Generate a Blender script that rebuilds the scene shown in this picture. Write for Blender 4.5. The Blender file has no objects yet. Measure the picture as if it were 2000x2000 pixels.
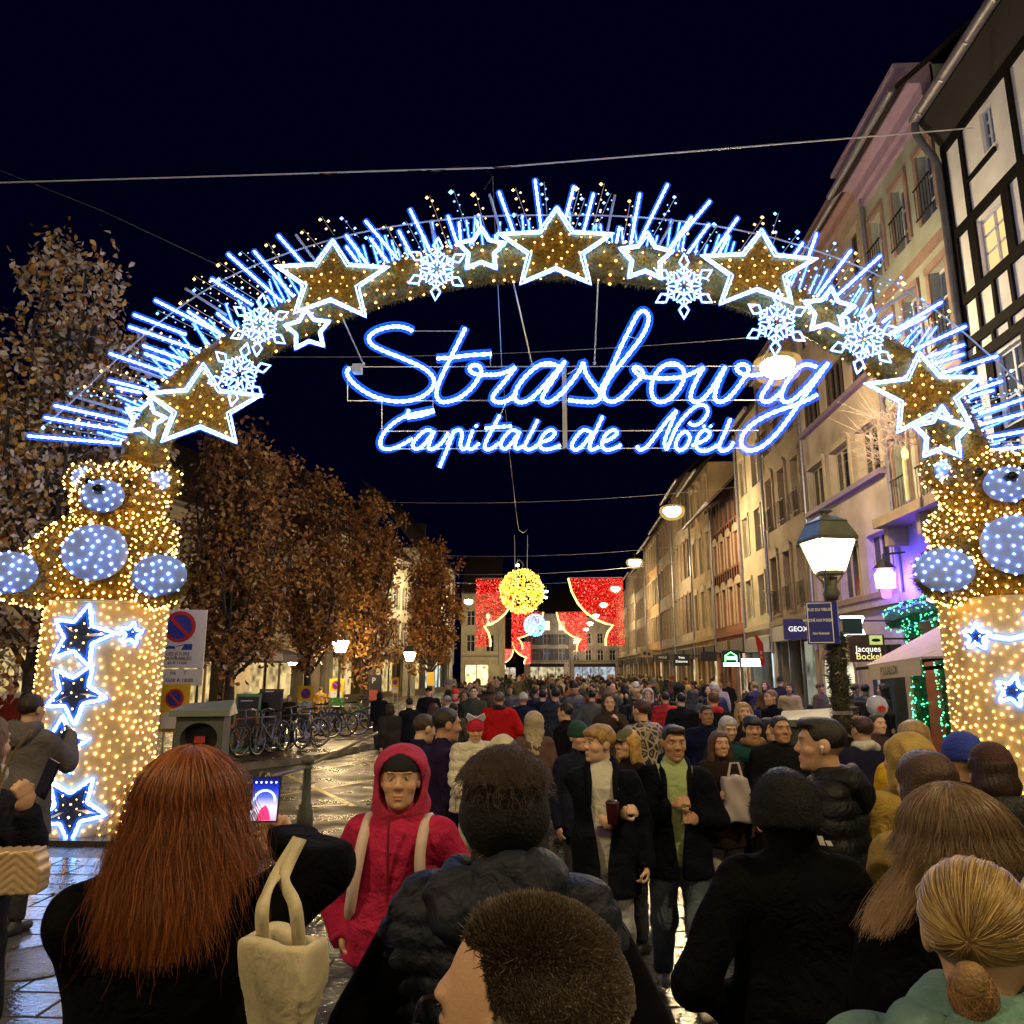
import bpy, math, random
import numpy as np
from mathutils import Vector, Matrix, Euler
random.seed(7); RNG = np.random.default_rng(7)
R = math.radians
sc = bpy.context.scene
col = sc.collection
# ---------------------------------------------------------------- camera
H, F, PITCH, YAW = 1.98, 1500.0, R(11.68), R(3.18)
cam_d = bpy.data.cameras.new('camera'); cam = bpy.data.objects.new('camera', cam_d); col.objects.link(cam)
cam.location = (0, 0, H); cam.rotation_euler = (R(90) + PITCH, 0, YAW)
cam_d.sensor_width = 36; cam_d.lens = 36 * F / 2000; cam_d.clip_start = .05; cam_d.clip_end = 3000
sc.camera = cam
# ---------------------------------------------------------------- night sky and moonless glow
w = bpy.data.worlds.new('World'); sc.world = w; w.use_nodes = True
nt = w.node_tree; nt.nodes.clear()
sky = nt.nodes.new('ShaderNodeTexSky'); sky.sky_type = 'NISHITA'; sky.sun_disc = False
sky.sun_elevation = R(-4); sky.sun_rotation = R(200); sky.ozone_density = 6
bg = nt.nodes.new('ShaderNodeBackground'); bg.inputs[1].default_value = .022
bg2 = nt.nodes.new('ShaderNodeBackground'); bg2.inputs[0].default_value = (.02, .06, 1, 1); bg2.inputs[1].default_value = .0035
ad = nt.nodes.new('ShaderNodeAddShader'); wo = nt.nodes.new('ShaderNodeOutputWorld')
nt.links.new(sky.outputs[0], bg.inputs[0]); nt.links.new(bg.outputs[0], ad.inputs[0])
nt.links.new(bg2.outputs[0], ad.inputs[1]); nt.links.new(ad.outputs[0], wo.inputs[0])
vs = sc.view_settings; vs.view_transform = 'Standard'; vs.look = 'None'; vs.exposure = .7; vs.gamma = 1
cy = sc.cycles
cy.use_denoising = True; cy.max_bounces = 6; cy.diffuse_bounces = 2; cy.glossy_bounces = 3; cy.transmission_bounces = 3
cy.transparent_max_bounces = 8; cy.caustics_reflective = False; cy.caustics_refractive = False
cy.sample_clamp_indirect = 3; cy.blur_glossy = 1.0; cy.use_light_tree = True
# ---------------------------------------------------------------- pixel helpers (photograph measured on 2000 px)
RC = Euler((R(90) + PITCH, 0, YAW)).to_matrix()
def ray(px, py): return RC @ Vector(((px - 1000) / F, (1000 - py) / F, -1))
def atY(px, py, Y): d = ray(px, py); return Vector((0, 0, H)) + d * (Y / d.y)
def atX(px, py, X): d = ray(px, py); return Vector((0, 0, H)) + d * (X / d.x)
def atZ(px, py, Z=0): d = ray(px, py); return Vector((0, 0, H)) + d * ((Z - H) / d.z)
# ---------------------------------------------------------------- materials
_m = {}
def mat(c, rough=.75, var=.18, ns=6, bump=0, bs=60, metal=0, spec=.4, key='', sheen=0, alpha=1, wr=0):
    k = (tuple(round(x, 3) for x in c), rough, var, ns, bump, bs, metal, spec, sheen, alpha, wr)
    if k in _m: return _m[k]
    m = bpy.data.materials.new(key or 'surface'); m.use_nodes = True; t = m.node_tree; b = t.nodes['Principled BSDF']
    b.inputs['Roughness'].default_value = rough; b.inputs['Metallic'].default_value = metal
    b.inputs['Specular IOR Level'].default_value = spec; b.inputs['Alpha'].default_value = alpha
    if sheen: b.inputs['Sheen Weight'].default_value = sheen
    tc = t.nodes.new('ShaderNodeTexCoord')
    if var:
        n = t.nodes.new('ShaderNodeTexNoise'); n.inputs['Scale'].default_value = ns; n.inputs['Detail'].default_value = 5
        r = t.nodes.new('ShaderNodeValToRGB'); r.color_ramp.elements[0].position = .3; r.color_ramp.elements[1].position = .7
        r.color_ramp.elements[0].color = (*[max(0, x * (1 - var)) for x in c], 1); r.color_ramp.elements[1].color = (*[min(1, x * (1 + var)) for x in c], 1)
        t.links.new(tc.outputs['Object'], n.inputs['Vector']); t.links.new(n.outputs['Fac'], r.inputs[0]); t.links.new(r.outputs[0], b.inputs['Base Color'])
    else: b.inputs['Base Color'].default_value = (*c, 1)
    if bump:
        n2 = t.nodes.new('ShaderNodeTexNoise'); n2.inputs['Scale'].default_value = bs; n2.inputs['Detail'].default_value = 3
        bp = t.nodes.new('ShaderNodeBump'); bp.inputs['Strength'].default_value = bump; bp.inputs['Distance'].default_value = .02
        t.links.new(tc.outputs['Object'], n2.inputs['Vector']); t.links.new(n2.outputs['Fac'], bp.inputs['Height']); t.links.new(bp.outputs[0], b.inputs['Normal'])
    if wr:
        n3 = t.nodes.new('ShaderNodeTexNoise'); n3.inputs['Scale'].default_value = 7; n3.inputs['Detail'].default_value = 3; n3.inputs['Distortion'].default_value = 1.6
        b3 = t.nodes.new('ShaderNodeBump'); b3.inputs['Strength'].default_value = wr; b3.inputs['Distance'].default_value = .06
        t.links.new(tc.outputs['Object'], n3.inputs['Vector']); t.links.new(n3.outputs['Fac'], b3.inputs['Height'])
        if bump: t.links.new(bp.outputs[0], b3.inputs['Normal'])
        t.links.new(b3.outputs[0], b.inputs['Normal'])
    _m[k] = m; return m
def emit(c, s, key='glow', sample=True, front=False):
    k = ('e', tuple(c), s, sample)
    if k in _m: return _m[k]
    m = bpy.data.materials.new(key); m.use_nodes = True; t = m.node_tree; t.nodes.clear()
    e = t.nodes.new('ShaderNodeEmission'); e.inputs[0].default_value = (*c, 1); e.inputs[1].default_value = s
    o = t.nodes.new('ShaderNodeOutputMaterial'); t.links.new(e.outputs[0], o.inputs[0])
    if not sample: m.cycles.emission_sampling = 'NONE'
    _m[k] = m; return m
def glow_sleeve(c, s, tr):  # see-through emission that paints the glow round a light source
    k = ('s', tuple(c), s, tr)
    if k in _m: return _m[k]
    m = bpy.data.materials.new('glow_shell'); m.use_nodes = True; t = m.node_tree; t.nodes.clear()
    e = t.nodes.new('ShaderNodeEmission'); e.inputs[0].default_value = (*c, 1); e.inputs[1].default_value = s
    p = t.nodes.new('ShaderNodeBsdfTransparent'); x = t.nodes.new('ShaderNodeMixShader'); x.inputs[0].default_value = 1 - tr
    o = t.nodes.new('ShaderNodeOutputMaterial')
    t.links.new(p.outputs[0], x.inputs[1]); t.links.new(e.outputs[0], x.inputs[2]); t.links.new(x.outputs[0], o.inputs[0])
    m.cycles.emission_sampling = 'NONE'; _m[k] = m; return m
# ---------------------------------------------------------------- objects
def tag(o, label=None, cat=None, group=None, kind=None):
    if label: o['label'] = label
    if cat: o['category'] = cat
    if group: o['group'] = group
    if kind: o['kind'] = kind
    return o
def empty(name, loc=(0, 0, 0), rz=0, label=None, cat=None, group=None):
    o = bpy.data.objects.new(name, None); o.empty_display_size = .1; col.objects.link(o)
    o.location = loc; o.rotation_euler = (0, 0, rz); return tag(o, label, cat, group)
def link(name, me, parent=None, loc=(0, 0, 0), rot=(0, 0, 0), kind=None):
    o = bpy.data.objects.new(name, me); col.objects.link(o); o.location = loc; o.rotation_euler = rot
    if parent: o.parent = parent
    if kind: o['kind'] = kind
    return o
def mesh(name, v, f, m, smooth=False):
    me = bpy.data.meshes.new(name)
    if isinstance(v, np.ndarray) and isinstance(f, np.ndarray):
        nf, k = f.shape
        me.vertices.add(len(v)); me.vertices.foreach_set('co', v.astype(np.float32).ravel())
        me.loops.add(nf * k); me.loops.foreach_set('vertex_index', f.astype(np.int32).ravel())
        me.polygons.add(nf); me.polygons.foreach_set('loop_start', np.arange(0, nf * k, k, dtype=np.int32))
        me.update(calc_edges=True)
    else:
        me.from_pydata([tuple(x) for x in v], [], [tuple(x) for x in f])
    if m: me.materials.append(m)
    if smooth: me.polygons.foreach_set('use_smooth', np.ones(len(me.polygons), dtype=bool))
    return me
class MB:
    def __init__(s): s.v = []; s.f = []
    def quad(s, a, b, c, d): n = len(s.v); s.v += [a, b, c, d]; s.f.append((n, n + 1, n + 2, n + 3)); return s
    def poly(s, pts): n = len(s.v); s.v += list(pts); s.f.append(tuple(range(n, n + len(pts)))); return s
    def hexa(s, p):      # 8 corners, bottom 4 then top 4
        n = len(s.v); s.v += [tuple(q) for q in p]
        s.f += [tuple(n + i for i in q) for q in ((3, 2, 1, 0), (4, 5, 6, 7), (0, 1, 5, 4), (1, 2, 6, 5), (2, 3, 7, 6), (3, 0, 4, 7))]; return s
    def box(s, a, b):
        x0, y0, z0 = a; x1, y1, z1 = b
        return s.hexa([(x0, y0, z0), (x1, y0, z0), (x1, y1, z0), (x0, y1, z0), (x0, y0, z1), (x1, y0, z1), (x1, y1, z1), (x0, y1, z1)])
    def tube(s, pts, r, n=6, cap=True):
        pts = [Vector(p) for p in pts]; rs = r if isinstance(r, (list, tuple)) else [r] * len(pts); base = len(s.v); up = None
        for i, p in enumerate(pts):
            t = (pts[min(i + 1, len(pts) - 1)] - pts[max(i - 1, 0)])
            t = t.normalized() if t.length > 1e-9 else Vector((0, 0, 1))
            if up is None: up = t.orthogonal().normalized()
            up = (up - t * up.dot(t)); up = up.normalized() if up.length > 1e-6 else t.orthogonal().normalized()
            sd = t.cross(up)
            for k in range(n): a = 2 * math.pi * k / n; s.v.append(tuple(p + (up * math.cos(a) + sd * math.sin(a)) * rs[i]))
        for i in range(len(pts) - 1):
            for k in range(n): s.f.append((base + i * n + k, base + i * n + (k + 1) % n, base + (i + 1) * n + (k + 1) % n, base + (i + 1) * n + k))
        if cap: s.f.append(tuple(base + k for k in range(n - 1, -1, -1))); e = base + (len(pts) - 1) * n; s.f.append(tuple(e + k for k in range(n)))
        return s
    def lathe(s, prof, c=(0, 0, 0), n=16, cap=True):
        b = len(s.v); k = len(prof)
        for i in range(n):
            a = 2 * math.pi * i / n
            for r, z in prof: s.v.append((c[0] + r * math.cos(a), c[1] + r * math.sin(a), c[2] + z))
        for i in range(n):
            j = (i + 1) % n
            for q in range(k - 1): s.f.append((b + i * k + q, b + j * k + q, b + j * k + q + 1, b + i * k + q + 1))
        if cap: s.f.append(tuple(b + i * k for i in range(n - 1, -1, -1))); s.f.append(tuple(b + i * k + k - 1 for i in range(n)))
        return s
    def disc(s, c, r, nrm=(0, -1, 0), n=20, ry=None):
        nv = Vector(nrm).normalized(); u = Vector((0, 0, 1)).cross(nv); u = u.normalized() if u.length > .1 else Vector((1, 0, 0)); vv = nv.cross(u)
        return s.poly([tuple(Vector(c) + u * r * math.cos(2 * math.pi * i / n) + vv * (ry or r) * math.sin(2 * math.pi * i / n)) for i in range(n)])
    def build(s, name, m, parent=None, smooth=False, loc=(0, 0, 0), rot=(0, 0, 0), kind=None):
        return link(name, mesh(name, s.v, s.f, m, smooth), parent, loc, rot, kind)
def catmull(p, n=6, closed=False):
    p = [Vector(q) for q in p]; out = []
    L = len(p); rng = range(L if closed else L - 1)
    for i in rng:
        if closed: a, b, c, d = p[(i - 1) % L], p[i], p[(i + 1) % L], p[(i + 2) % L]
        else: a, b, c, d = p[max(i - 1, 0)], p[i], p[i + 1], p[min(i + 2, L - 1)]
        for k in range(n):
            t = k / n; out.append(.5 * ((2 * b) + (c - a) * t + (2 * a - 5 * b + 4 * c - d) * t * t + (3 * b - a - 3 * c + d) * t ** 3))
    if not closed: out.append(p[-1])
    return out
_OV = np.array([(1, 0, 0), (-1, 0, 0), (0, 1, 0), (0, -1, 0), (0, 0, 1), (0, 0, -1)], float)
_OF = np.array([(0, 2, 4), (2, 1, 4), (1, 3, 4), (3, 0, 4), (2, 0, 5), (1, 2, 5), (3, 1, 5), (0, 3, 5)])
def bulbs(name, P, r, m, parent=None):
    P = np.asarray(P, float); rr = np.asarray(r if np.ndim(r) else np.full(len(P), r))
    v = (P[:, None, :] + _OV[None] * rr[:, None, None]).reshape(-1, 3); f = (np.arange(len(P))[:, None, None] * 6 + _OF[None]).reshape(-1, 3)
    return link(name, mesh(name, v, f, m), parent, kind='stuff')
def sample(me, n, rng=RNG):
    me.calc_loop_triangles(); nt_ = len(me.loop_triangles); tv = np.empty(nt_ * 3, np.int32); me.loop_triangles.foreach_get('vertices', tv); tv = tv.reshape(-1, 3)
    co = np.empty(len(me.vertices) * 3, np.float32); me.vertices.foreach_get('co', co); co = co.reshape(-1, 3)
    a, b, c = co[tv[:, 0]], co[tv[:, 1]], co[tv[:, 2]]; nn = np.cross(b - a, c - a); ar = np.linalg.norm(nn, axis=1); nn /= np.maximum(ar, 1e-9)[:, None]
    i = rng.choice(nt_, n, p=ar / ar.sum()); u, q = rng.random(n), rng.random(n); k = u + q > 1; u[k] = 1 - u[k]; q[k] = 1 - q[k]
    return a[i] + (b - a)[i] * u[:, None] + (c - a)[i] * q[:, None], nn[i]
def spread(P, N, n, dmin):        # thin a point set to a minimum spacing
    keep = []; cells = {}
    for i, p in enumerate(P):
        k = tuple((p / dmin).astype(int)); ok = True
        for dx in (-1, 0, 1):
            for dy in (-1, 0, 1):
                for dz in (-1, 0, 1):
                    for j in cells.get((k[0] + dx, k[1] + dy, k[2] + dz), ()):
                        if ((P[j] - p) ** 2).sum() < dmin * dmin: ok = False
        if ok: keep.append(i); cells.setdefault(k, []).append(i)
        if len(keep) >= n: break
    return P[keep], N[keep]
def blades(name, P, N, L, wd, m, parent=None, spreadv=.8, kind='stuff', rng=RNG):
    n = len(P); d = N + rng.normal(0, spreadv, (n, 3)); d /= np.linalg.norm(d, axis=1)[:, None]
    s = np.cross(d, rng.normal(0, 1, (n, 3))); s /= np.maximum(np.linalg.norm(s, axis=1), 1e-6)[:, None]
    l = L * rng.uniform(.5, 1.2, (n, 1)); v = np.stack([P - s * wd, P + s * wd, P + d * l], 1).reshape(-1, 3)
    return link(name, mesh(name, v, np.arange(3 * n).reshape(-1, 3), m), parent, kind=kind)
# ---------------------------------------------------------------- signed-distance modelling
def cone(P, a, b, ra, rb, fl=1.0):
    a = np.asarray(a, float); b = np.asarray(b, float); s = np.array((1, 1 / fl, 1)); P = P * s; a = a * s; b = b * s
    ab = b - a; q = P - a; t = np.clip(q @ ab / max(ab @ ab, 1e-9), 0, 1)
    d = np.sqrt(((q - t[:, None] * ab) ** 2).sum(1)) - (ra + (rb - ra) * t); return d * min(1, fl)
def ell(P, c, r, M=None):
    q = P - np.asarray(c, float)
    if M is not None: q = q @ np.asarray(M)
    r = np.asarray(r, float); k0 = np.sqrt(((q / r) ** 2).sum(1)); k1 = np.sqrt(((q / r ** 2) ** 2).sum(1)); return k0 * (k0 - 1) / np.maximum(k1, 1e-6)
def smin(a, b, k):
    h = np.maximum(k - np.abs(a - b), 0) / k; return np.minimum(a, b) - h * h * k * .25
def U(k, *ds):
    o = ds[0]
    for d in ds[1:]: o = smin(o, d, k)
    return o
def surf(fn, lo, hi, h):
    lo = np.asarray(lo, float); n = np.ceil((np.asarray(hi, float) - lo) / h).astype(int) + 1
    g = np.stack(np.meshgrid(*[lo[i] + h * np.arange(n[i]) for i in range(3)], indexing='ij'), -1).reshape(-1, 3)
    d = fn(g).reshape(n); c = n - 1; acc = np.zeros((*c, 3)); cnt = np.zeros(c); fs = []
    ids = -np.ones(c, int)
    def sl(o): return tuple(slice(o[i], o[i] + c[i]) for i in range(3))
    for ax in range(3):
        o1, o2 = [i for i in range(3) if i != ax]
        for p in (0, 1):
            for q in (0, 1):
                o = [0, 0, 0]; o[o1] = p; o[o2] = q; e = list(o); e[ax] = 1
                da, db = d[sl(o)], d[sl(e)]; m = (da < 0) != (db < 0)
                if not m.any(): continue
                t = np.where(m, da / np.where(m, da - db, 1), 0); cnt += m
                acc[..., ax] += t; acc[..., o1] += m * p; acc[..., o2] += m * q
    k = cnt > 0; ids[k] = np.arange(k.sum()); idx = np.argwhere(k); v = lo + h * (idx + acc[k] / cnt[k][:, None])
    for ax in range(3):
        o1, o2 = [i for i in range(3) if i != ax]; s0 = [slice(1, c[i]) for i in range(3)]; s0[ax] = slice(0, c[ax]); s1 = list(s0); s1[ax] = slice(1, c[ax] + 1)
        da, db = d[tuple(s0)] < 0, d[tuple(s1)] < 0; e = np.argwhere(da != db)
        if not len(e): continue
        flip = da[tuple(e.T)]; e[:, o1] += 1; e[:, o2] += 1
        def I(p, q): x = e.copy(); x[:, o1] -= p; x[:, o2] -= q; return ids[tuple(x.T)]
        qd = np.stack([I(1, 1), I(0, 1), I(0, 0), I(1, 0)], 1)
        if ax == 1: flip = ~flip
        qd[~flip] = qd[~flip][:, ::-1]; fs.append(qd)
    f = np.concatenate(fs) if fs else np.zeros((0, 4), int); return v, f[(f >= 0).all(1)]
def sdf_obj(name, fn, lo, hi, h, m, parent=None, loc=(0, 0, 0), rot=(0, 0, 0)):
    v, f = surf(fn, lo, hi, h); return link(name, mesh(name, v, f, m, True), parent, loc, rot)
def text(name, body, size, m, parent, loc, rot, align='CENTER', sx=1, bold=0):
    c = bpy.data.curves.new(name, 'FONT'); c.body = body; c.size = size; c.align_x = align; c.align_y = 'CENTER'; c.extrude = .001; c.resolution_u = 3; c.offset = bold
    c.materials.append(m); o = bpy.data.objects.new(name, c); col.objects.link(o); bpy.context.view_layer.update()
    me = bpy.data.meshes.new_from_object(o.evaluated_get(bpy.context.evaluated_depsgraph_get())); bpy.data.objects.remove(o); o = link(name, me, parent, loc, rot); o.scale = (sx, 1, 1); return o
# ================================================================ ground
def wet(c1, c2, ns=1.2, r0=.1, r1=.42, bump=.25, bs=30, key='wet', brick=None):
    m = bpy.data.materials.new(key); m.use_nodes = True; t = m.node_tree; b = t.nodes['Principled BSDF']; tc = t.nodes.new('ShaderNodeNewGeometry')
    n = t.nodes.new('ShaderNodeTexNoise'); n.inputs['Scale'].default_value = ns; n.inputs['Detail'].default_value = 6
    r = t.nodes.new('ShaderNodeValToRGB'); r.color_ramp.elements[0].position = .35; r.color_ramp.elements[1].position = .68
    r.color_ramp.elements[0].color = (*c1, 1); r.color_ramp.elements[1].color = (*c2, 1)
    mr = t.nodes.new('ShaderNodeMapRange'); mr.inputs[1].default_value = .4; mr.inputs[2].default_value = .65; mr.inputs[3].default_value = r0; mr.inputs[4].default_value = r1
    n2 = t.nodes.new('ShaderNodeTexNoise'); n2.inputs['Scale'].default_value = bs; n2.inputs['Detail'].default_value = 4
    bp = t.nodes.new('ShaderNodeBump'); bp.inputs['Strength'].default_value = bump; bp.inputs['Distance'].default_value = .02
    L = t.links.new
    L(tc.outputs['Position'], n.inputs['Vector']); L(tc.outputs['Position'], n2.inputs['Vector']); L(n.outputs['Fac'], r.inputs[0]); L(n.outputs['Fac'], mr.inputs[0])
    L(mr.outputs[0], b.inputs['Roughness']); L(n2.outputs['Fac'], bp.inputs['Height'])
    if brick:
        br = t.nodes.new('ShaderNodeTexBrick'); br.inputs['Scale'].default_value = 1; br.inputs['Brick Width'].default_value = brick[0]; br.inputs['Row Height'].default_value = brick[1]
        br.inputs['Mortar Size'].default_value = .012; br.inputs['Color1'].default_value = (1, 1, 1, 1); br.inputs['Color2'].default_value = (.7, .7, .7, 1); br.inputs['Mortar'].default_value = (.15, .15, .15, 1)
        mx = t.nodes.new('ShaderNodeMix'); mx.data_type = 'RGBA'; mx.blend_type = 'MULTIPLY'; mx.inputs[0].default_value = 1
        L(tc.outputs['Position'], br.inputs['Vector']); L(r.outputs[0], mx.inputs[6]); L(br.outputs['Color'], mx.inputs[7]); L(mx.outputs[2], b.inputs['Base Color'])
        b2 = t.nodes.new('ShaderNodeBump'); b2.inputs['Strength'].default_value = .6; b2.inputs['Distance'].default_value = .01; b2.invert = True
        L(br.outputs['Fac'], b2.inputs['Height']); L(bp.outputs[0], b2.inputs['Normal']); L(b2.outputs[0], b.inputs['Normal'])
    else: L(r.outputs[0], b.inputs['Base Color']); L(bp.outputs[0], b.inputs['Normal'])
    return m
WET_ASPH = wet((.03, .026, .022), (.05, .042, .034), 1.5, .2, .62, .5, 45)
WET_SLAB = wet((.05, .052, .06), (.10, .10, .108), 2.2, .04, .2, .22, 22)
WET_SETT = wet((.12, .10, .07), (.24, .20, .14), 1.1, .07, .28, .45, 18, brick=(.22, .11))
MB().quad((-900, -200, -.03), (900, -200, -.03), (900, 1500, -.03), (-900, 1500, -.03)).build('ground', mat((.05, .045, .04), .8))['kind'] = 'structure'
g = MB().quad((-40, 8.6, 0), (-1.6, 8.6, 0), (-1.6, 200, 0), (-40, 200, 0)).build('road', WET_ASPH); g['kind'] = 'structure'
g = MB().quad((-1.6, 8.6, .001), (9.5, 8.6, .001), (9.5, 260, .001), (-1.6, 260, .001)).build('street', WET_SETT); g['kind'] = 'structure'
# raised plane-tree promenade with the bicycle stands, edged by a kerb
pv = MB()
kp = [(-14, 14.4), (-7.4, 14.4), (-5.6, 17.5), (-4.6, 22), (-4.0, 30), (-3.4, 60), (-14, 60)]
n = len(kp)
pv.v = [(x, y, .1) for x, y in kp]; pv.f = [tuple(range(n))]
o = pv.build('promenade', wet((.05, .035, .022), (.09, .06, .04), 1.3, .16, .5, .5, 40)); o['kind'] = 'structure'
kb = MB(); kp2 = kp[1:6]
for (x0, y0), (x1, y1) in zip(kp2[:-1], kp2[1:]):
    d = Vector((x1 - x0, y1 - y0, 0)); L_ = d.length; d.normalize(); nn = Vector((d.y, -d.x, 0)) * .16; a = Vector((x0, y0, 0)); b = Vector((x1, y1, 0))
    kb.hexa([a, b, b + nn, a + nn, a + Vector((0, 0, .13)), b + Vector((0, 0, .13)), b + nn + Vector((0, 0, .13)), a + nn + Vector((0, 0, .13))])
kb.build('kerb', wet((.16, .14, .1), (.26, .22, .15), 3, .2, .4, .2))['kind'] = 'structure'
# yellow loading-bay markings
YP = wet((.55, .40, .09), (.68, .52, .14), 9, .25, .5, .3, 40); mk = empty('road_marking'); mk['kind'] = 'structure'
def line(a, b, wd=.1):
    a = atZ(*a, .004); b = atZ(*b, .004); d = (b - a).normalized(); s = Vector((-d.y, d.x, 0)) * wd / 2
    MB().quad(a - s, b - s, b + s, a + s).build('painted_line', YP, mk)
for a, b in (((560, 1513), (690, 1574)), ((530, 1556), (735, 1523)), ((560, 1513), (740, 1483)), ((690, 1478), (752, 1503)), ((480, 1560), (540, 1552)), ((660, 1472), (760, 1452)), ((600, 1575), (690, 1571))): line(a, b)
# flagstones of the near square
pav = MB().quad((-9, -3, -.022), (9.5, -3, -.022), (9.5, 8.6, -.022), (-9, 8.6, -.022)).build('pavement', wet((.03, .028, .025), (.05, .045, .04), 3)); pav['kind'] = 'structure'
sw, sh = .74, .345; variants = []
for k in range(5):
    b = .006 + .003 * random.random(); x, y = sw / 2 - .006, sh / 2 - .006; t_ = .002 * (k - 2)
    sb = MB(); sb.v = [(-x, -y, -.02), (x, -y, -.02), (x, y, -.02), (-x, y, -.02), (-x + b, -y + b, .003 + t_ * .4), (x - b, -y + b, .003 - t_ * .4), (x - b, y - b, .003 + t_ * .3), (-x + b, y - b, .003 - t_ * .2)]
    sb.f = [(4, 5, 6, 7), (0, 1, 5, 4), (1, 2, 6, 5), (2, 3, 7, 6), (3, 0, 4, 7)]; variants.append(mesh('flagstone', sb.v, sb.f, WET_SLAB))
rest = MB(); cnt_ = 0
for j in range(33):
    for i in range(24):
        x = -8.6 + i * sw + (sw / 2 if j % 2 else 0); y = -2.6 + j * sh
        vis = y > 2.3 and ((-6 < x < -1.2) or (-.6 < x < 2.3)) and cnt_ < 300
        if vis: link('flagstone', variants[(i * 7 + j * 3) % 5], pav, (x, y, 0)); cnt_ += 1
        elif y > .5 or abs(x) > 1: s = variants[0]; rest.hexa([(x - sw / 2 + .006, y - sh / 2 + .006, -.02), (x + sw / 2 - .006, y - sh / 2 + .006, -.02), (x + sw / 2 - .006, y + sh / 2 - .006, -.02), (x - sw / 2 + .006, y + sh / 2 - .006, -.02), (x - sw / 2 + .01, y - sh / 2 + .01, .003), (x + sw / 2 - .01, y - sh / 2 + .01, .003), (x + sw / 2 - .01, y + sh / 2 - .01, .003), (x - sw / 2 + .01, y + sh / 2 - .01, .003)])
rest.build('flagstones', WET_SLAB, pav, kind='stuff')
p = atZ(82, 1876, .006); mc = MB().lathe([(.36, 0), (.36, .006), (.33, .009), (.32, .004)], n=28).build('manhole_cover', wet((.05, .05, .05), (.09, .09, .09), 8, .15, .35, .6, 60), loc=p)
tag(mc, 'round iron manhole cover set in the wet blue-lit flagstones', 'manhole cover')
# fallen leaves
lv = []; 
for k in range(170):
    x, y = random.uniform(-6.2, -1), random.uniform(2.6, 9); a = random.random() * 6.28; s = random.uniform(.03, .06)
    lv.append([(x + s * math.cos(a), y + s * math.sin(a), .012), (x + .5 * s * math.cos(a + 1.6), y + .5 * s * math.sin(a + 1.6), .02), (x - s * math.cos(a), y - s * math.sin(a), .011), (x + .5 * s * math.cos(a - 1.6), y + .5 * s * math.sin(a - 1.6), .015)])
lb = MB()
for q in lv: lb.quad(*q)
tag(lb.build('fallen_leaves', mat((.12, .07, .03), .5), kind='stuff'), 'brown fallen leaves stuck to the wet flagstones', 'leaves')
# ================================================================ illuminated arch
YA = 10.0
def A(px, py, y=YA): return atY(px, py, y)
def Z1(x, y): return (x / 2.76, 300 + y / 2.76)
def Z2(x, y): return (650 + x / 2.76, 300 + y / 2.76)
def Z3(x, y): return (1300 + x / 2.76, 300 + y / 2.76)
LEDW = emit((.24, .5, 1), 11, 'white_led'); LEDB = emit((.25, .45, 1), 9, 'blue_led'); LEDA = emit((1, .5, .1), 12, 'amber_led')
LEDA2 = emit((1, .42, .1), 4, 'amber_string'); LEDB2 = emit((.12, .3, 1), 4.5, 'blue_string'); HALO = glow_sleeve((.015, .12, 1), 1.3, .70); PALE = mat((.35, .4, .5), .4, .05); STEEL = mat((.45, .46, .5), .35, .1, metal=.8)
TINSEL = mat((.22, .145, .028), .3, .5, 25, .4, 60, .35, key='tinsel'); TINS2 = mat((.10, .10, .025), .4, .5, 25, 0, key='tinsel_green')
def rope(name, pts, parent, r=.019, step=.045, halo=2.7, m=None):
    # LED rope: beaded bright core and halo glow painted on by a blue sleeve
    P = [Vector(p) for p in pts]; q = [P[0]]; 
    for a, b in zip(P[:-1], P[1:]):
        L_ = (b - a).length; k = max(1, int(round(L_ / step)))
        for i in range(1, k + 1): q.append(a.lerp(b, i / k))
    rs = [r * (1.15 if i % 2 else .72) for i in range(len(q))]
    o = MB().tube(q, rs, 5).build(name, m or LEDW, parent, True)
    MB().tube(P, r * halo, 6).build('halo_sleeve', HALO, o, True); return o
arch = empty('light_arch', A(1085, 1310), 0, 'wide glowing arch of gold tinsel with white stars, snowflakes and blue light rays', 'light arch')
arch.location = (0, YA, 0)
class _off: pass
def AP(px, py, dy=0): v = A(px, py, YA + dy); return Vector((v.x, dy, v.z))
cl = [(278, 905), (300, 850), (338, 790), (392, 735), (460, 690), (560, 633), (660, 588), (760, 553), (870, 527), (980, 513), (1085, 508)]
cl = cl + [(2170 - x, y) for x, y in cl[-2::-1]]
cpts = catmull([AP(*p) for p in cl], 5)
beam = MB().tube(cpts, [.27 if .04 < i / len(cpts) < .96 else .3 for i in range(len(cpts))], 10).build('garland_beam', TINSEL, arch, True)
P_, N_ = sample(beam.data, 26000); blades('tinsel', P_[:17000], N_[:17000], .075, .005, TINSEL, beam); blades('tinsel', P_[17000:], N_[17000:], .08, .005, TINS2, beam)
Q, QN = spread(P_, N_, 760, .11); k = QN[:, 1] < .25; bulbs('amber_bulbs', (Q + QN * .05)[k], RNG.uniform(.010, .024, k.sum()), emit((1, .46, .08), 7, 'amber_beam'), beam)
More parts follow.
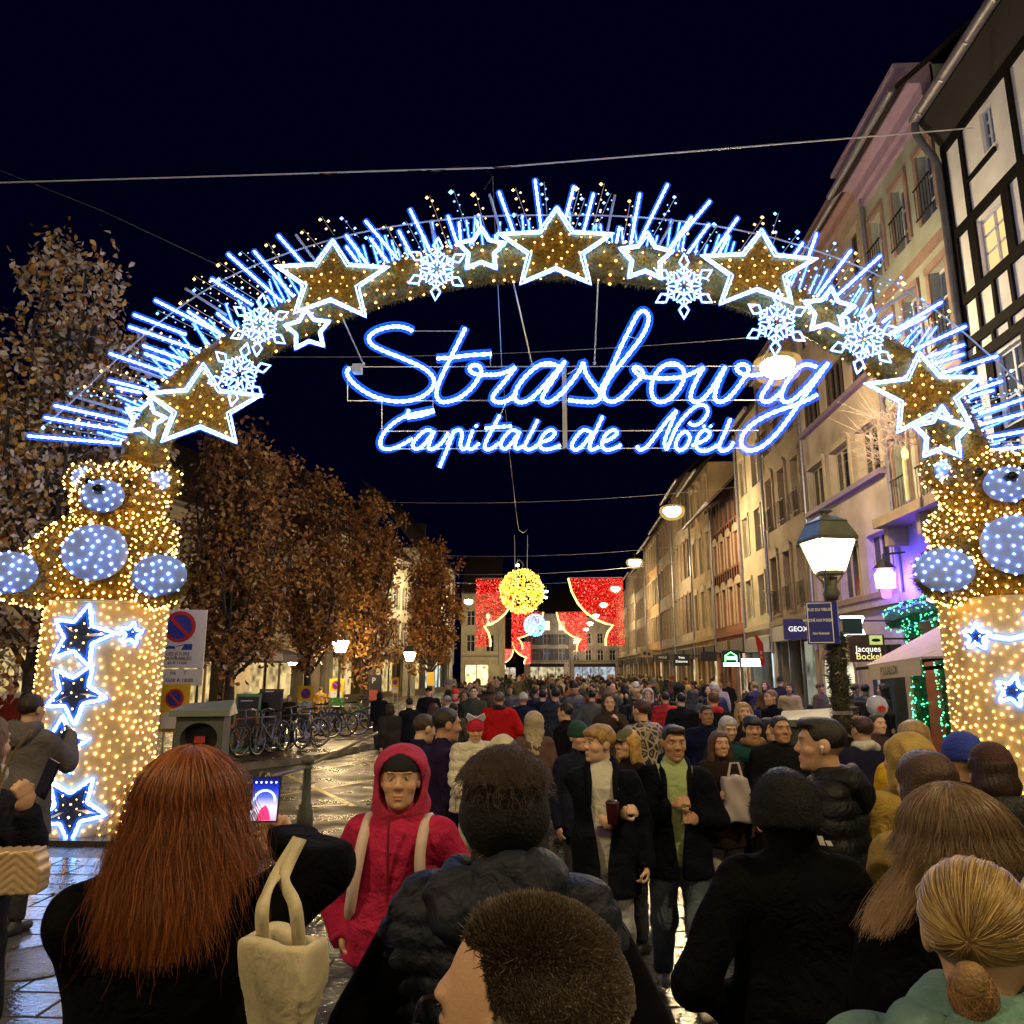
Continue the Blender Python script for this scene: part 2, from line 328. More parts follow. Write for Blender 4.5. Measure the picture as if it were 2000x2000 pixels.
# arc rail carrying the rays
rl = [(90, 830), (150, 775), (230, 700), (330, 615), (440, 545), (560, 495), (700, 455), (840, 432), (960, 422), (1085, 420)]
rl = rl + [(2170 - x, y) for x, y in rl[-2::-1]]
MB().tube(catmull([AP(*p, .12) for p in rl], 4), .012, 5).build('arc_rail', PALE, arch)
T1 = [(150,1522,650,1562),(240,1422,690,1500),(293,1358,690,1445),(585,1222,800,1275),(630,1262,760,1290),(590,1078,935,1195),(770,1035,1040,1130),(780,1078,1000,1160),(695,933,1080,1065),(720,868,1000,975),(835,790,1215,985),(1012,850,1185,965),(1170,860,1265,935),(1138,675,1360,815),(1228,540,1520,800),(1368,525,1580,770),(1498,440,1640,600),(1865,440,1935,530),(1865,500,1925,580)]
T2 = [(175,362,355,575),(70,440,190,600),(200,455,300,590),(415,300,525,525),(355,415,430,560),(620,335,675,500),(680,370,690,480),(775,360,790,430),(875,440,890,480),(895,205,975,425),(1090,140,1125,420),(1300,175,1255,345),(1405,215,1350,425),(1545,395,1525,500),(1655,215,1605,490),(1805,165,1650,480),(1935,340,1790,545)]
T3 = [(240,255,10,530),(235,380,110,550),(390,345,250,545),(340,440,290,535),(740,480,670,580),(815,430,770,555),(1000,520,800,790),(1160,550,920,770),(1220,870,1170,910),(1490,800,1190,980),(1400,880,1190,990),(1620,930,1310,1070),(1610,1030,1400,1100),(1610,1080,1420,1140),(1790,1090,1470,1190),(1815,1225,1600,1300),(1770,1275,1640,1310),(1715,1370,1640,1400),(1990,1385,1680,1465),(2030,1480,1710,1535),(2010,1575,1730,1600),(2000,1300,1690,1400)]
for zz, T in ((Z1, T1), (Z2, T2), (Z3, T3)):
    for a, b, c, d in T: rope('ray_or_glow_tube', [AP(*zz(a, b), .1), AP(*zz(c, d), .1)], arch, .019)
LEDX = emit((.10, .28, 1), 7, 'fill_glow_tube')
for i in range(3, len(cpts) - 3):          # short blue tubes added to stand in for glow between the rays
    for rep in range(1 if i % 2 else 2):
        tt = (cpts[i + 1] - cpts[i - 1]).normalized(); nn = Vector((-tt.z, 0, tt.x)); p = cpts[i].lerp(cpts[i + 1], random.random()); p = Vector((p.x, .2 + .05 * rep, p.z)); d_ = (nn + Vector((random.gauss(0, .12), 0, 0))).normalized()
        rope('ray_or_glow_tube', [p + d_ * random.uniform(.55, .95), p + d_ * .25], arch, .012, m=LEDX)
PL = [(Z1,370,1300,660,1385),(Z1,700,1150,900,1220),(Z1,1000,728,1220,870),(Z1,1595,437,1700,580),(Z2,525,365,555,480),(Z2,845,220,905,425),(Z2,1520,225,1480,420),(Z2,1835,360,1750,510),(Z3,1345,720,1080,890),(Z3,1840,1370,1650,1430)]
for zz, a, b, c, d in PL: MB().tube([AP(*zz(a, b), .14), AP(*zz(c, d), .14)], .02, 6).build('unlit_ray', PALE, arch)
ST = [(Z1,230,1460,650,1540,1),(Z1,450,1250,780,1330,0),(Z1,545,1155,870,1260,0),(Z1,380,1275,700,1350,1),(Z1,700,1075,960,1180,1),(Z1,850,845,1170,1000,1),(Z1,975,790,1250,950,0),(Z1,1050,660,1340,830,0),(Z1,1050,720,1280,860,1),(Z1,1180,585,1480,800,0),(Z1,1180,665,1400,800,1),(Z1,1300,525,1560,750,1),(Z1,1445,480,1590,720,0),(Z1,1635,410,1735,520,0),(Z1,1735,340,1800,440,0),(Z1,1840,340,1932,450,1),(Z1,420,1420,700,1480,0),(Z1,780,950,1050,1060,0),
 (Z2,520,225,630,520,0),(Z2,650,195,740,450,1),(Z2,770,210,820,400,0),(Z2,985,185,1070,420,0),(Z2,990,320,1020,420,1),(Z2,1140,155,1155,320,1),(Z2,1330,185,1275,390,0),(Z2,1360,240,1300,420,1),(Z2,1465,160,1400,400,0),(Z2,1500,215,1420,410,1),(Z2,1605,250,1560,500,0),(Z2,1850,230,1730,440,1),(Z2,395,365,490,540,1),(Z2,285,385,380,560,0),(Z2,190,440,280,590,1),
 (Z3,530,340,390,540,0),(Z3,610,320,570,440,1),(Z3,720,420,620,550,1),(Z3,920,480,830,620,1),(Z3,1045,540,890,750,0),(Z3,1165,600,960,780,1),(Z3,1300,710,1040,870,0),(Z3,1280,670,960,800,1),(Z3,1400,800,1180,900,1),(Z3,1545,860,1290,990,0),(Z3,1880,1185,1500,1290,1),(Z3,1932,1270,1600,1380,0),(Z3,1980,1545,1740,1560,0),(Z3,1900,1280,1620,1350,1),(Z3,130,400,60,540,0),(Z3,280,385,170,550,1),(Z3,600,420,560,560,0),(Z3,780,590,690,720,0),(Z3,830,620,750,760,1)]
for zz, a, b, c, d, kind in ST:
    p, q = AP(*zz(a, b), .13), AP(*zz(c, d), .13); o = MB().tube([p, q], .006, 4).build('bulb_string', PALE, arch)
    L_ = (q - p).length; nb = max(4, int(L_ / .075)); dv = (q - p).normalized(); sd = dv.cross(Vector((0, 1, 0)))
    pts = [p.lerp(q, (i + .3) / nb) + sd * (.045 if i % 2 else -.045) * (1 if random.random() < .8 else .3) for i in range(nb)]
    bulbs('bulbs', pts, [.011 + .016 * (random.random() ** 3) + (.016 if i == 0 else 0) for i in range(nb)], LEDB2 if kind else LEDA2, o)
# stars
def star_pts(tips, inner=.5, dy=0, gap=1.0):
    T = [AP(*t, dy) for t in tips]; c = sum(T, Vector()) / 5; out = []
    for i in range(5):
        a, b = T[i], T[(i + 1) % 5]; out += [c + (a - c) * gap, c + ((a + b) / 2 - c) * inner * gap]
    return c, out
BIG = [[(397,709),(513,771),(462,865),(315,863),(283,767)], [(650,467),(760,521),(715,619),(574,612),(536,519)], [(1088,403),(1199,456),(1154,555),(1016,555),(972,456)], [(1488,447),(1597,505),(1548,593),(1405,595),(1369,499)], [(1795,686),(1921,735),(1901,836),(1753,845),(1688,749)]]
for tips in BIG:
    c, o1 = star_pts(tips, .6, -.36); _, o2 = star_pts(tips, .58, -.36, .9)
    s = rope('star', o1 + [o1[0]], arch, .0125); rope('inner_outline', o2 + [o2[0]], s, .008)
    _, fl = star_pts(tips, .58, -.33, .86); _, bk = star_pts(tips, .58, -.22, .86)
    f = MB(); f.v = [tuple(x) for x in fl + bk + [c + Vector((0, .03, 0))]]; f.f = [(20, (i + 1) % 10, i) for i in range(10)] + [(i, (i + 1) % 10, 10 + (i + 1) % 10, 10 + i) for i in range(10)]
    fo = f.build('tinsel_face', TINSEL, s); fo.data.update(); p, nn = sample(fo.data, 1700); nn[:, 1] = -abs(nn[:, 1]); blades('tinsel', p, nn, .06, .005, TINSEL, fo)
    q, qn = spread(p, nn, 46, .1); bulbs('amber_bulbs', q + np.array((0, -.05, 0)), RNG.uniform(.009, .022, len(q)), emit((1, .46, .08), 7, 'amber_beam'), fo)
for x, y, wd, tilt in ((283, 818, 84, .25), (601, 644, 92, -.1), (940, 488, 98, 0), (1262, 503, 108, .05), (1619, 608, 104, .1), (1840, 847, 118, 0)):
    t = [(x + wd / 1.9 * math.sin(2 * math.pi * i / 5 + tilt), y - wd / 2.1 * math.cos(2 * math.pi * i / 5 + tilt)) for i in range(5)]
    c, o1 = star_pts(t, .68, -.38); _, o2 = star_pts(t, .68, -.38, .82); s = rope('small_star', o1 + [o1[0]], arch, .014); rope('inner_outline', o2 + [o2[0]], s, .008)
# snowflakes
for x, y, r, t in ((507, 635, 60, .1), (467, 731, 62, .25), (853, 525, 60, .05), (1336, 559, 62, 0), (1517, 630, 64, .05), (1688, 662, 68, .2)):
    def q(a, k): return AP(x + r * k * math.sin(a), y - r * k * math.cos(a), -.42)
    hub = [q(math.pi * i / 6, .2 if i % 2 else .34) for i in range(12)]; s = rope('snowflake', hub + [hub[0]], arch, .010)
    for i in range(6):
        a = math.pi * i / 3 + t
        rope('crystal_tip', [q(a, .55), q(a - .2, .76), q(a, 1.02), q(a + .2, .76), q(a, .55)], s, .010)
        rope('crystal_arm', [q(a, .1), q(a, .6)], s, .010); rope('crystal_facet', [q(a, .34), q(a - .3, .5), q(a, .62), q(a + .3, .5), q(a, .34)], s, .009); rope('crystal_arm', [q(a - .42, .55), q(a, .38), q(a + .42, .55)], s, .010); rope('crystal_arm', [q(a + .52, .2), q(a + .52, .5)], s, .009)
# ---------------------------------------------------------------- lettering sign
sign = empty('lettering_sign', (0, YA, 0), 0, 'blue-white light script reading Strasbourg Capitale de Noël hung under the arch', 'light sign')
def W(L_, zz=Z2, dx=0): return [AP(*zz(x + dx, y), -.05) for x, y in L_]
def word(name, strokes, r):
    for zz, s in strokes: rope(name, catmull(W(s, zz), 5), sign, r, .05)
big = [(Z2, [(430,955),(380,935),(310,933),(235,955),(195,990),(212,1030),(280,1065),(380,1105),(470,1145),(530,1190),(545,1240),(510,1290),(440,1325),(340,1335),(240,1315),(160,1275),(100,1225),(75,1180),(90,1155)]),
 (Z2, [(715,940),(680,1010),(620,1130),(570,1240),(558,1300),(580,1335),(630,1335),(690,1310),(750,1260),(790,1200),(800,1165),(780,1140),(745,1145),(740,1170),(775,1190),(830,1192),(890,1190),(940,1175),(985,1150)]),
 (Z2, [(560,1105),(640,1100),(740,1088),(855,1080)]),
 (Z2, [(985,1150),(940,1210),(890,1270),(862,1310),(872,1335),(910,1340),(950,1325),(990,1290)]),
 (Z2, [(1225,1150),(1170,1130),(1110,1142),(1040,1200),(990,1270),(983,1320),(1010,1340),(1060,1325),(1120,1270),(1190,1190),(1252,1118)]),
 (Z2, [(1252,1118),(1200,1200),(1140,1290),(1128,1322),(1155,1340),(1200,1320),(1270,1250),(1330,1170),(1350,1128),(1362,1180),(1400,1240),(1440,1290),(1435,1325),(1400,1340),(1330,1337),(1270,1330)]),
 (Z2, [(1440,1290),(1455,1250),(1500,1165),(1555,1040),(1610,930),(1650,860),(1680,850),(1702,880),(1690,940),(1650,1010),(1580,1100),(1500,1200),(1460,1280),(1470,1325),(1510,1338),(1560,1312),(1620,1250),(1670,1195),(1662,1165),(1632,1150),(1624,1165),(1650,1192),(1700,1207),(1800,1212),(1890,1202),(1945,1180),(2000,1152)]),
 (Z2, [(1892,1200),(1888,1165),(1850,1135),(1800,1137),(1750,1175),(1720,1240),(1720,1300),(1750,1337),(1800,1332),(1850,1290),(1885,1235),(1892,1200)]),
 (Z3, [(206,1152),(165,1220),(135,1300),(150,1335),(190,1330),(240,1280),(290,1200),(322,1150)]),
 (Z3, [(322,1150),(290,1220),(265,1300),(280,1335),(320,1330),(370,1285),(420,1215),(448,1165),(430,1137),(395,1140),(385,1165),(420,1190),(480,1194),(540,1184),(600,1165)]),
 (Z3, [(600,1165),(565,1230),(520,1300),(525,1333),(560,1335),(600,1305),(640,1265)]),
 (Z3, [(815,1150),(760,1135),(710,1160),(655,1230),(625,1300),(640,1338),(690,1325),(760,1260),(830,1180),(875,1130)]),
 (Z3, [(875,1130),(800,1235),(710,1360),(610,1495),(520,1578),(450,1600),(410,1570),(420,1510),(480,1450),(570,1400),(680,1360),(760,1330),(815,1300)])]
small = [(Z2, [(410,1380),(398,1415)]), (Z2, [(545,1380),(480,1393),(400,1412),(330,1450),(280,1500),(255,1550),(265,1585),(310,1592),(370,1570),(430,1535)]), (Z2, [(400,1425),(480,1412),(548,1390)]),
 (Z2, [(550,1505),(505,1490),(455,1530),(430,1570),(450,1592),(490,1570),(545,1498),(522,1555),(518,1590),(545,1590),(590,1555),(622,1505)]),
 (Z2, [(655,1490),(630,1560),(600,1630),(575,1690)]), (Z2, [(615,1570),(650,1505),(685,1490),(697,1520),(688,1565),(700,1595),(725,1580)]),
 (Z2, [(755,1490),(733,1550),(727,1585),(750,1592),(790,1560)]), (Z2, [(770,1464),(776,1472)]),
 (Z2, [(900,1410),(860,1485),(822,1560),(822,1590),(850,1592),(895,1560)]), (Z2, [(820,1482),(890,1474),(965,1470)]),
 (Z2, [(1010,1505),(965,1490),(922,1530),(905,1572),(928,1592),(962,1562),(1008,1498),(985,1560),(990,1592),(1030,1575)]),
 (Z2, [(1105,1435),(1072,1500),(1037,1568),(1042,1592),(1070,1592),(1110,1565)]),
 (Z2, [(1115,1558),(1170,1540),(1197,1507),(1175,1490),(1140,1512),(1115,1560),(1130,1592),(1175,1592),(1228,1572)]),
 (Z2, [(1400,1505),(1352,1490),(1310,1530),(1288,1575),(1310,1597),(1350,1570),(1402,1500)]), (Z2, [(1455,1415),(1415,1500),(1385,1570),(1395,1597),(1435,1580)]),
 (Z2, [(1445,1560),(1500,1537),(1532,1507),(1510,1490),(1470,1517),(1450,1567),(1470,1597),(1510,1592),(1556,1570)]),
 (Z2, [(1640,1575),(1655,1597),(1692,1580),(1742,1520),(1800,1442),(1852,1385)]), (Z2, [(1852,1385),(1822,1460),(1788,1550),(1800,1597)]),
 (Z3, [(6,1597),(30,1540),(60,1475),(110,1410),(170,1360),(215,1360),(226,1400),(190,1450),(150,1465),(125,1450)]),
 (Z3, [(110,1495),(75,1520),(55,1570),(75,1600),(110,1580),(132,1530),(110,1495)]),
 (Z3, [(140,1575),(215,1542),(238,1510),(212,1490),(177,1520),(163,1572),(185,1602),(230,1600),(282,1570)]), (Z3, [(203,1466),(210,1474)]), (Z3, [(239,1466),(246,1474)]),
 (Z3, [(350,1430),(320,1502),(290,1572),(300,1602),(340,1592),(366,1556)])]
word('letter_stroke', big, .026); word('letter_stroke', small, .022)
def bar(zz, a, b, c, d, r=.008): MB().tube([AP(*zz(a, b)), AP(*zz(c, d))], r, 4).build('frame_bar', STEEL, sign)
def b23(y, x0, x1): MB().tube([AP(*Z2(x0, y)), AP(*Z3(x1, y - 4))], .009, 4).build('frame_bar', STEEL, sign)
b23(1150, 80, 875); b23(1333, 80, 640); b23(1497, 265, 500); b23(1592, 260, 420)
for q in ((80,1150,80,1330),(265,1333,265,1590),(540,1333,540,1385),(430,957,700,957),(850,1080,850,1150),(1590,985,1645,1000),(1540,1095,1560,1140),(1265,1190,1320,1155),(935,1340,900,1415)): bar(Z2, *q)
MB().box((AP(*Z2(1240, 1590)).x, -.03, AP(*Z2(1240, 1592)).z), (AP(*Z2(1265, 1590)).x, .03, AP(*Z2(1240, 1150)).z)).build('centre_post', STEEL, sign)
bx = AP(*Z2(135, 1165)); MB().box((bx.x - .06, -.08, bx.z - .06), (bx.x + .06, .04, bx.z + .06)).build('junction_box', mat((.4, .4, .42), .5), sign)
for a, b, c, d in ((50, 880, 165, 1135), (970, 680, 1075, 1140), (1430, 680, 1410, 1130)):
    p, q = AP(*Z2(a, b)), AP(*Z2(c, d)); ch = MB(); nl = int((q - p).length / .05); dv = (q - p).normalized()
    for i in range(nl):
        m_ = p.lerp(q, (i + .5) / nl); s = dv.orthogonal().normalized(); s = (s if i % 2 else dv.cross(s)) * .012
        ch.tube([m_ - dv * .03 - s * .3, m_ - s, m_ + dv * .03 - s * .3, m_ + dv * .03 + s * .3, m_ + s, m_ - dv * .03 + s * .3, m_ - dv * .03 - s * .3], .004, 3)
    ch.build('chain', STEEL, sign); MB().lathe([(0, -.03), (.022, -.02), (.022, .02), (0, .03)], q, 6).build('shackle', STEEL, sign)
# ---------------------------------------------------------------- pedestals and bears
FAB = mat((.62, .5, .3), .9, .12, 9, .3, 120, key='jute'); BLUEFAB = mat((.30, .42, .85), .8, .1, key='pale_blue_felt')
def led_star(parent, c, r, rot, Rd, stretch=None):
    # star outline bent round a drum of radius Rd; c = (angle, z)
    pts = []
    for i in range(10):
        a = rot + math.pi * i / 5; k = r * (1 if i % 2 == 0 else .45)
        if stretch and i == stretch[0]: k *= stretch[1]
        pts.append((c[0] + k * math.sin(a) / Rd, c[1] + k * math.cos(a)))
    pts.append(pts[0]); out = []
    for (a0, z0), (a1, z1) in zip(pts[:-1], pts[1:]):
        for q in range(4): a = a0 + (a1 - a0) * q / 4; z = z0 + (z1 - z0) * q / 4; out.append((Rd * math.sin(a), -Rd * math.cos(a), z))
    out.append(out[0]); s = rope('light_star', out, parent, .018)
    back = MB(); cc = ((Rd - .03) * math.sin(c[0]), -(Rd - .03) * math.cos(c[0]), c[1])
    back.v = [(cc[0] * 1.015, cc[1] * 1.015, cc[2])] + [tuple(Vector(p) * .985 + Vector((0, 0, p[2] * .015))) for p in out[:-1]]
    back.f = [(0, i, i % (len(out) - 1) + 1) for i in range(1, len(out))]; back.build('star_face', mat((.02, .03, .06), .6, .4, 20), s)
def pedestal(x, label, sg):
    Rd, hd = .74, 2.84; t = empty('pedestal', (x, YA, 0), 0, label, 'pedestal', 'drum pedestals carrying the arch')
    dm = MB(); ns = 48
    prof = [(Rd, .06), (Rd, .1)] + [(Rd, .1 + (hd - .14) * i / 12) for i in range(1, 13)] + [(Rd - .015, hd), (.0, hd + .01)]
    dm.lathe(prof, n=ns, cap=False); d = dm.build('drum', FAB, t, True)
    MB().box((-.85, -.85, 0), (.85, .85, .06)).build('base_plate', mat((.05, .05, .05), .4), t)
    P, N = sample(d.data, 9000); k = (N[:, 1] < .3) & (P[:, 2] < hd - .02); Q, QN = spread(P[k], N[k], 900, .075); bulbs('amber_bulbs', Q + QN * .012, RNG.uniform(.007, .0175, len(Q)), LEDA, d)
    tr = MB().tube([(Rd * 1.0 * math.cos(a), Rd * 1.0 * math.sin(a), hd - .005) for a in np.linspace(0, 2 * math.pi, 40)], .02, 5).build('rim', FAB, t)
    return t, Rd
cxl = A(190, 1400).x; cxr = A(1990, 1400).x
pl, Rd = pedestal(cxl, 'gold-lit jute drum with a column of four star outlines under a teddy bear', 1)
for c, r, rt in (((.14, 2.4), .40, .22), ((.16, 1.72), .38, .5), ((.0, 1.1), .36, .1), ((.3, .38), .40, .55)): led_star(pl, c, r, rt, Rd + .03)
led_star(pl, (.92, 2.44), .15, .1, Rd + .03); rope('light_trail', [((Rd + .03) * math.sin(a), -(Rd + .03) * math.cos(a), z) for a, z in ((.56, 2.47), (.66, 2.44), (.78, 2.44))], pl, .018)
pr, Rd = pedestal(cxr, 'gold-lit jute drum with a shooting-star outline under the garland bear', -1)
led_star(pr, (-.95, 2.38), .17, .1, Rd + .03); rope('light_trail', [((Rd + .03) * math.sin(a), -(Rd + .03) * math.cos(a), z) for a, z in ((-.76, 2.38), (-.5, 2.34), (-.2, 2.4))], pr, .018); led_star(pr, (.15, 2.4), .38, .3, Rd + .03); led_star(pr, (-.55, 1.75), .18, .3, Rd + .03)
def bear(x, z, yaw, label):
    t = empty('bear_figure', (x, YA, z), yaw, label, 'bear figure')
    def fn(P):
        X, Y, Zc = P.T
        d = U(.12, ell(P, (0, .0, .62), (.72, .66, .62)), ell(P, (0, .06, .3), (.86, .7, .36)), ell(P, (0, -.06, 1.42), (.56, .52, .48)),
              ell(P, (0, -.5, 1.32), (.27, .22, .22)))
        for s in (-1, 1):
            d = U(.1, d, cone(P, (s * .5, -.2, .26), (s * .82, -.7, .3), .3, .3), cone(P, (s * .55, -.05, .95), (s * .62, -.6, .62), .22, .2))
            d = U(.04, d, np.maximum(ell(P, (s * .5, .02, 1.72), (.24, .13, .25)), -ell(P, (s * .5, -.14, 1.72), (.14, .08, .15))))
        return d + .018 * np.sin(X * 23) * np.sin(Y * 21) * np.sin(Zc * 25)
    b = sdf_obj('body', fn, (-1.3, -1.15, -.15), (1.3, .9, 2.1), .045, TINSEL, t)
    P, N = sample(b.data, 22000); k = N[:, 1] < .6; P, N = P[k], N[k]; hh = len(P) * 6 // 10
    blades('tinsel', P[:hh], N[:hh], .085, .006, TINSEL, b); blades('tinsel', P[hh:], N[hh:], .085, .006, TINS2, b)
    pads = [((0, -.74, .62), (.40, .12, .36), 'belly_patch', 60), ((0, -.7, 1.36), (.27, .13, .22), 'muzzle', 34)] + [((s * .86, -.97, .32), (.33, .1, .26), 'foot_pad', 46) for s in (-1, 1)]
    inpad = np.zeros(len(P), bool)
    for c, r, nm, nb in pads:
        c = np.array(c, float)
        inpad |= (np.abs((P - c) / (np.array(r) * 1.06))[:, (0, 2)] ** 2).sum(1) < 1
        o = sdf_obj(nm, lambda G, c=c, r=r: ell(G, c, r), c - np.array(r) - .06, c + np.array(r) + .06, .035, BLUEFAB, t)
        p, nn = sample(o.data, 900); kk = nn[:, 1] < -.25; q, qn = spread(p[kk], nn[kk], nb, .085); bulbs('blue_bulbs', q + qn * .012, RNG.uniform(.012, .023, len(q)), LEDB, o)
    MB().lathe([(0, -.06), (.05, -.05), (.085, 0), (.05, .05), (0, .06)], (0, -.84, 1.42), 12).build('nose', mat((.01, .01, .012), .2), t, True)
    for s in (-1, 1):
        MB().lathe([(0, -.05), (.04, -.04), (.06, 0), (.04, .04), (0, .05)], (s * .24, -.53, 1.58), 10).build('eye', mat((.01, .01, .012), .15), t, True)
        e = sdf_obj('ear_lining', lambda G, s=s: ell(G, (s * .5, -.11, 1.72), (.14, .04, .15)), (s * .5 - .2, -.2, 1.5), (s * .5 + .2, 0, 1.92), .03, BLUEFAB, t)
        p, nn = sample(e.data, 300); kk = nn[:, 1] < -.2; q, qn = spread(p[kk], nn[kk], 26, .05); bulbs('white_bulbs', q + qn * .012, RNG.uniform(.014, .024, len(q)), LEDB, e)
    Q, QN = spread(P[~inpad], N[~inpad], 800, .08); bulbs('amber_bulbs', Q + QN * .05, RNG.uniform(.009, .021, len(Q)), LEDA, b)
    return t
bear(cxl + .02, 2.82, R(12), 'seated garland teddy bear beside the tall autumn tree, on the star-column drum')
bear(cxr - .02, 2.82, R(-12), 'seated garland teddy bear on the drum beside the shop awning')
# ================================================================ buildings
GLASS = mat((.02, .025, .035), .08, .2, 3, spec=.6, key='glass'); GLASSB = mat((.05, .07, .12), .12, .2, 3, spec=.6)
WHITE = mat((.62, .62, .62), .5, .08); DARKT = mat((.010, .009, .009), .65, .3, 12, .2); ZINC = mat((.30, .29, .36), .4, .15, 8, metal=.5)
LITWIN = emit((1, .6, .24), .85, 'lit_room'); 
class Fac:
    def __init__(s, parent, O, S, N): s.p = parent; s.O = Vector(O); s.S = Vector(S); s.N = Vector(N)
    def P(s, a, z, o=0): return tuple(s.O + s.S * a + s.N * o + Vector((0, 0, z)))
    def bx(s, mb, a0, a1, z0, z1, o0, o1): return mb.hexa([s.P(a0, z0, o0), s.P(a1, z0, o0), s.P(a1, z0, o1), s.P(a0, z0, o1), s.P(a0, z1, o0), s.P(a1, z1, o0), s.P(a1, z1, o1), s.P(a0, z1, o1)])
    def part(s, name, m, a0, a1, z0, z1, o0, o1, parent=None): return s.bx(MB(), a0, a1, z0, z1, o0, o1).build(name, m, parent or s.p)
    def wall(s, L, z0, z1, holes, m, dep=.2, a_start=0):
        xs = sorted({a_start, L, *[h[0] for h in holes], *[h[1] for h in holes]}); zs = sorted({z0, z1, *[h[2] for h in holes], *[h[3] for h in holes]}); b = MB()
        for a, c in zip(xs[:-1], xs[1:]):
            for d, e in zip(zs[:-1], zs[1:]):
                if not any(h[0] <= a + 1e-6 and c <= h[1] + 1e-6 and h[2] <= d + 1e-6 and e <= h[3] + 1e-6 for h in holes): b.quad(s.P(a, d), s.P(c, d), s.P(c, e), s.P(a, e))
        for h in holes:
            q = [(h[0], h[2]), (h[1], h[2]), (h[1], h[3]), (h[0], h[3])]
            for i in range(4): (a, d), (c, e) = q[i], q[(i + 1) % 4]; b.quad(s.P(a, d), s.P(c, e), s.P(c, e, -dep), s.P(a, d, -dep))
        return b.build('wall', m, s.p)
    def window(s, a0, a1, z0, z1, frame=WHITE, pane=GLASS, dep=.16, mull=1, trans=(.62,), sill=None, trim=None, shut=None, rail=False, arch=False):
        f = MB(); t = .055; o0, o1 = -dep, -dep + .05
        s.bx(f, a0, a0 + t, z0, z1, o0, o1); s.bx(f, a1 - t, a1, z0, z1, o0, o1); s.bx(f, a0 + t, a1 - t, z0, z0 + t, o0, o1); s.bx(f, a0 + t, a1 - t, z1 - t, z1, o0, o1)
        for i in range(mull): c = a0 + (a1 - a0) * (i + 1) / (mull + 1); s.bx(f, c - .03, c + .03, z0 + t, z1 - t, o0, o1 + .006)
        for k in trans: c = z0 + (z1 - z0) * k; s.bx(f, a0 + t, a1 - t, c - .02, c + .02, o0, o1 - .008)
        w_ = f.build('window', frame, s.p); MB().quad(s.P(a0 + .01, z0 + .01, -dep + .02), s.P(a1 - .01, z0 + .01, -dep + .02), s.P(a1 - .01, z1 - .01, -dep + .02), s.P(a0 + .01, z1 - .01, -dep + .02)).build('pane', pane, w_)
        if sill: s.part('sill', sill, a0 - .1, a1 + .1, z0 - .1, z0 - .002, -.02, .12, w_)
        if trim:
            b = MB(); s.bx(b, a0 - .13, a0 - .003, z0, z1 + .003, -.02, .05); s.bx(b, a1 + .003, a1 + .13, z0, z1 + .003, -.02, .05); s.bx(b, a0 - .13, a1 + .13, z1 + .005, z1 + .17, -.02, .07)
            if arch:
                c = (a0 + a1) / 2; hw = (a1 - a0) / 2 + .13; q = [s.P(c + hw * math.cos(x), z1 + .17 + .22 * math.sin(x), .06) for x in np.linspace(0, math.pi, 9)]; b.poly(q)
            b.build('surround', trim, w_)
        if shut:
            wd = (a1 - a0) * .5
            for (x0, x1) in ((a0 - wd - .02, a0 - .02), (a1 + .02, a1 + wd + .02)):
                sb = MB(); s.bx(sb, x0, x0 + .05, z0, z1, .01, .055); s.bx(sb, x1 - .05, x1, z0, z1, .01, .055); nz = 12
                for i in range(nz): zz = z0 + (z1 - z0) * i / nz; s.bx(sb, x0 + .05, x1 - .05, zz, zz + (z1 - z0) / nz * .8, .015, .045)
                sb.build('shutter', shut, w_)
        if rail:
            rb = MB(); rb.tube([s.P(a0 - .05, z0 + .8, .14), s.P(a1 + .05, z0 + .8, .14)], .02, 4); rb.tube([s.P(a0 - .05, z0 + .08, .14), s.P(a1 + .05, z0 + .08, .14)], .02, 4)
            nb = int((a1 - a0) / .12)
            for i in range(nb + 1): x = a0 + (a1 - a0) * i / nb; rb.tube([s.P(x, z0 + .08, .14), s.P(x, z0 + .8, .14)], .01, 3)
            rb.build('railing', DARKT, w_)
        return w_
    def cornice(s, L, z, m, steps=((0, .25, .12), (.25, .45, .3), (.45, .6, .5)), a0=0):
        b = MB()
        for q0, q1, o in steps: s.bx(b, a0, L, z + q0 + .001, z + q1, -.05, o)
        b.build('cornice', m, s.p)
    def roof(s, L, z, rise, run, over, m, a0=0, gut=ZINC):
        b = MB(); k = rise / run; e = -over; b.hexa([s.P(a0 - .05, z + k * e, over), s.P(L + .05, z + k * e, over), s.P(L + .05, z + rise, -run), s.P(a0 - .05, z + rise, -run), s.P(a0 - .05, z + k * e + .14, over), s.P(L + .05, z + k * e + .14, over), s.P(L + .05, z + rise + .14, -run), s.P(a0 - .05, z + rise + .14, -run)])
        r_ = b.build('roof', m, s.p)
        if gut: MB().tube([s.P(a0, z + k * e + .05, over + .08), s.P(L, z + k * e + .05, over + .08)], .08, 8).build('gutter', gut, r_)
        return r_
    def pipe(s, a, z0, z1, m=ZINC, o=.1, r=.055): MB().tube([s.P(a, z0, o), s.P(a, z1, o)], r, 8).build('downpipe', m, s.p)
ROOF = mat((.035, .022, .02), .8, .3, 5, .4, 20)
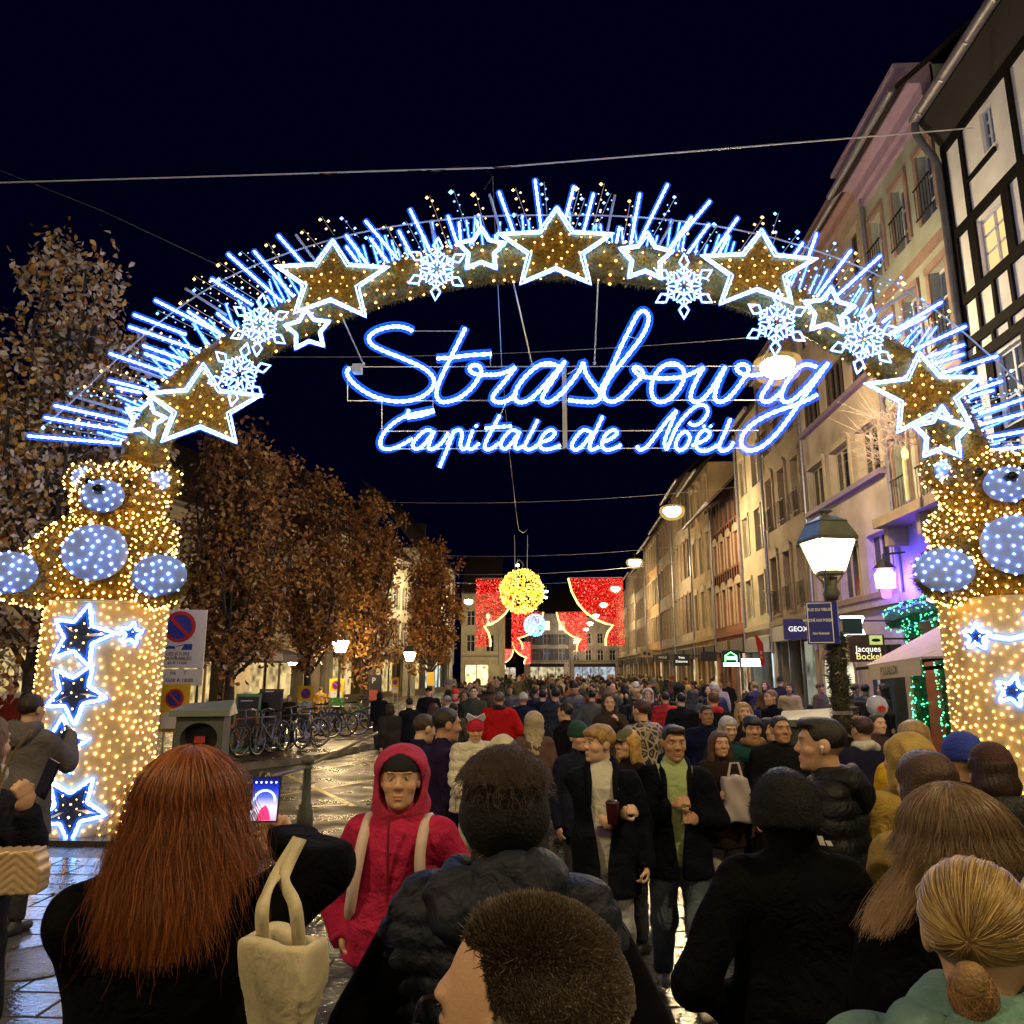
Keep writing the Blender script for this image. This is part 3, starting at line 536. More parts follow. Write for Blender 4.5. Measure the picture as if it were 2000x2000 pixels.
def shop(fc, a0, a1, z1, glow, frame, fascia=None, fz=.55):
    # recessed lit shop window with fascia board, stall riser and glazing bars
    w_ = fc.part('shop_front', frame, a0, a1, 0, .45, -.35, -.02)
    g = MB().quad(fc.P(a0, .45, -.9), fc.P(a1, .45, -.9), fc.P(a1, z1, -.9), fc.P(a0, z1, -.9)); g.build('lit_interior', glow, w_)
    nb = max(2, int((a1 - a0) / 1.3))
    for i in range(nb + 1): x = a0 + (a1 - a0) * i / nb; fc.part('glazing_bar', frame, x - .04, x + .04, .45, z1, -.12, -.02, w_)
    if fascia: fc.part('fascia', fascia, a0 - .05, a1 + .05, z1 + .002, z1 + fz, -.3, .12, w_)
def shade_mat(c, s):
    k = ('shop', tuple(c), s)
    if k in _m: return _m[k]
    m = bpy.data.materials.new('lit_shop'); m.use_nodes = True; t = m.node_tree; t.nodes.clear(); e = t.nodes.new('ShaderNodeEmission'); o = t.nodes.new('ShaderNodeOutputMaterial'); g_ = t.nodes.new('ShaderNodeNewGeometry')
    v = t.nodes.new('ShaderNodeTexVoronoi'); v.distance = 'CHEBYCHEV'; v.inputs['Scale'].default_value = 1.7; n_ = t.nodes.new('ShaderNodeTexNoise'); n_.inputs['Scale'].default_value = 1.1; mx = t.nodes.new('ShaderNodeMath'); mx.operation = 'MULTIPLY'; r = t.nodes.new('ShaderNodeValToRGB')
    r.color_ramp.elements[0].position = .02; r.color_ramp.elements[0].color = (*[x * .12 for x in c], 1); r.color_ramp.elements[1].position = .32; r.color_ramp.elements[1].color = (*c, 1)
    L = t.links.new; L(g_.outputs['Position'], v.inputs['Vector']); L(g_.outputs['Position'], n_.inputs['Vector']); L(v.outputs['Distance'], mx.inputs[0]); L(n_.outputs['Fac'], mx.inputs[1]); L(mx.outputs[0], r.inputs[0]); L(r.outputs[0], e.inputs[0]); L(e.outputs[0], o.inputs[0]); e.inputs[1].default_value = s * .7; _m[k] = m; return m
def bld(name, label, O, S, N, L, eave, wallc, rows, z_g=3.5, trimc=None, cor=None, shops=None, roofc=None, over=.4, rise=4.5, run=5, pipe=True, depth=9, grp=None, win={}):
    t = empty(name, O, 0, label, 'building', grp); t.location = (0, 0, 0); fc = Fac(t, O, S, N); g_ = sum(wallc) / 3; wallc = [c_ * .72 + g_ * .28 for c_ in wallc]; wallc = [min(.8, c_ * 1.12) for c_ in wallc]; wm = mat(wallc, .85, .3, .9, .3, 30); holes = []; wins = []
    for z0, z1, n_, wd, st in rows:
        pitch = L / n_
        for i in range(n_): c = pitch * (i + .5) + st.get('off', 0); h = (c - wd / 2, c + wd / 2, z0, z1); holes.append(h); wins.append((h, st))
    gh = []
    for sh_ in (shops or []): gh.append((sh_[0], sh_[1], 0, sh_[2]))
    fc.wall(L, 0, eave, holes + gh, wm)
    for h, st in wins:
        kw = {k: v for k, v in st.items() if k != 'off'}; fc.window(*h, **kw)
    for sh_ in (shops or []): shop(fc, *sh_)
    b = MB(); b.quad(fc.P(0, 0), fc.P(0, 0, -depth), fc.P(0, eave, -depth), fc.P(0, eave)); b.quad(fc.P(L, 0), fc.P(L, 0, -depth), fc.P(L, eave, -depth), fc.P(L, eave)); b.quad(fc.P(0, 0, -depth), fc.P(L, 0, -depth), fc.P(L, eave, -depth), fc.P(0, eave, -depth)); b.build('side_wall', wm, t)
    if cor: fc.cornice(L, eave - .55, mat(cor, .7, .15, 3))
    fc.part('string_course', mat([c * .8 for c in wallc], .8, .15), .02, L - .02, z_g + .02, z_g + .22, -.05, .12)
    fc.roof(L, eave + .05, rise, run, over, roofc or ROOF)
    if pipe: fc.pipe(L - .12, 2.6, eave - .2)
    return t, fc
XR = 8.0; SY, NX = (0, 1, 0), (-1, 0, 0)
BROWN = mat((.12, .08, .055), .7, .2, 9); BLUESH = mat((.10, .12, .2), .6, .15, 9); STONE = mat((.30, .22, .16), .8, .2, 4, .2); PINK = mat((.36, .24, .2), .8, .15, 4); CREAMT = mat((.5, .42, .3), .8, .12, 4)
# --- half-timbered house
ht = empty('half_timbered_house', (0, 0, 0), 0, 'tall white and black half-timbered house with lit casement windows', 'building'); y0 = 6.6; fc = Fac(ht, (XR, y0, 0), SY, NX); L = 14.32 - y0
PLAS = mat((.82, .82, .80), .9, .1, 2, .2, 40); TIMB = mat((.006, .005, .005), .8, .4, 10, .4, 25, spec=.15)
wy = [(12.62, 13.5), (11.0, 11.9), (9.4, 10.3), (7.6, 8.5)]; hol = []
for a, b in wy: hol += [(a - y0, b - y0, 9.12, 10.22), (a - y0, b - y0, 6.2, 7.55)]
for a, b in ((12.62, 13.0), (10.9, 11.3)): hol.append((a - y0, b - y0, 11.3, 12.15))
hol.append((.8, L - .6, 0, 3.1))
fc.wall(L, 0, 12.4, hol, PLAS)
for h in hol[:-1]:
    lit = h[2] > 9 and h[2] < 10; fc.window(*h, pane=LITWIN if lit and h[0] > 2 else GLASSB, mull=1, trans=(.38, .7), dep=.12, frame=mat((.5, .55, .68), .5, .05))
def beam(a0, z0, a1, z1, wd=.16):
    p, q = Vector((a0, z0)), Vector((a1, z1)); d = (q - p).normalized(); s = Vector((-d.y, d.x)) * wd / 2; c = [p - s, q - s, q + s, p + s]
    MB().hexa([fc.P(x.x, x.y, .005) for x in c] + [fc.P(x.x, x.y, .05 + .01 * random.random()) for x in c]).build('timber', TIMB, ht)
for z in (12.32, 10.38, 8.98, 8.1, 7.72, 6.05, 5.5, 4.9, 3.75): beam(0, z, L, z, .2)
posts = [L - .08]; 
for a, b in wy: posts += [a - y0 - .1, b - y0 + .12]
for x in posts:
    beam(x, 9.05, x, 10.3, .22); beam(x, 6.1, x, 7.65, .22); (beam(x, 10.45, x, 12.25, .11) if posts.index(x) % 2 == 0 else None); beam(x, 4.95, x, 5.45, .14)
for i in range(14): x = L - .08 - .52 * i; beam(x, 8.18, x, 8.9, .09); beam(x + .2, 7.78, x + .2, 8.03, .09); beam(x, 5.55, x, 6.0, .12)
for x in (L - 1.2, L - 3.6): beam(x - .5, 11.15, x + .5, 11.15, .09)
so = MB(); so.hexa([fc.P(0, 12.4, 0), fc.P(L, 12.4, 0), fc.P(L, 12.98, .4), fc.P(0, 12.98, .4), fc.P(0, 12.55, 0), fc.P(L, 12.55, 0), fc.P(L, 13.06, .4), fc.P(0, 13.06, .4)]); so.build('soffit', DARKT, ht)
rf = fc.roof(L, 13.5, 6, 5.5, .36, ROOF, gut=None)
MB().tube([fc.P(-1, 13.08, .5), fc.P(L, 13.08, .5)], .11, 10).build('gutter', ZINC, rf, True)
for i in range(8): MB().tube([fc.P(L - .3 - i * .9, 13.08, .5), fc.P(L - .33 - i * .9, 13.08, .5)], .12, 10).build('gutter_bracket', ZINC, rf)
MB().tube(catmull([fc.P(L - .05, 13.05, .5), fc.P(L - .02, 12.75, .48), fc.P(L, 12.4, .3), fc.P(L, 12.1, .16), fc.P(L, 11.2, .12), fc.P(L, 5, .12), fc.P(L, .2, .12)], 4), .075, 8).build('downpipe', mat((.1, .1, .12), .5), ht, True)
shop(fc, .8, L - .6, 3.1, shade_mat((1, .75, .4), .6), mat((.25, .06, .04), .6), mat((.05, .08, .05), .6))
# --- row on the same side of the street
pale = dict(frame=WHITE, pane=GLASSB, trim=PINK, rail=True, trans=(.33, .66), dep=.22)
t, fc = bld('green_shuttered_house', 'pale green town house with pink window surrounds and wide purple cornice', (XR, 14.4, 0), SY, NX, 3.75, 14.5, (.36, .40, .31),
  [(11.35, 12.95, 3, .62, {**pale}), (8.4, 10.2, 3, .66, {**pale}), (5.5, 7.3, 3, .7, {**pale})], shops=[(2.75, 3.6, 2.6, shade_mat((1, .98, .9), 2.6), DARKT, None)], over=.75)
fc.cornice(3.75, 13.55, mat((.42, .3, .42), .7, .1), ((0, .2, .1), (.2, .5, .22), (.5, .9, .5), (.9, 1.0, .75)))
for z in (10.6, 7.75): fc.part('band', PINK, 0, 3.75, z, z + .22, -.05, .07)
bal = fc.part('balcony', STONE, .2, 3.6, 5.2, 5.42, 0, .6); 
for a in (.5, 1.6, 3.2): fc.part('bracket', STONE, a, a + .18, 4.75, 5.19, .01, .45, bal)
# purple-flooded shop bay with straw bundle, balcony garland
POR = empty('shop_lantern', (0, 0, 0), 0, 'blue and magenta glowing lantern lamp above the awning', 'lantern'); lp = Vector((XR - .6, 17.6, 4.0))
MB().lathe([(.0, -.22), (.2, -.2), (.22, .1), (.15, .2), (.0, .22)], lp, 10).build('glass', emit((.10, .04, 1), 130, 'blue_lamp'), POR)
MB().lathe([(.26, .22), (.1, .4), (0, .45)], lp, 10).build('cap', DARKT, POR); MB().tube([lp + Vector((0, 0, .4)), lp + Vector((0, 0, .55)), lp + Vector((.5, 0, .6))], .025, 5).build('bracket', DARKT, POR)
MB().lathe([(.12, -.24), (.1, -.42), (0, -.45)], lp, 10).build('pendant', emit((1, .15, .6), 2), POR)
t, fc = bld('cream_house', 'plain cream house with wide brown-framed window bands and violet sills', (XR, 18.2, 0), SY, NX, 6.0, 14.5, (.47, .37, .27),
  [(9.35, 10.6, 3, 1.55, dict(frame=BROWN, pane=GLASS, mull=3, trans=(), trim=None, dep=.12)), (6.8, 8.1, 3, 1.4, dict(frame=CREAMT, pane=GLASS, mull=2, trans=(), trim=CREAMT, dep=.2)), (3.9, 5.35, 3, 1.5, dict(frame=CREAMT, pane=GLASS, mull=2, trans=(), dep=.2, trim=None)), (12.0, 13.4, 4, .7, dict(frame=BROWN, pane=GLASS, trim=CREAMT))], shops=[(.3, 2.2, 2.6, shade_mat((.9, 1, .85), 2.5), DARKT, None)], cor=(.42, .28, .26))
VIO = mat((.25, .18, .3), .7, .1)
for z in (9.2, 6.65, 3.72): fc.part('sill_band', VIO if z > 4 else STONE, .2, 5.8, z, z + .14, -.05, .16)
for a in (3.6, 5.0):      # round-arched doorways
    hw = .55; b = MB(); out = [(a + (hw + .2) * math.cos(x), 1.9 + (hw + .2) * math.sin(x)) for x in np.linspace(0, math.pi, 13)]; inn = [(a + hw * math.cos(x), 1.9 + hw * math.sin(x)) for x in np.linspace(0, math.pi, 13)]
    out = [(a + hw + .2, 0)] + out + [(a - hw - .2, 0)]; inn = [(a + hw, 0)] + inn + [(a - hw, 0)]
    for i in range(len(out) - 1): b.quad(fc.P(*out[i], .1), fc.P(*out[i + 1], .1), fc.P(*inn[i + 1], .1), fc.P(*inn[i], .1)); b.quad(fc.P(*inn[i], .1), fc.P(*inn[i + 1], .1), fc.P(*inn[i + 1], .02), fc.P(*inn[i], .02))
    d_ = b.build('arched_surround', STONE, t); MB().poly([fc.P(*q, .03) for q in inn]).build('lit_doorway', shade_mat((1, .9, .6), 1.1), d_)
ow = dict(frame=CREAMT, pane=GLASS, trim=STONE, arch=True, rail=True, dep=.22)
bld('carved_stone_house', 'brown carved stone house with arched windows and iron balconies', (XR, 24.3, 0), SY, NX, 4.7, 13.2, (.30, .22, .14), [(4.0, 6.0, 3, .75, ow), (7.0, 8.9, 3, .75, ow), (9.9, 11.6, 3, .75, ow)], shops=[(.3, 4.4, 3.0, shade_mat((.8, .8, .6), .35), mat((.1, .1, .11), .5), mat((.25, .26, .27), .4))], cor=(.3, .23, .16))
bld('narrow_cream_house', 'narrow cream house with two plain windows on each floor', (XR, 29.05, 0), SY, NX, 3.95, 12.3, (.42, .35, .22), [(4.1, 5.6, 2, .85, dict(frame=WHITE, pane=GLASS, trim=CREAMT)), (6.6, 8.2, 2, .85, dict(frame=WHITE, pane=GLASS, trim=CREAMT)), (9.2, 10.7, 2, .8, dict(frame=WHITE, pane=GLASS, trim=CREAMT))], shops=[(.2, 3.7, 2.7, shade_mat((.7, .9, 1), 1.0), mat((.12, .12, .13), .5), mat((.2, .2, .2), .5))])
t, fc = bld('red_timbered_house', 'red timbered house with dark shutters under a deep overhanging roof', (XR, 33.05, 0), SY, NX, 5.9, 10.3, (.30, .085, .035), [(4.0, 5.7, 4, .8, dict(frame=CREAMT, pane=mat((.16, .11, .06), .5), trim=CREAMT, arch=True)), (6.6, 8.0, 4, .75, dict(frame=CREAMT, pane=GLASS, trim=CREAMT, arch=True)), (8.7, 10.0, 3, .7, dict(frame=BROWN, pane=GLASS, shut=mat((.05, .045, .04), .7)))], shops=[(.3, 2.6, 2.8, shade_mat((.75, 1, .8), 1.3), BROWN, mat((.05, .05, .05), .5)), (3.2, 5.5, 2.8, shade_mat((1, .8, .5), .6), BROWN, mat((.12, .09, .05), .5))], over=1.3, rise=5)
for i in range(12): fc.part('timber', TIMB, .2 + i * .48, .32 + i * .48, 6.0, 6.5, .0, .04)
for i in range(12): fc.part('timber', TIMB, .2 + i * .48, .32 + i * .48, 8.15, 8.6, .0, .04)
spec = [('ochre_house', 'ochre plaster house with tall arched yellow windows', 5.95, 12.6, (.45, .30, .11), 3, CREAMT, True), ('grey_house', 'greyish house with close-set dark shuttered windows', 7, 13.6, (.26, .21, .14), 5, STONE, False), ('brown_house', 'brown-grey house with ivy streaks and narrow windows', 7.1, 12.8, (.24, .18, .11), 5, STONE, False), ('orange_house', 'orange-yellow house with long rows of louvred windows', 8.8, 12.6, (.42, .22, .07), 6, CREAMT, False), ('dark_house', 'dark beige house with a jettied red-brown canopy', 8.5, 11.6, (.3, .22, .13), 5, STONE, False), ('beige_house', 'beige corner house with quoins by the red curtain', 9, 12, (.36, .3, .19), 5, STONE, False), ('tan_house', 'tan house with white shop signs at the street bend', 14, 11, (.3, .25, .16), 6, STONE, False)]
y = 39.0
for nm, lb, L_, ev, cl_, n_, tr, ar in spec:
    st = dict(frame=BROWN, pane=GLASS, trim=tr, arch=ar, trans=(.5,)); hz = (ev - 3.8) / 3
    gl = random.choice([(1, .85, .55), (.8, 1, .85), (1, .7, .35)])
    bld(nm, lb, (XR, y, 0), SY, NX, L_, ev, cl_, [(3.9 + hz * k + .3, 3.9 + hz * k + hz - .7, n_, .8, st) for k in range(3)], shops=[(.4, L_ * .45, 2.7, shade_mat(gl, 1.2), BROWN, DARKT), (L_ * .55, L_ - .4, 2.7, shade_mat((1, .75, .4), .8), BROWN, DARKT)], over=.6); y += L_ + .05
# --- houses at the end of the street
lit2 = dict(frame=WHITE, pane=GLASSB, trim=BLUESH, shut=None)
t, fc = bld('end_house', 'pale blue-white house closing the far end of the street', (-5.2, 130, 0), (1, 0, 0), (0, -1, 0), 7.6, 11.6, (.42, .42, .5), [(3.6, 5.6, 3, 1.2, dict(frame=WHITE, pane=GLASSB, shut=BLUESH)), (6.2, 8.0, 3, 1.2, dict(frame=WHITE, pane=GLASSB, shut=BLUESH)), (8.6, 10.2, 3, 1.1, dict(frame=WHITE, pane=emit((1, .75, .35), 1.6)))], shops=[(1, 6.6, 2.6, shade_mat((1, .85, .5), .7), BROWN, DARKT)])
bld('end_annex', 'dim brown house beside the pale house at the street end', (2.5, 131, 0), (1, 0, 0), (0, -1, 0), 8, 11, (.28, .23, .22), [(3.6, 5.4, 4, 1, dict(frame=WHITE, pane=GLASS)), (6.4, 8.2, 4, 1, dict(frame=WHITE, pane=GLASS))], shops=[(.6, 7.4, 2.6, shade_mat((.8, .9, 1), .6), BROWN, DARKT)])
bld('end_tall_house', 'dark tall house behind the second red curtain at the street end', (-16, 150, 0), (1, 0, 0), (0, -1, 0), 9, 12, (.2, .18, .2), [(3.6, 5.4, 4, 1, dict(frame=WHITE, pane=GLASS)), (6.4, 8.2, 4, 1, dict(frame=WHITE, pane=GLASS))], shops=[(.6, 8.4, 2.6, shade_mat((1, .8, .6), .7), BROWN, DARKT)])
# --- opposite side behind the trees
def leftb(nm, lb, p, q, ev, c, n_, rows, shops, **k):
    p, q = Vector((*p, 0)), Vector((*q, 0)); S = (q - p); L_ = S.length; S.normalize(); N = Vector((S.y, -S.x, 0))
    return bld(nm, lb, p, S, N, L_, ev, c, [(3.9 + 2.7 * i, 5.7 + 2.7 * i, n_, 1.0, dict(frame=WHITE, pane=GLASS, shut=mat((.2, .2, .19), .7), trim=CREAMT)) for i in range(rows)], shops=shops(L_), **k)
WARM = shade_mat((1, .72, .3), .9)
leftb('square_house', 'long pale house behind the autumn trees and cafe parasols', (-19, 6), (-17, 30), 8.8, (.4, .34, .22), 8, 2, lambda L: [(1, 7, 2.8, shade_mat((1, .7, .3), .5), BROWN, DARKT), (9, 15, 2.8, WARM, BROWN, DARKT), (17, 22, 2.8, WARM, BROWN, DARKT)])
leftb('shuttered_corner_house', 'cream house with shutters behind the third autumn tree', (-16.5, 30.5), (-14, 46), 9.3, (.42, .36, .24), 6, 2, lambda L: [(1, 6, 2.8, WARM, BROWN, DARKT), (8, 14, 2.8, WARM, BROWN, DARKT)])
leftb('tall_roof_house', 'dark-roofed house with dormers above the tree crowns', (-13.8, 46.5), (-11.6, 62), 10.6, (.38, .34, .25), 6, 2, lambda L: [(1, 6, 2.8, WARM, BROWN, DARKT), (8, 14, 2.8, WARM, BROWN, DARKT)], rise=6, run=6)
leftb('white_gabled_house', 'whitish house with green shutters beside the smallest tree', (-11.5, 62.5), (-10.3, 78), 12, (.45, .43, .34), 6, 3, lambda L: [(1, 6, 2.8, WARM, BROWN, DARKT), (8, 14, 2.8, shade_mat((.8, .95, .8), 1.0), BROWN, DARKT)], rise=6)
bld('corner_shop_house', 'cream corner house with a glowing yellow shop window', (-10.2, 84, 0), (1, 0, 0), (0, -1, 0), 4.2, 10.5, (.48, .42, .24), [(4, 5.8, 2, .9, dict(frame=WHITE, pane=GLASS, trim=CREAMT)), (6.8, 8.4, 2, .9, dict(frame=WHITE, pane=GLASS, trim=CREAMT))], shops=[(.4, 3.0, 2.6, shade_mat((1, .8, .35), 2.2), BROWN, CREAMT)])
for k, (x, yy, h0) in enumerate(((-15, 60, 14.6), (-13.5, 76, 14.8), (-18, 52, 14.2))):
    c = empty('chimney_stack', (x, yy, h0), 0, ['tall brick chimney on the dark-roofed house', 'square chimney on the whitish house roof', 'broad chimney on the cream house behind the trees'][k], 'chimney')
    MB().box((-.5, -.4, -2), (.5, .4, 1.6)).build('stack', mat((.04, .035, .03), .8), c); MB().box((-.58, -.48, 1.6), (.58, .48, 1.75)).build('cap', mat((.05, .045, .04), .8), c)
# ================================================================ lamps
LENS = emit((1, .74, .38), 350, 'sodium_lens'); HOUS = mat((.12, .12, .12), .5)
def hang_lamp(x, y, z, label, xw0=None, s=1):
    t = empty('hanging_lamp', (x, y, z), 0, label, 'street lamp', 'lamps hung over the street')
    MB().lathe([(.0, -.27), (.15, -.25), (.28, -.17), (.36, -.05), (.37, .03), (.3, .1)], n=18, cap=False).build('lens', LENS, t, True)
    MB().lathe([(.0, -.42), (.25, -.38), (.45, -.25), (.54, -.05), (.5, .12), (.36, .2)], n=18, cap=False).build('bloom_shell', glow_sleeve((1, .62, .16), .8, .72), t, True)  # glowing see-through shell added as bloom round the lens
    MB().lathe([(.32, .1), (.3, .13), (.16, .2), (.06, .23), (.05, .3), (0, .3)], n=18, cap=False).build('housing', HOUS, t, True)
    MB().tube([(0, 0, .28), (0, 0, .5)], .015, 5).build('hanger', STEEL, t); return t
lampz = 8.55
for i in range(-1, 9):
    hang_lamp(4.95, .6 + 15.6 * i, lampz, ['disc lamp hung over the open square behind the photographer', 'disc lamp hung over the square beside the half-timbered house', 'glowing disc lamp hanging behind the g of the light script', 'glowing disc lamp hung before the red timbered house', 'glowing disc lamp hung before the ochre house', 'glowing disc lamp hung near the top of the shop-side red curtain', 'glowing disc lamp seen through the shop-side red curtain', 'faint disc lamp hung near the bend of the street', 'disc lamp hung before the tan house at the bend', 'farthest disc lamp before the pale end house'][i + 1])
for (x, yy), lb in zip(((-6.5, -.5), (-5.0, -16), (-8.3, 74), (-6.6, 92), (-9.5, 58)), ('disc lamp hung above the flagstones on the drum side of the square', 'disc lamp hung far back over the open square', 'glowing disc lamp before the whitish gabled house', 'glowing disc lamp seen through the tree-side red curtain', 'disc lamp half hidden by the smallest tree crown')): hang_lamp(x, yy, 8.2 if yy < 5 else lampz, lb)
def wire(name, label, pts, r=.008, m=None, grp=None):
    o = MB().tube(pts, r, 4).build(name, m or STEEL); return tag(o, label, 'cable', grp)
def sag(a, b, s, n=12): a, b = Vector(a), Vector(b); return [a.lerp(b, i / n) - Vector((0, 0, s * 4 * (i / n) * (1 - i / n))) for i in range(n + 1)]
c = wire('span_cable', 'long span cable above the arch from the half-timbered house', [atY(-40, 358, 11.8), atY(400, 345, 11.8), atY(780, 333, 11.8), atY(960, 328, 11.8), atY(1300, 300, 11.9), atX(1900, 250, 7.9)], .013, mat((.6, .6, .62), .5, 0))
for i in range(9): p = atY(620 + i * 42, 337 - i * 1.2, 11.8); q = atY(662 + i * 42, 336 - i * 1.2, 11.8); MB().tube([p, (p + q) / 2 + Vector((0, 0, random.uniform(-.07, .04))), q], .012, 4).build('power_lead', DARKT)['kind'] = 'x'
for o in [o for o in col.objects if o.name.startswith('power_lead')]: del o['kind']; o.parent = c
MB().tube([atY(950, 332, 11.8), atY(962, 345, 11.7), atY(945, 370, 11.3)], .012, 4).build('power_lead', DARKT, c)
wire('guy_wire', 'thin guy wire sloping from the tall tree down to the arch', [atY(-20, 325, 12.2), atY(200, 412, 11.4), atY(430, 520, 10.3)], .009)
wire('drop_cable', 'thin vertical cable dropping behind the script towards the gold ball', [atY(962, 345, 11.6), atY(972, 545, 11.7), atY(980, 715, 12.5), atY(992, 860, 14), atY(1008, 1000, 18), atY(1013, 1035, 22), atY(1022, 1041, 30), atY(1030, 1034, 38)], .008)
for k, (yy, zz) in enumerate(((16.2, 8.95), (31.8, 8.95), (47.4, 8.95), (63, 8.95))):
    wire('lamp_cable', ['cable behind the light script carrying the first disc lamp', 'cable carrying the lamp before the red timbered house', 'cable carrying the lamp before the ochre house', 'cable carrying the lamp by the shop-side red curtain'][k], sag((XR, yy, zz + .6), (-9, yy, zz + .2), .35), .009, grp='lamp cables across the street')
# --- festive hangings
def festoon(x0, x1, y, ztop, zbot, flip, label):
    t = empty('light_curtain', ((x0 + x1) / 2, y, ztop), 0, label, 'light curtain', 'red light curtains over the street'); W_ = x1 - x0; hh = ztop - zbot
    e0 = [(0, 0), (.06, .2), (.17, .38), (.32, .52), (.5, .62), (.68, .68), (.8, .7), (.7, .8), (.66, .9), (.66, 1)]     # inner edge: (across, down)
    def X(k): return (W_ * (k - .5)) * (1 if flip else -1)
    edge = [(X(a), -hh * b) for a, b in e0]; outer = X(1)
    red = bpy.data.materials.get('red_curtain')
    if not red:
        red = bpy.data.materials.new('red_curtain'); red.use_nodes = True; tt = red.node_tree; tt.nodes.clear()
        tr = tt.nodes.new('ShaderNodeBsdfTransparent'); df = tt.nodes.new('ShaderNodeBsdfDiffuse'); df.inputs[0].default_value = (.3, .01, .01, 1); mx = tt.nodes.new('ShaderNodeMixShader'); mx.inputs[0].default_value = .38; oo = tt.nodes.new('ShaderNodeOutputMaterial')
        em = tt.nodes.new('ShaderNodeEmission'); em.inputs[0].default_value = (1, .02, .01, 1); em.inputs[1].default_value = .2; ads = tt.nodes.new('ShaderNodeAddShader')
        tt.links.new(df.outputs[0], ads.inputs[0]); tt.links.new(em.outputs[0], ads.inputs[1]); tt.links.new(tr.outputs[0], mx.inputs[1]); tt.links.new(ads.outputs[0], mx.inputs[2]); tt.links.new(mx.outputs[0], oo.inputs[0]); red.cycles.emission_sampling = 'NONE'
    net = MB()
    for (ax, az), (bx_, bz) in zip(edge[:-1], edge[1:]): net.hexa([(ax, -.02, az), (outer, -.02, az), (outer, .02, az), (ax, .02, az), (bx_, -.02, bz), (outer, -.02, bz), (outer, .02, bz), (bx_, .02, bz)])
    o = net.build('net', red, t); pts = []; 
    while len(pts) < 1500:
        v = random.random(); u = random.random(); b = v
        for (a0, b0), (a1, b1) in zip(e0[:-1], e0[1:]):
            if b0 <= b <= b1: lim = a0 + (a1 - a0) * (b - b0) / max(b1 - b0, 1e-6)
        if u >= lim: pts.append((X(u), -.05 * random.random() - .03, -hh * v))
    k = y / 51; bulbs('red_bulbs', pts[:900], RNG.uniform(.012, .032, 900) * k ** .7, emit((1, .03, .02), 2.2, 'red_led', False), o); bulbs('pink_bulbs', pts[900:1150], RNG.uniform(.012, .03, 250) * k ** .7, emit((1, .3, .2), 2.2, 'pink_led', False), o)
    MB().tube([(a, -.06, z) for a, z in edge], .065 * k ** .5, 6).build('yellow_edge', emit((1, .68, .18), 2.2, 'yellow_rope', False), t)
    MB().tube([(X(0), 0, .05), (X(1), 0, .05)], .03, 5).build('top_rail', STEEL, t); return t
def pxx(px, py, Y): return atY(px, py, Y)
for (a, b, t_, bo, Y, fl, lb) in ((930, 1014, 1131, 1263, 51, False, 'large red light curtain on the tree side behind the gold ball'), (1110, 1220, 1130, 1261, 51, True, 'large red light curtain on the shop side with a yellow swag edge'),
    (999, 1062, 1196, 1268, 95, False, 'smaller red light curtain behind the blue ball'), (1087, 1147, 1196, 1271, 95, True, 'smaller red light curtain in front of the pale end house'), (1001, 1036, 1254, 1297, 122, True, 'far small red curtain beyond the blue ball'), (978, 1003, 1268, 1306, 128, False, 'farthest small red curtain in the side street')):
    p, q = pxx(a, t_, Y), pxx(b, bo, Y); festoon(p.x, q.x, Y, p.z, q.z, fl, lb)
for k, Y in enumerate((51, 95)): wire('curtain_cable', ['cable carrying the large red curtains', 'cable carrying the smaller red curtains'][k], sag((XR, Y, 9.0), (-12, Y, 8.6), .5), .012)
def ball(px, py, rpx, Y, c1, c2, label):
    c = pxx(px, py, Y); r = rpx / F * Y; t = empty('light_ball', c, 0, label, 'light ball')
    m_ = MB()
    for k in range(9):
        a = random.random() * 6.28; b = random.random() * 3.14; u = Vector((math.cos(a) * math.sin(b), math.sin(a) * math.sin(b), math.cos(b))); v = u.orthogonal().normalized(); w_ = u.cross(v)
        m_.tube([(v * math.cos(x) + w_ * math.sin(x)) * r * .97 for x in np.linspace(0, 6.283, 25)], .025 * r, 4)
    m_.build('wire_frame', emit(c2, 1.6, 'ball_rope', False), t)
    g_ = RNG.normal(0, 1, (900, 3)); g_ /= np.linalg.norm(g_, axis=1)[:, None]; g_ *= r * RNG.uniform(.9, 1.05, (900, 1)); bulbs('bulbs', g_[:600], RNG.uniform(.02, .045, 600) * r, emit(c1, 4, 'ball_led'), t); bulbs('dim_bulbs', g_[600:] * .95, RNG.uniform(.02, .05, 300) * r, emit(c2, 1.6, 'ball_led_dim', False), t)
    for s in (-.3, .25): MB().tube([(s * r, 0, r * .9), (s * r * 1.1, 0, r * 2.6)], .02, 4).build('hanger', STEEL, t)
    MB().tube([(x * r, 0, r + z * r) for x, z in ((-.1, 0), (-.3, .25), (-.1, .45), (.08, .25), (0, 0))], .02 * r, 4).build('bow', STEEL, t); return t
ball(1019, 1155, 43, 40, (1, .62, .08), (1, .4, .03), 'big golden light ball hanging over the street')
ball(1045, 1221, 21, 76, (.25, .6, 1), (.1, .35, 1), 'blue-white light ball hanging below the golden ball')
for k, (px, py, Y) in enumerate(((1011, 1104, 60), (1067, 1155, 70), (1066, 1167, 70))):
    p = pxx(px, py, Y); t = empty('spot_light', p, 0, ['small cold spotlight hanging just above the golden ball', 'upper cold spotlight beside the golden ball', 'lower cold spotlight beside the golden ball'][k], 'spotlight'); MB().lathe([(0, -.12), (.14, -.08), (.16, .04), (0, .1)], n=10).build('lamp_face', emit((.5, .9, 1), 14), t, True); MB().tube([(0, 0, .08), (0, 0, .5)], .02, 4).build('stem', STEEL, t)
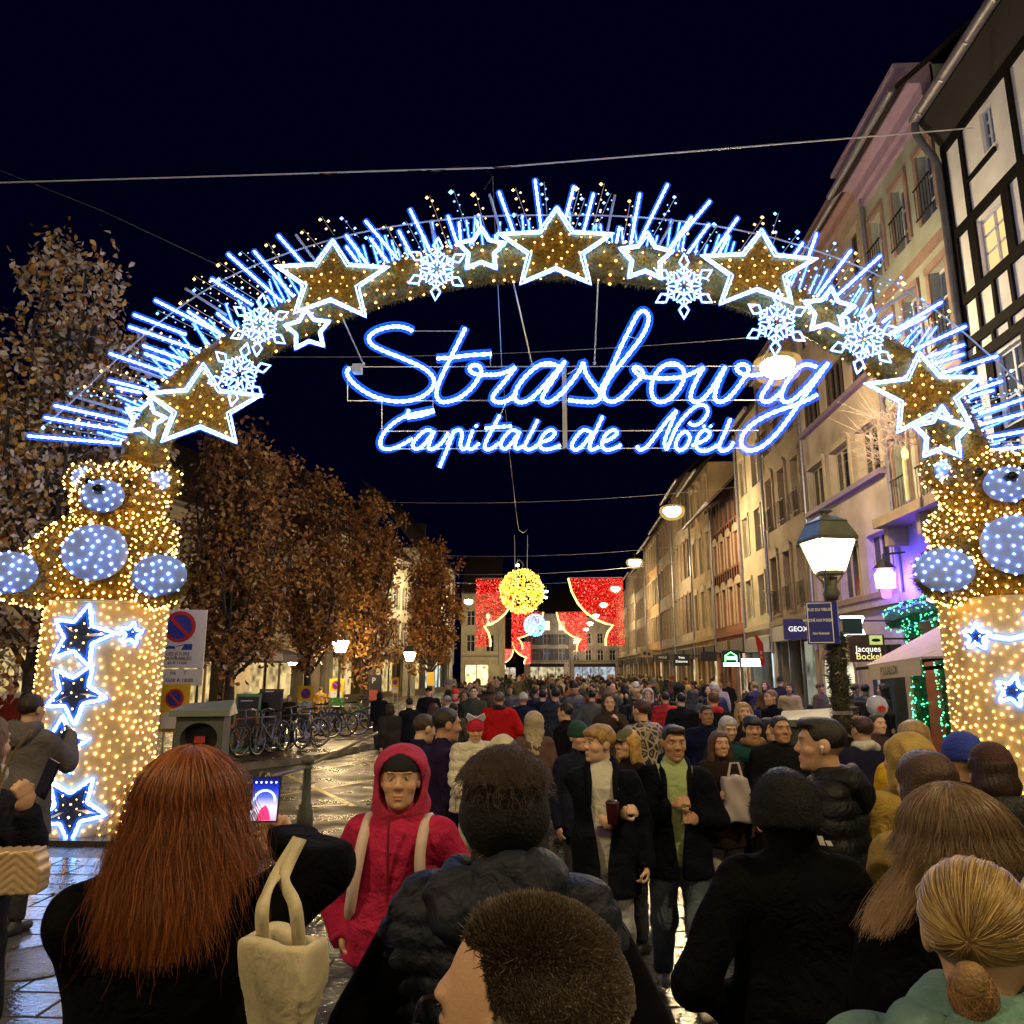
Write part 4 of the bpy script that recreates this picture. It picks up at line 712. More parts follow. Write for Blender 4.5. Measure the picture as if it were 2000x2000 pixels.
# --- lanterns on posts
CAST = mat((.09, .1, .075), .45, .2, 12, .1, 30); PANE = emit((1, .76, .42), 22, 'lantern_glass'); POSTM = mat((.025, .03, .025), .45, .2, 9)
def lantern_post(loc, zc, label, grp=None, s=1.0, big=False, rz=0, pane=PANE):
    t = empty('street_lantern', loc, rz, label, 'street lantern', grp)
    MB().lathe([(.16, 0), (.16, .12), (.11, .18), (.1, .55), (.07, .62), (.055, 1.0), (.045, zc - .62)], n=10).build('post', POSTM, t, True)
    w0, w1, h0, h1 = .15 * s, .265 * s, zc - .22 * s, zc + .2 * s
    for i in range(4):
        a = math.pi / 2 * i + math.pi / 4; b = a + math.pi / 2; k = 1.414
        f = lambda w_, x, z, g=1: (w_ * k * g * math.cos(x), w_ * k * g * math.sin(x), z)
        MB().quad(f(w0, a, h0, .96), f(w0, b, h0, .96), f(w1, b, h1, .96), f(w1, a, h1, .96)).build('pane', pane, t)
        MB().tube([f(w0, a, h0), f(w1, a, h1)], .012 * s, 5).build('corner_bar', CAST, t)
        MB().tube([f(w0, a, h0), (.05 * math.cos(a), .05 * math.sin(a), h0 - .18 * s)], .012 * s, 5).build('cradle_arm', mat((.4, .3, .12), .4, .1, metal=.5), t)
    def sq(r_, z): return [(r_ * 1.414 * math.cos(math.pi / 2 * i + math.pi / 4), r_ * 1.414 * math.sin(math.pi / 2 * i + math.pi / 4), z) for i in range(4)]
    b = MB(); lv = [(w1 * 1.08, h1 - .01), (w1 * 1.08, h1 + .02), (w1 * .74, h1 + .24 * s), (w1 * .78, h1 + .25 * s), (w1 * .72, h1 + .27 * s), (w1 * .36, h1 + .33 * s), (w1 * .2, h1 + .35 * s)]
    for r_, z in lv: b.v += sq(r_, z)
    for i in range(len(lv) - 1):
        for q in range(4): b.f.append((i * 4 + q, i * 4 + (q + 1) % 4, i * 4 + 4 + (q + 1) % 4, i * 4 + 4 + q))
    b.f.append((0, 1, 2, 3)); rf_ = b.build('roof', CAST, t); MB().lathe([(.05 * s, 0), (.05 * s, .03 * s), (.1 * s, .05 * s), (.1 * s, .065 * s), (.03 * s, .09 * s), (0, .1 * s)], (0, 0, h1 + .35 * s), 12).build('finial', CAST, rf_, True)
    MB().lathe([(w0 * 1.2, 0), (w0 * 1.2, .03), (0, .03)], (0, 0, h0 - .03), 8).build('lower_ring', CAST, t); MB().lathe([(.05, 0), (.075, .06), (.05, .12), (.06, .2)], (0, 0, h0 - .4 * s), 10).build('collar', CAST, t, True); return t
lpx = atY(1636, 1300, 6.8)
lan = lantern_post((lpx.x, 6.8, 0), 2.97, 'large lit street lantern on a garland-wrapped post with blue street signs', s=.64, rz=R(12))
w_ = MB().tube([(0, 0, z) for z in np.linspace(.7, 2.3, 30)], [.07 + .012 * math.sin(i * 2.1) + .008 * random.random() for i in range(30)], 12).build('garland_wrap', mat((.03, .03, .02), .8, .6, 30, .8, 40), lan, True)
P_, N_ = sample(w_.data, 2600); blades('needles', P_, N_, .05, .004, mat((.05, .055, .03), .6, .5, 20), w_); blades('dry_leaves', P_[:160], N_[:160], .08, .012, mat((.3, .27, .2), .6), w_)
MB().lathe([(.085, 0), (.085, .03), (.078, .03)], (0, 0, 1.62), 12).build('clamp_band', STEEL, lan)
# blue enamel street plates, stacked on the post
SGB = mat((.03, .035, .28), .3, .08, 5, spec=.5); SGW = mat((.75, .75, .78), .5, .05)
sp = empty('street_name_sign', (lpx.x - .05, 6.72, 0), R(-14), 'blue enamel street name sign clamped to the lantern post', 'street sign')
MB().box((-.2, -.02, 2.2), (.02, .02, 2.56)).build('plate', SGB, sp); fr = MB()
for a, b in (((-.19, -.0235, 2.21), (.01, -.0205, 2.217)), ((-.19, -.0235, 2.543), (.01, -.0205, 2.55)), ((-.19, -.0235, 2.22), (-.183, -.0205, 2.54)), ((.003, -.0235, 2.22), (.01, -.0205, 2.54))): fr.box(a, b)
fr.build('white_border', SGW, sp)
for z, tx, sz in ((2.49, 'RUE DU VIEUX', .034), (2.40, 'MARCHÉ AUX POISSONS', .034), (2.29, 'Alter Fischmärik', .028)): text('lettering', tx, sz, SGW, sp, (-.09, -.022, z), (R(90), 0, 0), sx=.72 if len(tx) > 13 else .85, bold=.0008)
MB().tube([(.03, 0, 2.2), (.03, 0, 2.56)], .03, 8).build('side_band', SGB, sp)
GRPL = 'lit lanterns among the promenade trees'
for px, py, d, sc_, lb in ((665, 1262, 26, .9, 'lit post lantern standing in front of the third autumn tree'), (572, 1290, 36, .9, 'lit post lantern far back behind the second tree'), (800, 1282, 33, .85, 'lit post lantern beside the fourth tree by the shops'), (391, 1272, 30, .85, 'lit post lantern behind the white no-parking sign')):
    p = atY(px, py, d); lantern_post((p.x, d, 0), p.z, lb, s=sc_, pane=emit((1, .7, .34), 150, 'promenade_glass'))
# ================================================================ trees
def leaf_mat(c): 
    m = mat(c, .55, .45, 2.5, key='leaf'); return m
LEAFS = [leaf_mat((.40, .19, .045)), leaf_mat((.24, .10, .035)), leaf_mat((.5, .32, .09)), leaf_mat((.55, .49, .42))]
BARK = mat((.055, .045, .038), .9, .35, 9, .7, 25)
def oak(x, y, h, r, label, nleaf, ls, mixp, z0=2.2, lean=0, seed=1, nl=34):
    rg = np.random.default_rng(seed); rd = random.Random(seed); t = empty('autumn_tree', (x, y, .1), 0, label, 'tree')
    tr = MB(); top = Vector((lean, 0, h * .96)); trunk = [Vector((0, 0, 0)), Vector((.04, .02, z0 * .5)), Vector((.02, -.03, z0)), Vector((lean * .4, .05, h * .55)), top]
    tr.tube(catmull(trunk, 4), [.17 * (1 - .05 * i) for i in range(17)], 8); cl_ = []
    limbs = MB()
    for i in range(nl):
        k = i / nl; zb = z0 * .75 + (h * .55) * k ** 1.1; a = i * 2.4 + rd.random(); env = r * (1.0 - .2 * abs(k - .25) - .62 * max(0, k - .2))
        zt = min(h * (1.0 - .1 * rd.random()), zb + rd.uniform(1.5, 3.2) * (h / 9)); e = Vector((math.cos(a) * env * rd.uniform(.6, 1), math.sin(a) * env * rd.uniform(.6, 1), zt)); b = Vector((lean * .3 * k, 0, zb)); mid = b.lerp(e, .5) + Vector((math.cos(a) * .25, math.sin(a) * .25, -.15))
        pts = catmull([b, mid, e], 4); limbs.tube(pts, [.06 * (1 - .09 * j) for j in range(len(pts))], 5)
        for q in range(7):
            c = pts[rd.randrange(2, len(pts))]; s_ = c + Vector((rd.gauss(0, .2 * r), rd.gauss(0, .2 * r), rd.gauss(.15, .4)))
            if s_.z > h: s_.z = h - rd.random()
            limbs.tube([c, (c + s_) / 2 + Vector((0, 0, .06)), s_], [.022, .014, .006], 4); cl_.append(s_)
    tr.build('trunk', BARK, t, True); limbs.build('limbs', BARK, t, True)
    cc = np.array([tuple(c) for c in cl_]); i = rg.integers(0, len(cc), nleaf); P = cc[i] + rg.normal(0, 1, (nleaf, 3)) * np.array((.15, .15, .22)) * (r / 1.5) ** .5
    d = rg.normal(0, 1, (nleaf, 3)); d[:, 2] -= .2; d /= np.linalg.norm(d, axis=1)[:, None]; s = np.cross(d, rg.normal(0, 1, (nleaf, 3))); s /= np.linalg.norm(s, axis=1)[:, None]; n_ = np.cross(d, s); l = ls * rg.uniform(.6, 1.25, (nleaf, 1))
    v = np.stack([P, P + d * l * .35 + s * l * .22 + n_ * l * .1, P + d * l * .7 + s * l * .3 + n_ * l * .12, P + d * l, P + d * l * .7 - s * l * .3 + n_ * l * .12, P + d * l * .35 - s * l * .22 + n_ * l * .1], 1).reshape(-1, 3)
    b = np.arange(nleaf)[:, None] * 6; f = np.concatenate([b + np.array([0, 1, 2, 3]), b + np.array([0, 3, 4, 5])]); me = mesh('crown', v, f, None)
    for m in LEAFS: me.materials.append(m)
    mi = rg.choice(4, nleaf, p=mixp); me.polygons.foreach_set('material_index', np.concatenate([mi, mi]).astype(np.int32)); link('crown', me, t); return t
def tpos(px, d): return atY(px, 1310, d).x
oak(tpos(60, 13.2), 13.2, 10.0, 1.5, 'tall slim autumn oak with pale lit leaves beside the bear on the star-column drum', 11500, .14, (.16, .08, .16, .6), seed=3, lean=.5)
oak(tpos(-140, 14.5), 14.5, 9.2, 1.5, 'bushy brown oak half out of view beyond the pale-leaved oak', 9000, .13, (.5, .2, .2, .1), seed=8)
oak(tpos(448, 19), 19, 7.9, 1.6, 'broad rusty oak just behind the white no-parking sign', 12500, .15, (.5, .35, .13, .02), seed=4)
oak(tpos(600, 24.5), 24.5, 8.1, .95, 'thin-topped rusty oak between the bicycles and lanterns', 8000, .16, (.55, .3, .15, 0), seed=5, lean=.15)
oak(tpos(712, 29.5), 29.5, 8.5, 1.4, 'rounded orange-brown oak behind the parking meter', 11000, .17, (.55, .25, .17, .03), seed=6)
oak(tpos(838, 38), 38, 8.1, 1.45, 'smallest dark red-brown oak nearest the red curtains', 9000, .18, (.4, .5, .1, 0), seed=7)
# ================================================================ signs
RED = mat((.5, .02, .02), .4, .05); BLU = mat((.02, .04, .35), .4, .05); YEL = mat((.62, .43, .03), .5, .08, 4); OFFW = mat((.62, .64, .7), .45, .06, 3); INK = mat((.02, .02, .03), .6, 0); GALV = mat((.4, .4, .4), .4, .1, metal=.6)
def noparking(t, x, z, r, y=-.012, parent=None):
    o = MB().disc((x, y, z), r).build('red_ring', RED, parent or t); MB().disc((x, y - .002, z), r * .78).build('blue_disc', BLU, o); d = Vector((.7071, 0, -.7071)); s = Vector((.7071, 0, .7071)) * r * .1; c = Vector((x, y - .004, z)); MB().quad(c - d * r * .8 - s, c + d * r * .8 - s, c + d * r * .8 + s, c - d * r * .8 + s).build('red_slash', RED, o)
def towtruck(t, x, z, s):
    b = MB(); y = -.014; b.quad((x - s, y, z - .02 * s), (x - .2 * s, y, z - .02 * s), (x - .3 * s, y, z + .2 * s), (x - .8 * s, y, z + .2 * s)); b.quad((x + .2 * s, y, z - .1 * s), (x + s, y, z - .1 * s), (x + s, y, z + .35 * s), (x + .45 * s, y, z + .35 * s)); b.quad((x - .2 * s, y, z + .12 * s), (x + .5 * s, y, z + .3 * s), (x + .5 * s, y, z + .36 * s), (x - .2 * s, y, z + .18 * s)); b.build('tow_pictogram', BLU, t)
p = atY(357, 1250, 11.6); t = empty('parking_sign', (p.x, 11.6, 0), R(10), 'white no-parking sign with opening hours on a grey pole beside the drum', 'road sign')
MB().tube([(0, .04, 0), (0, .04, p.z + .4)], .035, 8).build('pole', GALV, t); z = p.z
MB().box((-.33, -.01, z - .42), (.33, .02, z + .46)).build('plate', OFFW, t); noparking(t, -.06, z + .2, .24); towtruck(t, -.05, z - .13, .2)
for dz, tx, sz in ((-.16 - .06, 'LES JOURS', .075), (-.29, 'OUVRABLES', .075), (-.355, '6h À 11h30', .06)): text('lettering', tx, sz, INK, t, (-.05, -.013, z + dz + .01), (R(90), 0, 0), bold=.001)
MB().box((-.33, -.01, z - .68), (.33, .02, z - .435)).build('plate', OFFW, t)
for dz, tx in ((-.5, 'PA     T'), (-.605, '11h30 À 18:00')): text('lettering', tx, .075, INK, t, (-.02, -.013, z + dz), (R(90), 0, 0), bold=.001)
def yellow(px, py, d, wd, hh, label, base=True, rz=0, full=True):
    p = atY(px, py, d); t = empty('temporary_sign', (p.x, d, 0), rz, label, 'road sign'); z = p.z; z0 = .1 if d > 12 else 0
    MB().box((-wd / 2, -.01, z - hh / 2), (wd / 2, .01, z + hh / 2)).build('board', YEL, t); 
    if full: noparking(t, 0, z + hh * .2, wd * .32); MB().box((-wd * .4, -.014, z - hh * .42), (wd * .4, -.0105, z - hh * .09)).build('notice', OFFW, t); towtruck(t, 0, z - hh * .17, wd * .2)
    for s in (-.3, .3): MB().tube([(s * wd, .02, z0), (s * wd, .02, z)], .018, 5).build('leg', GALV, t)
    MB().box((-wd * .55, -.2, z0), (wd * .55, .25, z0 + .06)).build('foot_block', mat((.1, .1, .1), .8), t); return t
t = yellow(340, 1383, 11.2, .44, .68, 'yellow temporary no-parking board reading RAPPEL beside the grey bin'); text('lettering', 'RAPPEL', .085, INK, t, (0, -.0125, atY(340, 1383, 11.2).z - .305), (R(90), 0, 0), bold=.001)
yellow(597, 1365, 22, .46, .72, 'yellow no-parking board standing among the bicycles'); yellow(657, 1347, 27, .5, .75, 'yellow no-parking board behind the bicycle with the green basket', rz=R(5)); yellow(772, 1339, 32, .34, .66, 'pale tilted no-parking board by the crowd edge', rz=R(-20)); yellow(841, 1326, 36, .34, .62, 'blank yellow board seen from behind near the smallest oak', full=False)
# ================================================================ grey recycling bins
BINM = mat((.075, .085, .075), .5, .12, 5, .05, 40); BINL = mat((.16, .18, .15), .45, .12, 5)
def bin_(px, pyt, d, rz, label, slogan=False):
    p = atY(px, pyt, d); h = p.z; t = empty('litter_bin', (p.x, d, 0), rz, label, 'litter bin'); wd = .235
    MB().box((-wd - .03, -wd - .03, 0), (wd + .03, wd + .03, h - .75)).build('plinth', BINM, t); MB().box((-wd - .05, -wd - .05, h - .75), (wd + .05, wd + .05, h - .7)).build('ledge', BINL, t)
    b = MB(); zc = h - .36; rx, rz_ = .185, .165; n = 24; y = -wd
    o_ = [(rx * math.cos(2 * math.pi * i / n), rz_ * math.sin(2 * math.pi * i / n) + zc) for i in range(n)]
    q = lambda a: (max(-wd, min(wd, 10 * math.cos(a))), max(h - .7, min(h - .12, zc + 10 * math.sin(a))))
    sq = []
    for i in range(n):
        a = 2 * math.pi * i / n; k = min(wd / max(abs(math.cos(a)), 1e-6), (.24 if math.sin(a) > 0 else .34) / max(abs(math.sin(a)), 1e-6)); sq.append((k * math.cos(a), zc + k * math.sin(a)))
    for i in range(n):
        j = (i + 1) % n; b.quad((*[sq[i][0]], y, sq[i][1]), (sq[j][0], y, sq[j][1]), (o_[j][0], y, o_[j][1]), (o_[i][0], y, o_[i][1])); b.quad((o_[i][0], y, o_[i][1]), (o_[j][0], y, o_[j][1]), (o_[j][0] * .9, y + .2, zc + (o_[j][1] - zc) * .9), (o_[i][0] * .9, y + .2, zc + (o_[i][1] - zc) * .9))
    b.quad((-wd, -wd, h - .7), (-wd, wd, h - .7), (-wd, wd, h - .13), (-wd, -wd, h - .13)); b.quad((wd, -wd, h - .7), (wd, wd, h - .7), (wd, wd, h - .13), (wd, -wd, h - .13)); b.quad((-wd, wd, h - .7), (wd, wd, h - .7), (wd, wd, h - .13), (-wd, wd, h - .13)); b.build('housing', BINM, t)
    MB().disc((0, -wd + .19, zc), rx * .95, n=20, ry=rz_ * .95).build('dark_opening', mat((.006, .006, .006), .4), t); MB().box((-.07, -wd + .13, zc - .05), (.04, -wd + .17, zc + .02)).build('discarded_wrapper', mat((.4, .04, .03), .4), t)
    MB().hexa([(-wd - .06, -wd - .06, h - .13), (wd + .06, -wd - .06, h - .13), (wd + .06, wd + .06, h - .13), (-wd - .06, wd + .06, h - .13), (-wd - .06, -wd - .06, h - .07), (wd + .06, -wd - .06, h - .07), (wd + .02, wd + .02, h + .02), (-wd - .02, wd + .02, h - .02)]).build('lid', BINL, t); return t
bin_(402, 1372, 8.3, R(14), 'grey-green litter bin with round black opening before the bicycles'); bin_(1585, 1388, 7.6, R(-14), 'dark litter bin with bright lid beside the lantern post')
# ================================================================ bollards and rail
CASTG = mat((.11, .115, .085), .5, .2, 10, .1, 40)
def bollard(loc, h, label, ballt=True):
    t = empty('bollard', loc, 0, label, 'bollard'); MB().lathe([(.1, 0), (.1, .26), (.075, .3), (.085, .33), (.06, .36), (.048, h - .18), (.065, h - .16), (.065, h - .13), (.04, h - .1)], n=14).build('post', CASTG, t, True)
    if ballt: MB().lathe([(.03, h - .1), (.06, h - .06), (.066, h - .02), (.05, h + .035), (0, h + .055)], n=14).build('ball_top', mat((.16, .14, .08), .25, .1, metal=.6), t, True)
    else: MB().lathe([(.075, h - .1), (.085, h - .05), (.06, h), (0, h + .01)], n=14).build('cap', CASTG, t, True)
    return t
pb = atZ(594, 1628); bollard(pb, .93, 'thick grey post holding the slanting rail', False); p2 = atY(517, 1507, 8.9); bollard((p2.x, 8.9, 0), p2.z - .05, 'ball-topped bollard in front of the slanting rail'); p3 = atY(1440, 1517, 7.2); bollard((p3.x, 7.2, 0), p3.z, 'slim ball-topped bollard behind the guy in the green jumper')
ra = Vector((pb.x, pb.y, .8)); rb = atY(462, 1536, 8.8); rc = atY(760, 1424, 17.5)
o = MB().tube([rb, ra, Vector((rc.x, rc.y, .75))], .024, 7).build('hand_rail', mat((.2, .18, .12), .35, .15, 8)); tag(o, 'slanting metal hand rail running from the grey post along the kerb', 'rail')
MB().tube([(rc.x, rc.y, 0), (rc.x, rc.y, .76)], .04, 7).build('end_post', CASTG, o); MB().tube([(rb.x, rb.y, 0), (rb.x, rb.y, rb.z)], .04, 7).build('end_post', CASTG, o)
# ================================================================ bicycles
RUB = mat((.012, .012, .012), .6, .2); CHR = mat((.5, .5, .5), .25, .1, metal=.9); SADM = mat((.02, .018, .016), .5)
def cyl_ring(r, rr, n=22, m=5): return [(r * math.cos(2 * math.pi * i / n), 0, r * math.sin(2 * math.pi * i / n)) for i in range(n + 1)]
def make_bike(rot_f=0.25):
    t = empty('bicycle', (0, 0, 0), 0, 'x', 'bicycle', 'bicycles parked on the promenade'); fm = mat((.05, .05, .06), .3, .1, spec=.6)
    def wheel(x):
        w_ = MB().tube(cyl_ring(.33, 0), .02, 5, False).build('wheel', RUB, t, True, (x, 0, .35)); MB().tube(cyl_ring(.305, 0), .011, 4, False).build('rim', CHR, w_); sp = MB()
        for i in range(14): a = 2 * math.pi * i / 14; sp.tube([(.03 * math.cos(a + 1), .02 * (-1) ** i, .03 * math.sin(a + 1)), (.3 * math.cos(a), 0, .3 * math.sin(a))], .0025, 3, False)
        sp.tube([(0, -.05, 0), (0, .05, 0)], .025, 6); sp.build('spokes', CHR, w_); return w_
    wheel(-.52); wheel(.52); f = MB(); bb, st, hd, hb = Vector((-.08, 0, .3)), Vector((-.24, 0, .82)), Vector((.33, 0, .84)), Vector((.37, 0, .7))
    for a, b in ((bb, st), (st, hd), (bb, hb), (bb, Vector((-.52, 0, .35))), (st * .98, Vector((-.52, 0, .35)))): f.tube([a, b], .017, 6)
    f.tube([hd + Vector((-.02, 0, .06)), hb], .022, 6); f.build('frame', fm, t); fk = MB()
    for s in (-.05, .05): fk.tube([hb + Vector((0, s, 0)), (.45, s, .5), (.52, s, .35)], .012, 5)
    fk.build('fork', fm, t); MB().tube([(.3, -.29, .98), (.36, -.22, 1.02), (.34, 0, 1.0), (.36, .22, 1.02), (.3, .29, .98)], .013, 5).build('handlebar', CHR, t); MB().tube([hd, (.34, 0, 1.0)], .014, 5).build('stem', CHR, t)
    MB().tube([st, (-.27, 0, .93)], .013, 5).build('seat_post', CHR, t); MB().hexa([(-.42, -.08, .93), (-.1, -.02, .93), (-.1, .02, .93), (-.42, .08, .93), (-.42, -.09, .98), (-.1, -.025, .97), (-.1, .025, .97), (-.42, .09, .98)]).build('saddle', SADM, t)
    c = MB().tube([(-.08, -.07, .3), (-.08, .07, .3)], .09, 12).build('chainwheel', CHR, t); MB().tube([(-.08, .08, .3), (.06, .08, .2)], .01, 4).build('crank', CHR, c); MB().tube([(-.08, -.08, .3), (-.22, -.08, .4)], .01, 4).build('crank', CHR, c)
    MB().tube([(-.52 + .365 * math.cos(a), 0, .35 + .365 * math.sin(a)) for a in np.linspace(.3, 2.9, 10)], .022, 4).build('mudguard', fm, t); MB().tube([(-.2, .03, .3), (-.28, .2, .02)], .01, 4).build('kick_stand', CHR, t); return t
def dup(root, loc=None, rz=None, label=None, recol=None):
    r = root.copy(); col.objects.link(r)
    if loc is not None: r.location = loc
    if rz is not None: r.rotation_euler = (0, 0, rz)
    if label: r['label'] = label
    for ch in list(root.children):
        c = ch.copy(); col.objects.link(c); c.parent = r
        if recol and ch.name.split('.')[0] in recol: c.material_slots[0].link = 'OBJECT'; c.material_slots[0].material = recol[ch.name.split('.')[0]]
        for g_ in ch.children: d = g_.copy(); col.objects.link(d); d.parent = c
    return r
bike0 = make_bike(); bl = [(470, 1470, 17.6, 62, (.32, .1, .04), 'orange-pink framed bicycle at the near end of the row by the bin'), (500, 1474, 17.9, 70, (.05, .05, .05), 'black bicycle leaning against the orange-pink one'), (528, 1476, 18.2, 78, (.12, .12, .13), 'grey bicycle with white rims beside the black one'), (560, 1470, 18.8, 66, (.03, .04, .06), 'dark blue bicycle third along the near bunch'), (592, 1462, 19.4, 58, (.2, .2, .2), 'silver bicycle with a big front wheel at the edge of the promenade'),
  (612, 1446, 22, 40, (.02, .02, .02), 'black bicycle sideways before the yellow board'), (640, 1440, 22.6, 30, (.05, .05, .05), 'dark bicycle with its wheel over its neighbour before the oak'), (665, 1438, 23.2, 25, (.06, .07, .06), 'greenish-black bicycle at the kerb end of the far bunch'), (690, 1424, 25.5, 35, (.05, .25, .04), 'green bicycle carrying a bright green basket'), (715, 1416, 28.5, 60, (.1, .1, .1), 'grey bicycle beyond the parking meter'), (640, 1420, 26.5, 70, (.08, .03, .03), 'maroon bicycle at the back of the row'), (740, 1410, 31, 80, (.04, .04, .05), 'black bicycle behind the crowd edge at the far oak')]
for k, (px, py, d, a, c_, lb) in enumerate(bl):
    p = atY(px, py, d); fm = mat(c_, .35, .1, spec=.6); rz = R(180 + a) if k % 3 else R(a)
    b_ = dup(bike0, (p.x, d, .1), rz, lb, dict(frame=fm, fork=fm, mudguard=fm)); b_.rotation_euler[0] = R(random.uniform(-7, 7))
    if 'basket' in lb:
        bk = MB(); bk.box((.42, -.2, .72), (.8, .2, .74)); 
        for a0, a1 in (((.42, -.2, .74), (.8, -.18, 1.02)), ((.42, .18, .74), (.8, .2, 1.02)), ((.42, -.18, .74), (.44, .18, 1.02)), ((.78, -.18, .74), (.8, .18, 1.02))): bk.box(a0, a1)
        bk.build('basket', mat((.12, .6, .04), .4), b_)
for ch in list(bike0.children):
    for g_ in list(ch.children): bpy.data.objects.remove(g_)
    bpy.data.objects.remove(ch)
bpy.data.objects.remove(bike0)
p = atY(729, 1400, 26.5); t = empty('parking_meter', (p.x, 26.5, .1), 0, 'slim dark parking meter with a white P beside the green-basket bicycle', 'parking meter'); MB().box((-.19, -.12, 0), (.19, .12, 1.75)).build('case', mat((.05, .05, .055), .4), t); MB().box((-.14, -.13, .9), (.14, -.121, 1.25)).build('screen_panel', mat((.5, .12, .08), .4), t); text('lettering', 'P', .26, OFFW, t, (0, -.125, 1.55), (R(90), 0, 0), bold=.003); MB().box((-.14, -.13, .45), (.14, -.121, .8)).build('notice', mat((.4, .45, .6), .4), t)
for px, py, d, lb, c_ in ((481, 1372, 18.5, 'green-framed menu board in front of the cafe parasols', (.12, .28, .12)), (526, 1362, 19.5, 'black menu board with white chalk writing', (.08, .05, .05))):
    p = atY(px, py, d); t = empty('menu_board', (p.x, d, .1), R(8), lb, 'menu board'); z = p.z - .35
    MB().hexa([(-.3, 0, .02), (.3, 0, .02), (.3, .03, .02), (-.3, .03, .02), (-.3, .22, z + .45), (.3, .22, z + .45), (.3, .25, z + .45), (-.3, .25, z + .45)]).build('frame', mat(c_, .5), t); MB().hexa([(-.25, -.004, .1), (.25, -.004, .1), (.25, .02, .1), (-.25, .02, .1), (-.25, .198, z + .38), (.25, .198, z + .38), (.25, .22, z + .38), (-.25, .22, z + .38)]).build('slate', mat((.03, .03, .03), .6), t)
    ch = MB()
    for i in range(6): zz = .4 + i * .19; yy = zz * .22 / (z + .45) - .012; ch.quad((-.18 + .03 * (i % 2), yy, zz), (.16 - .05 * (i % 3), yy, zz), (.16 - .05 * (i % 3), yy + .006, zz + .03), (-.18 + .03 * (i % 2), yy + .006, zz + .03))
    ch.build('chalk_lines', OFFW, t, kind='stuff')
for px, py, d, lb in ((440, 1275, 22, 'cream cafe parasol behind the parking sign'), (520, 1290, 25, 'cream cafe parasol behind the menu boards')):
    p = atY(px, py, d); t = empty('cafe_parasol', (p.x, d, .1), 0, lb, 'parasol'); MB().tube([(0, 0, 0), (0, 0, 2.9)], .035, 6).build('pole', BROWN, t); b = MB(); n = 8; r_ = 1.7
    for i in range(n): a, c = 2 * math.pi * i / n, 2 * math.pi * (i + 1) / n; b.poly([(0, 0, 2.95), (r_ * math.cos(a), r_ * math.sin(a), 2.35), (r_ * math.cos(c), r_ * math.sin(c), 2.35)]); b.quad((r_ * math.cos(a), r_ * math.sin(a), 2.35), (r_ * math.cos(c), r_ * math.sin(c), 2.35), (r_ * math.cos(c), r_ * math.sin(c), 2.15), (r_ * math.cos(a), r_ * math.sin(a), 2.15))
    b.build('canopy', mat((.6, .5, .35), .8), t); MB().lathe([(.3, 0), (.3, .1), (0, .12)], n=12).build('base', mat((.1, .1, .1), .8), t)
# ================================================================ shop side details
AWN = mat((.52, .42, .3), .8, .08, 4)
a_t, b_t, a_b, b_b = atY(1797, 1287, 12.0), atY(1690, 1303, 15.0), atY(1798, 1319, 12.0), atY(1691, 1329, 15.0)
t = empty('shop_awning', (0, 0, 0), 0, 'cream shop awning with a lettered valance over the terrace', 'awning')
MB().hexa([a_b, b_b, b_b + Vector((.03, 0, 0)), a_b + Vector((.03, 0, 0)), a_t, b_t, b_t + Vector((.03, 0, 0)), a_t + Vector((.03, 0, 0))]).build('valance', AWN, t)
MB().hexa([a_t, b_t, Vector((7.95, 15, 3.15)), Vector((7.95, 12, 3.15)), a_t + Vector((0, 0, .03)), b_t + Vector((0, 0, .03)), Vector((7.95, 15, 3.18)), Vector((7.95, 12, 3.18))]).build('canopy', AWN, t)
nx_ = atY(1880, 1268, 9.6); MB().hexa([Vector((a_t.x, 9.2, a_t.z)), a_t - Vector((0, .02, 0)), Vector((7.95, 11.98, 3.15)), Vector((7.95, 9.2, 3.15)), Vector((a_t.x, 9.2, a_t.z + .03)), a_t + Vector((0, -.02, .03)), Vector((7.95, 11.98, 3.18)), Vector((7.95, 9.2, 3.18))]).build('canopy', AWN, t)
for yy in (12.1, 14.8): MB().tube([(a_t.x + .1, yy, a_b.z + .1), (7.9, yy, 2.3)], .03, 5).build('folding_arm', DARKT, t)
mid = (a_t + b_t + a_b + b_b) / 4; dv = (a_t - b_t).normalized(); o = text('lettering', 'POULAILLON', .2, mat((.08, .06, .04), .8), t, mid + Vector((-.02, 0, 0)), (0, 0, 0), sx=.8); 
o.rotation_euler = Matrix((dv, Vector((0, 0, 1)), dv.cross(Vector((0, 0, 1))))).transposed().to_euler(); MB().tube([(a_t.x + .05, 11.2, 0), (a_t.x + .05, 11.2, 2.3)], .03, 6).build('post', DARKT, t)
GRN = emit((.05, 1, .35), 6, 'green_led', False); GRD = mat((.02, .09, .04), .6, .5, 12)
def garland(label, pts, r, n=240):
    o = MB().tube(catmull(pts, 6), r, 7).build('lit_garland', GRD); tag(o, label, 'garland'); P, N = sample(o.data, 1500); blades('needles', P, N, r * .9, .008, GRD, o); bulbs('green_bulbs', (P + N * r * .5)[:n], RNG.uniform(.008, .02, n), GRN, o)
garland('green-lit garland running above the awning', [(7.7, 12.5, 3.35), (7.65, 14, 3.2), (7.7, 16, 3.25), (7.65, 18, 3.1)], .2, 420)
garland('vertical green-lit garland on the red pillar by the doorway', [(7.75, 17.1, 2.9), (7.72, 17.1, 1.6), (7.75, 17.1, .2)], .16); garland('vertical green-lit garland on the red pillar nearer the drum', [(7.7, 15.85, 2.9), (7.7, 15.85, 1.6), (7.72, 15.85, .2)], .16)
RP = mat((.35, .07, .04), .6, .1)
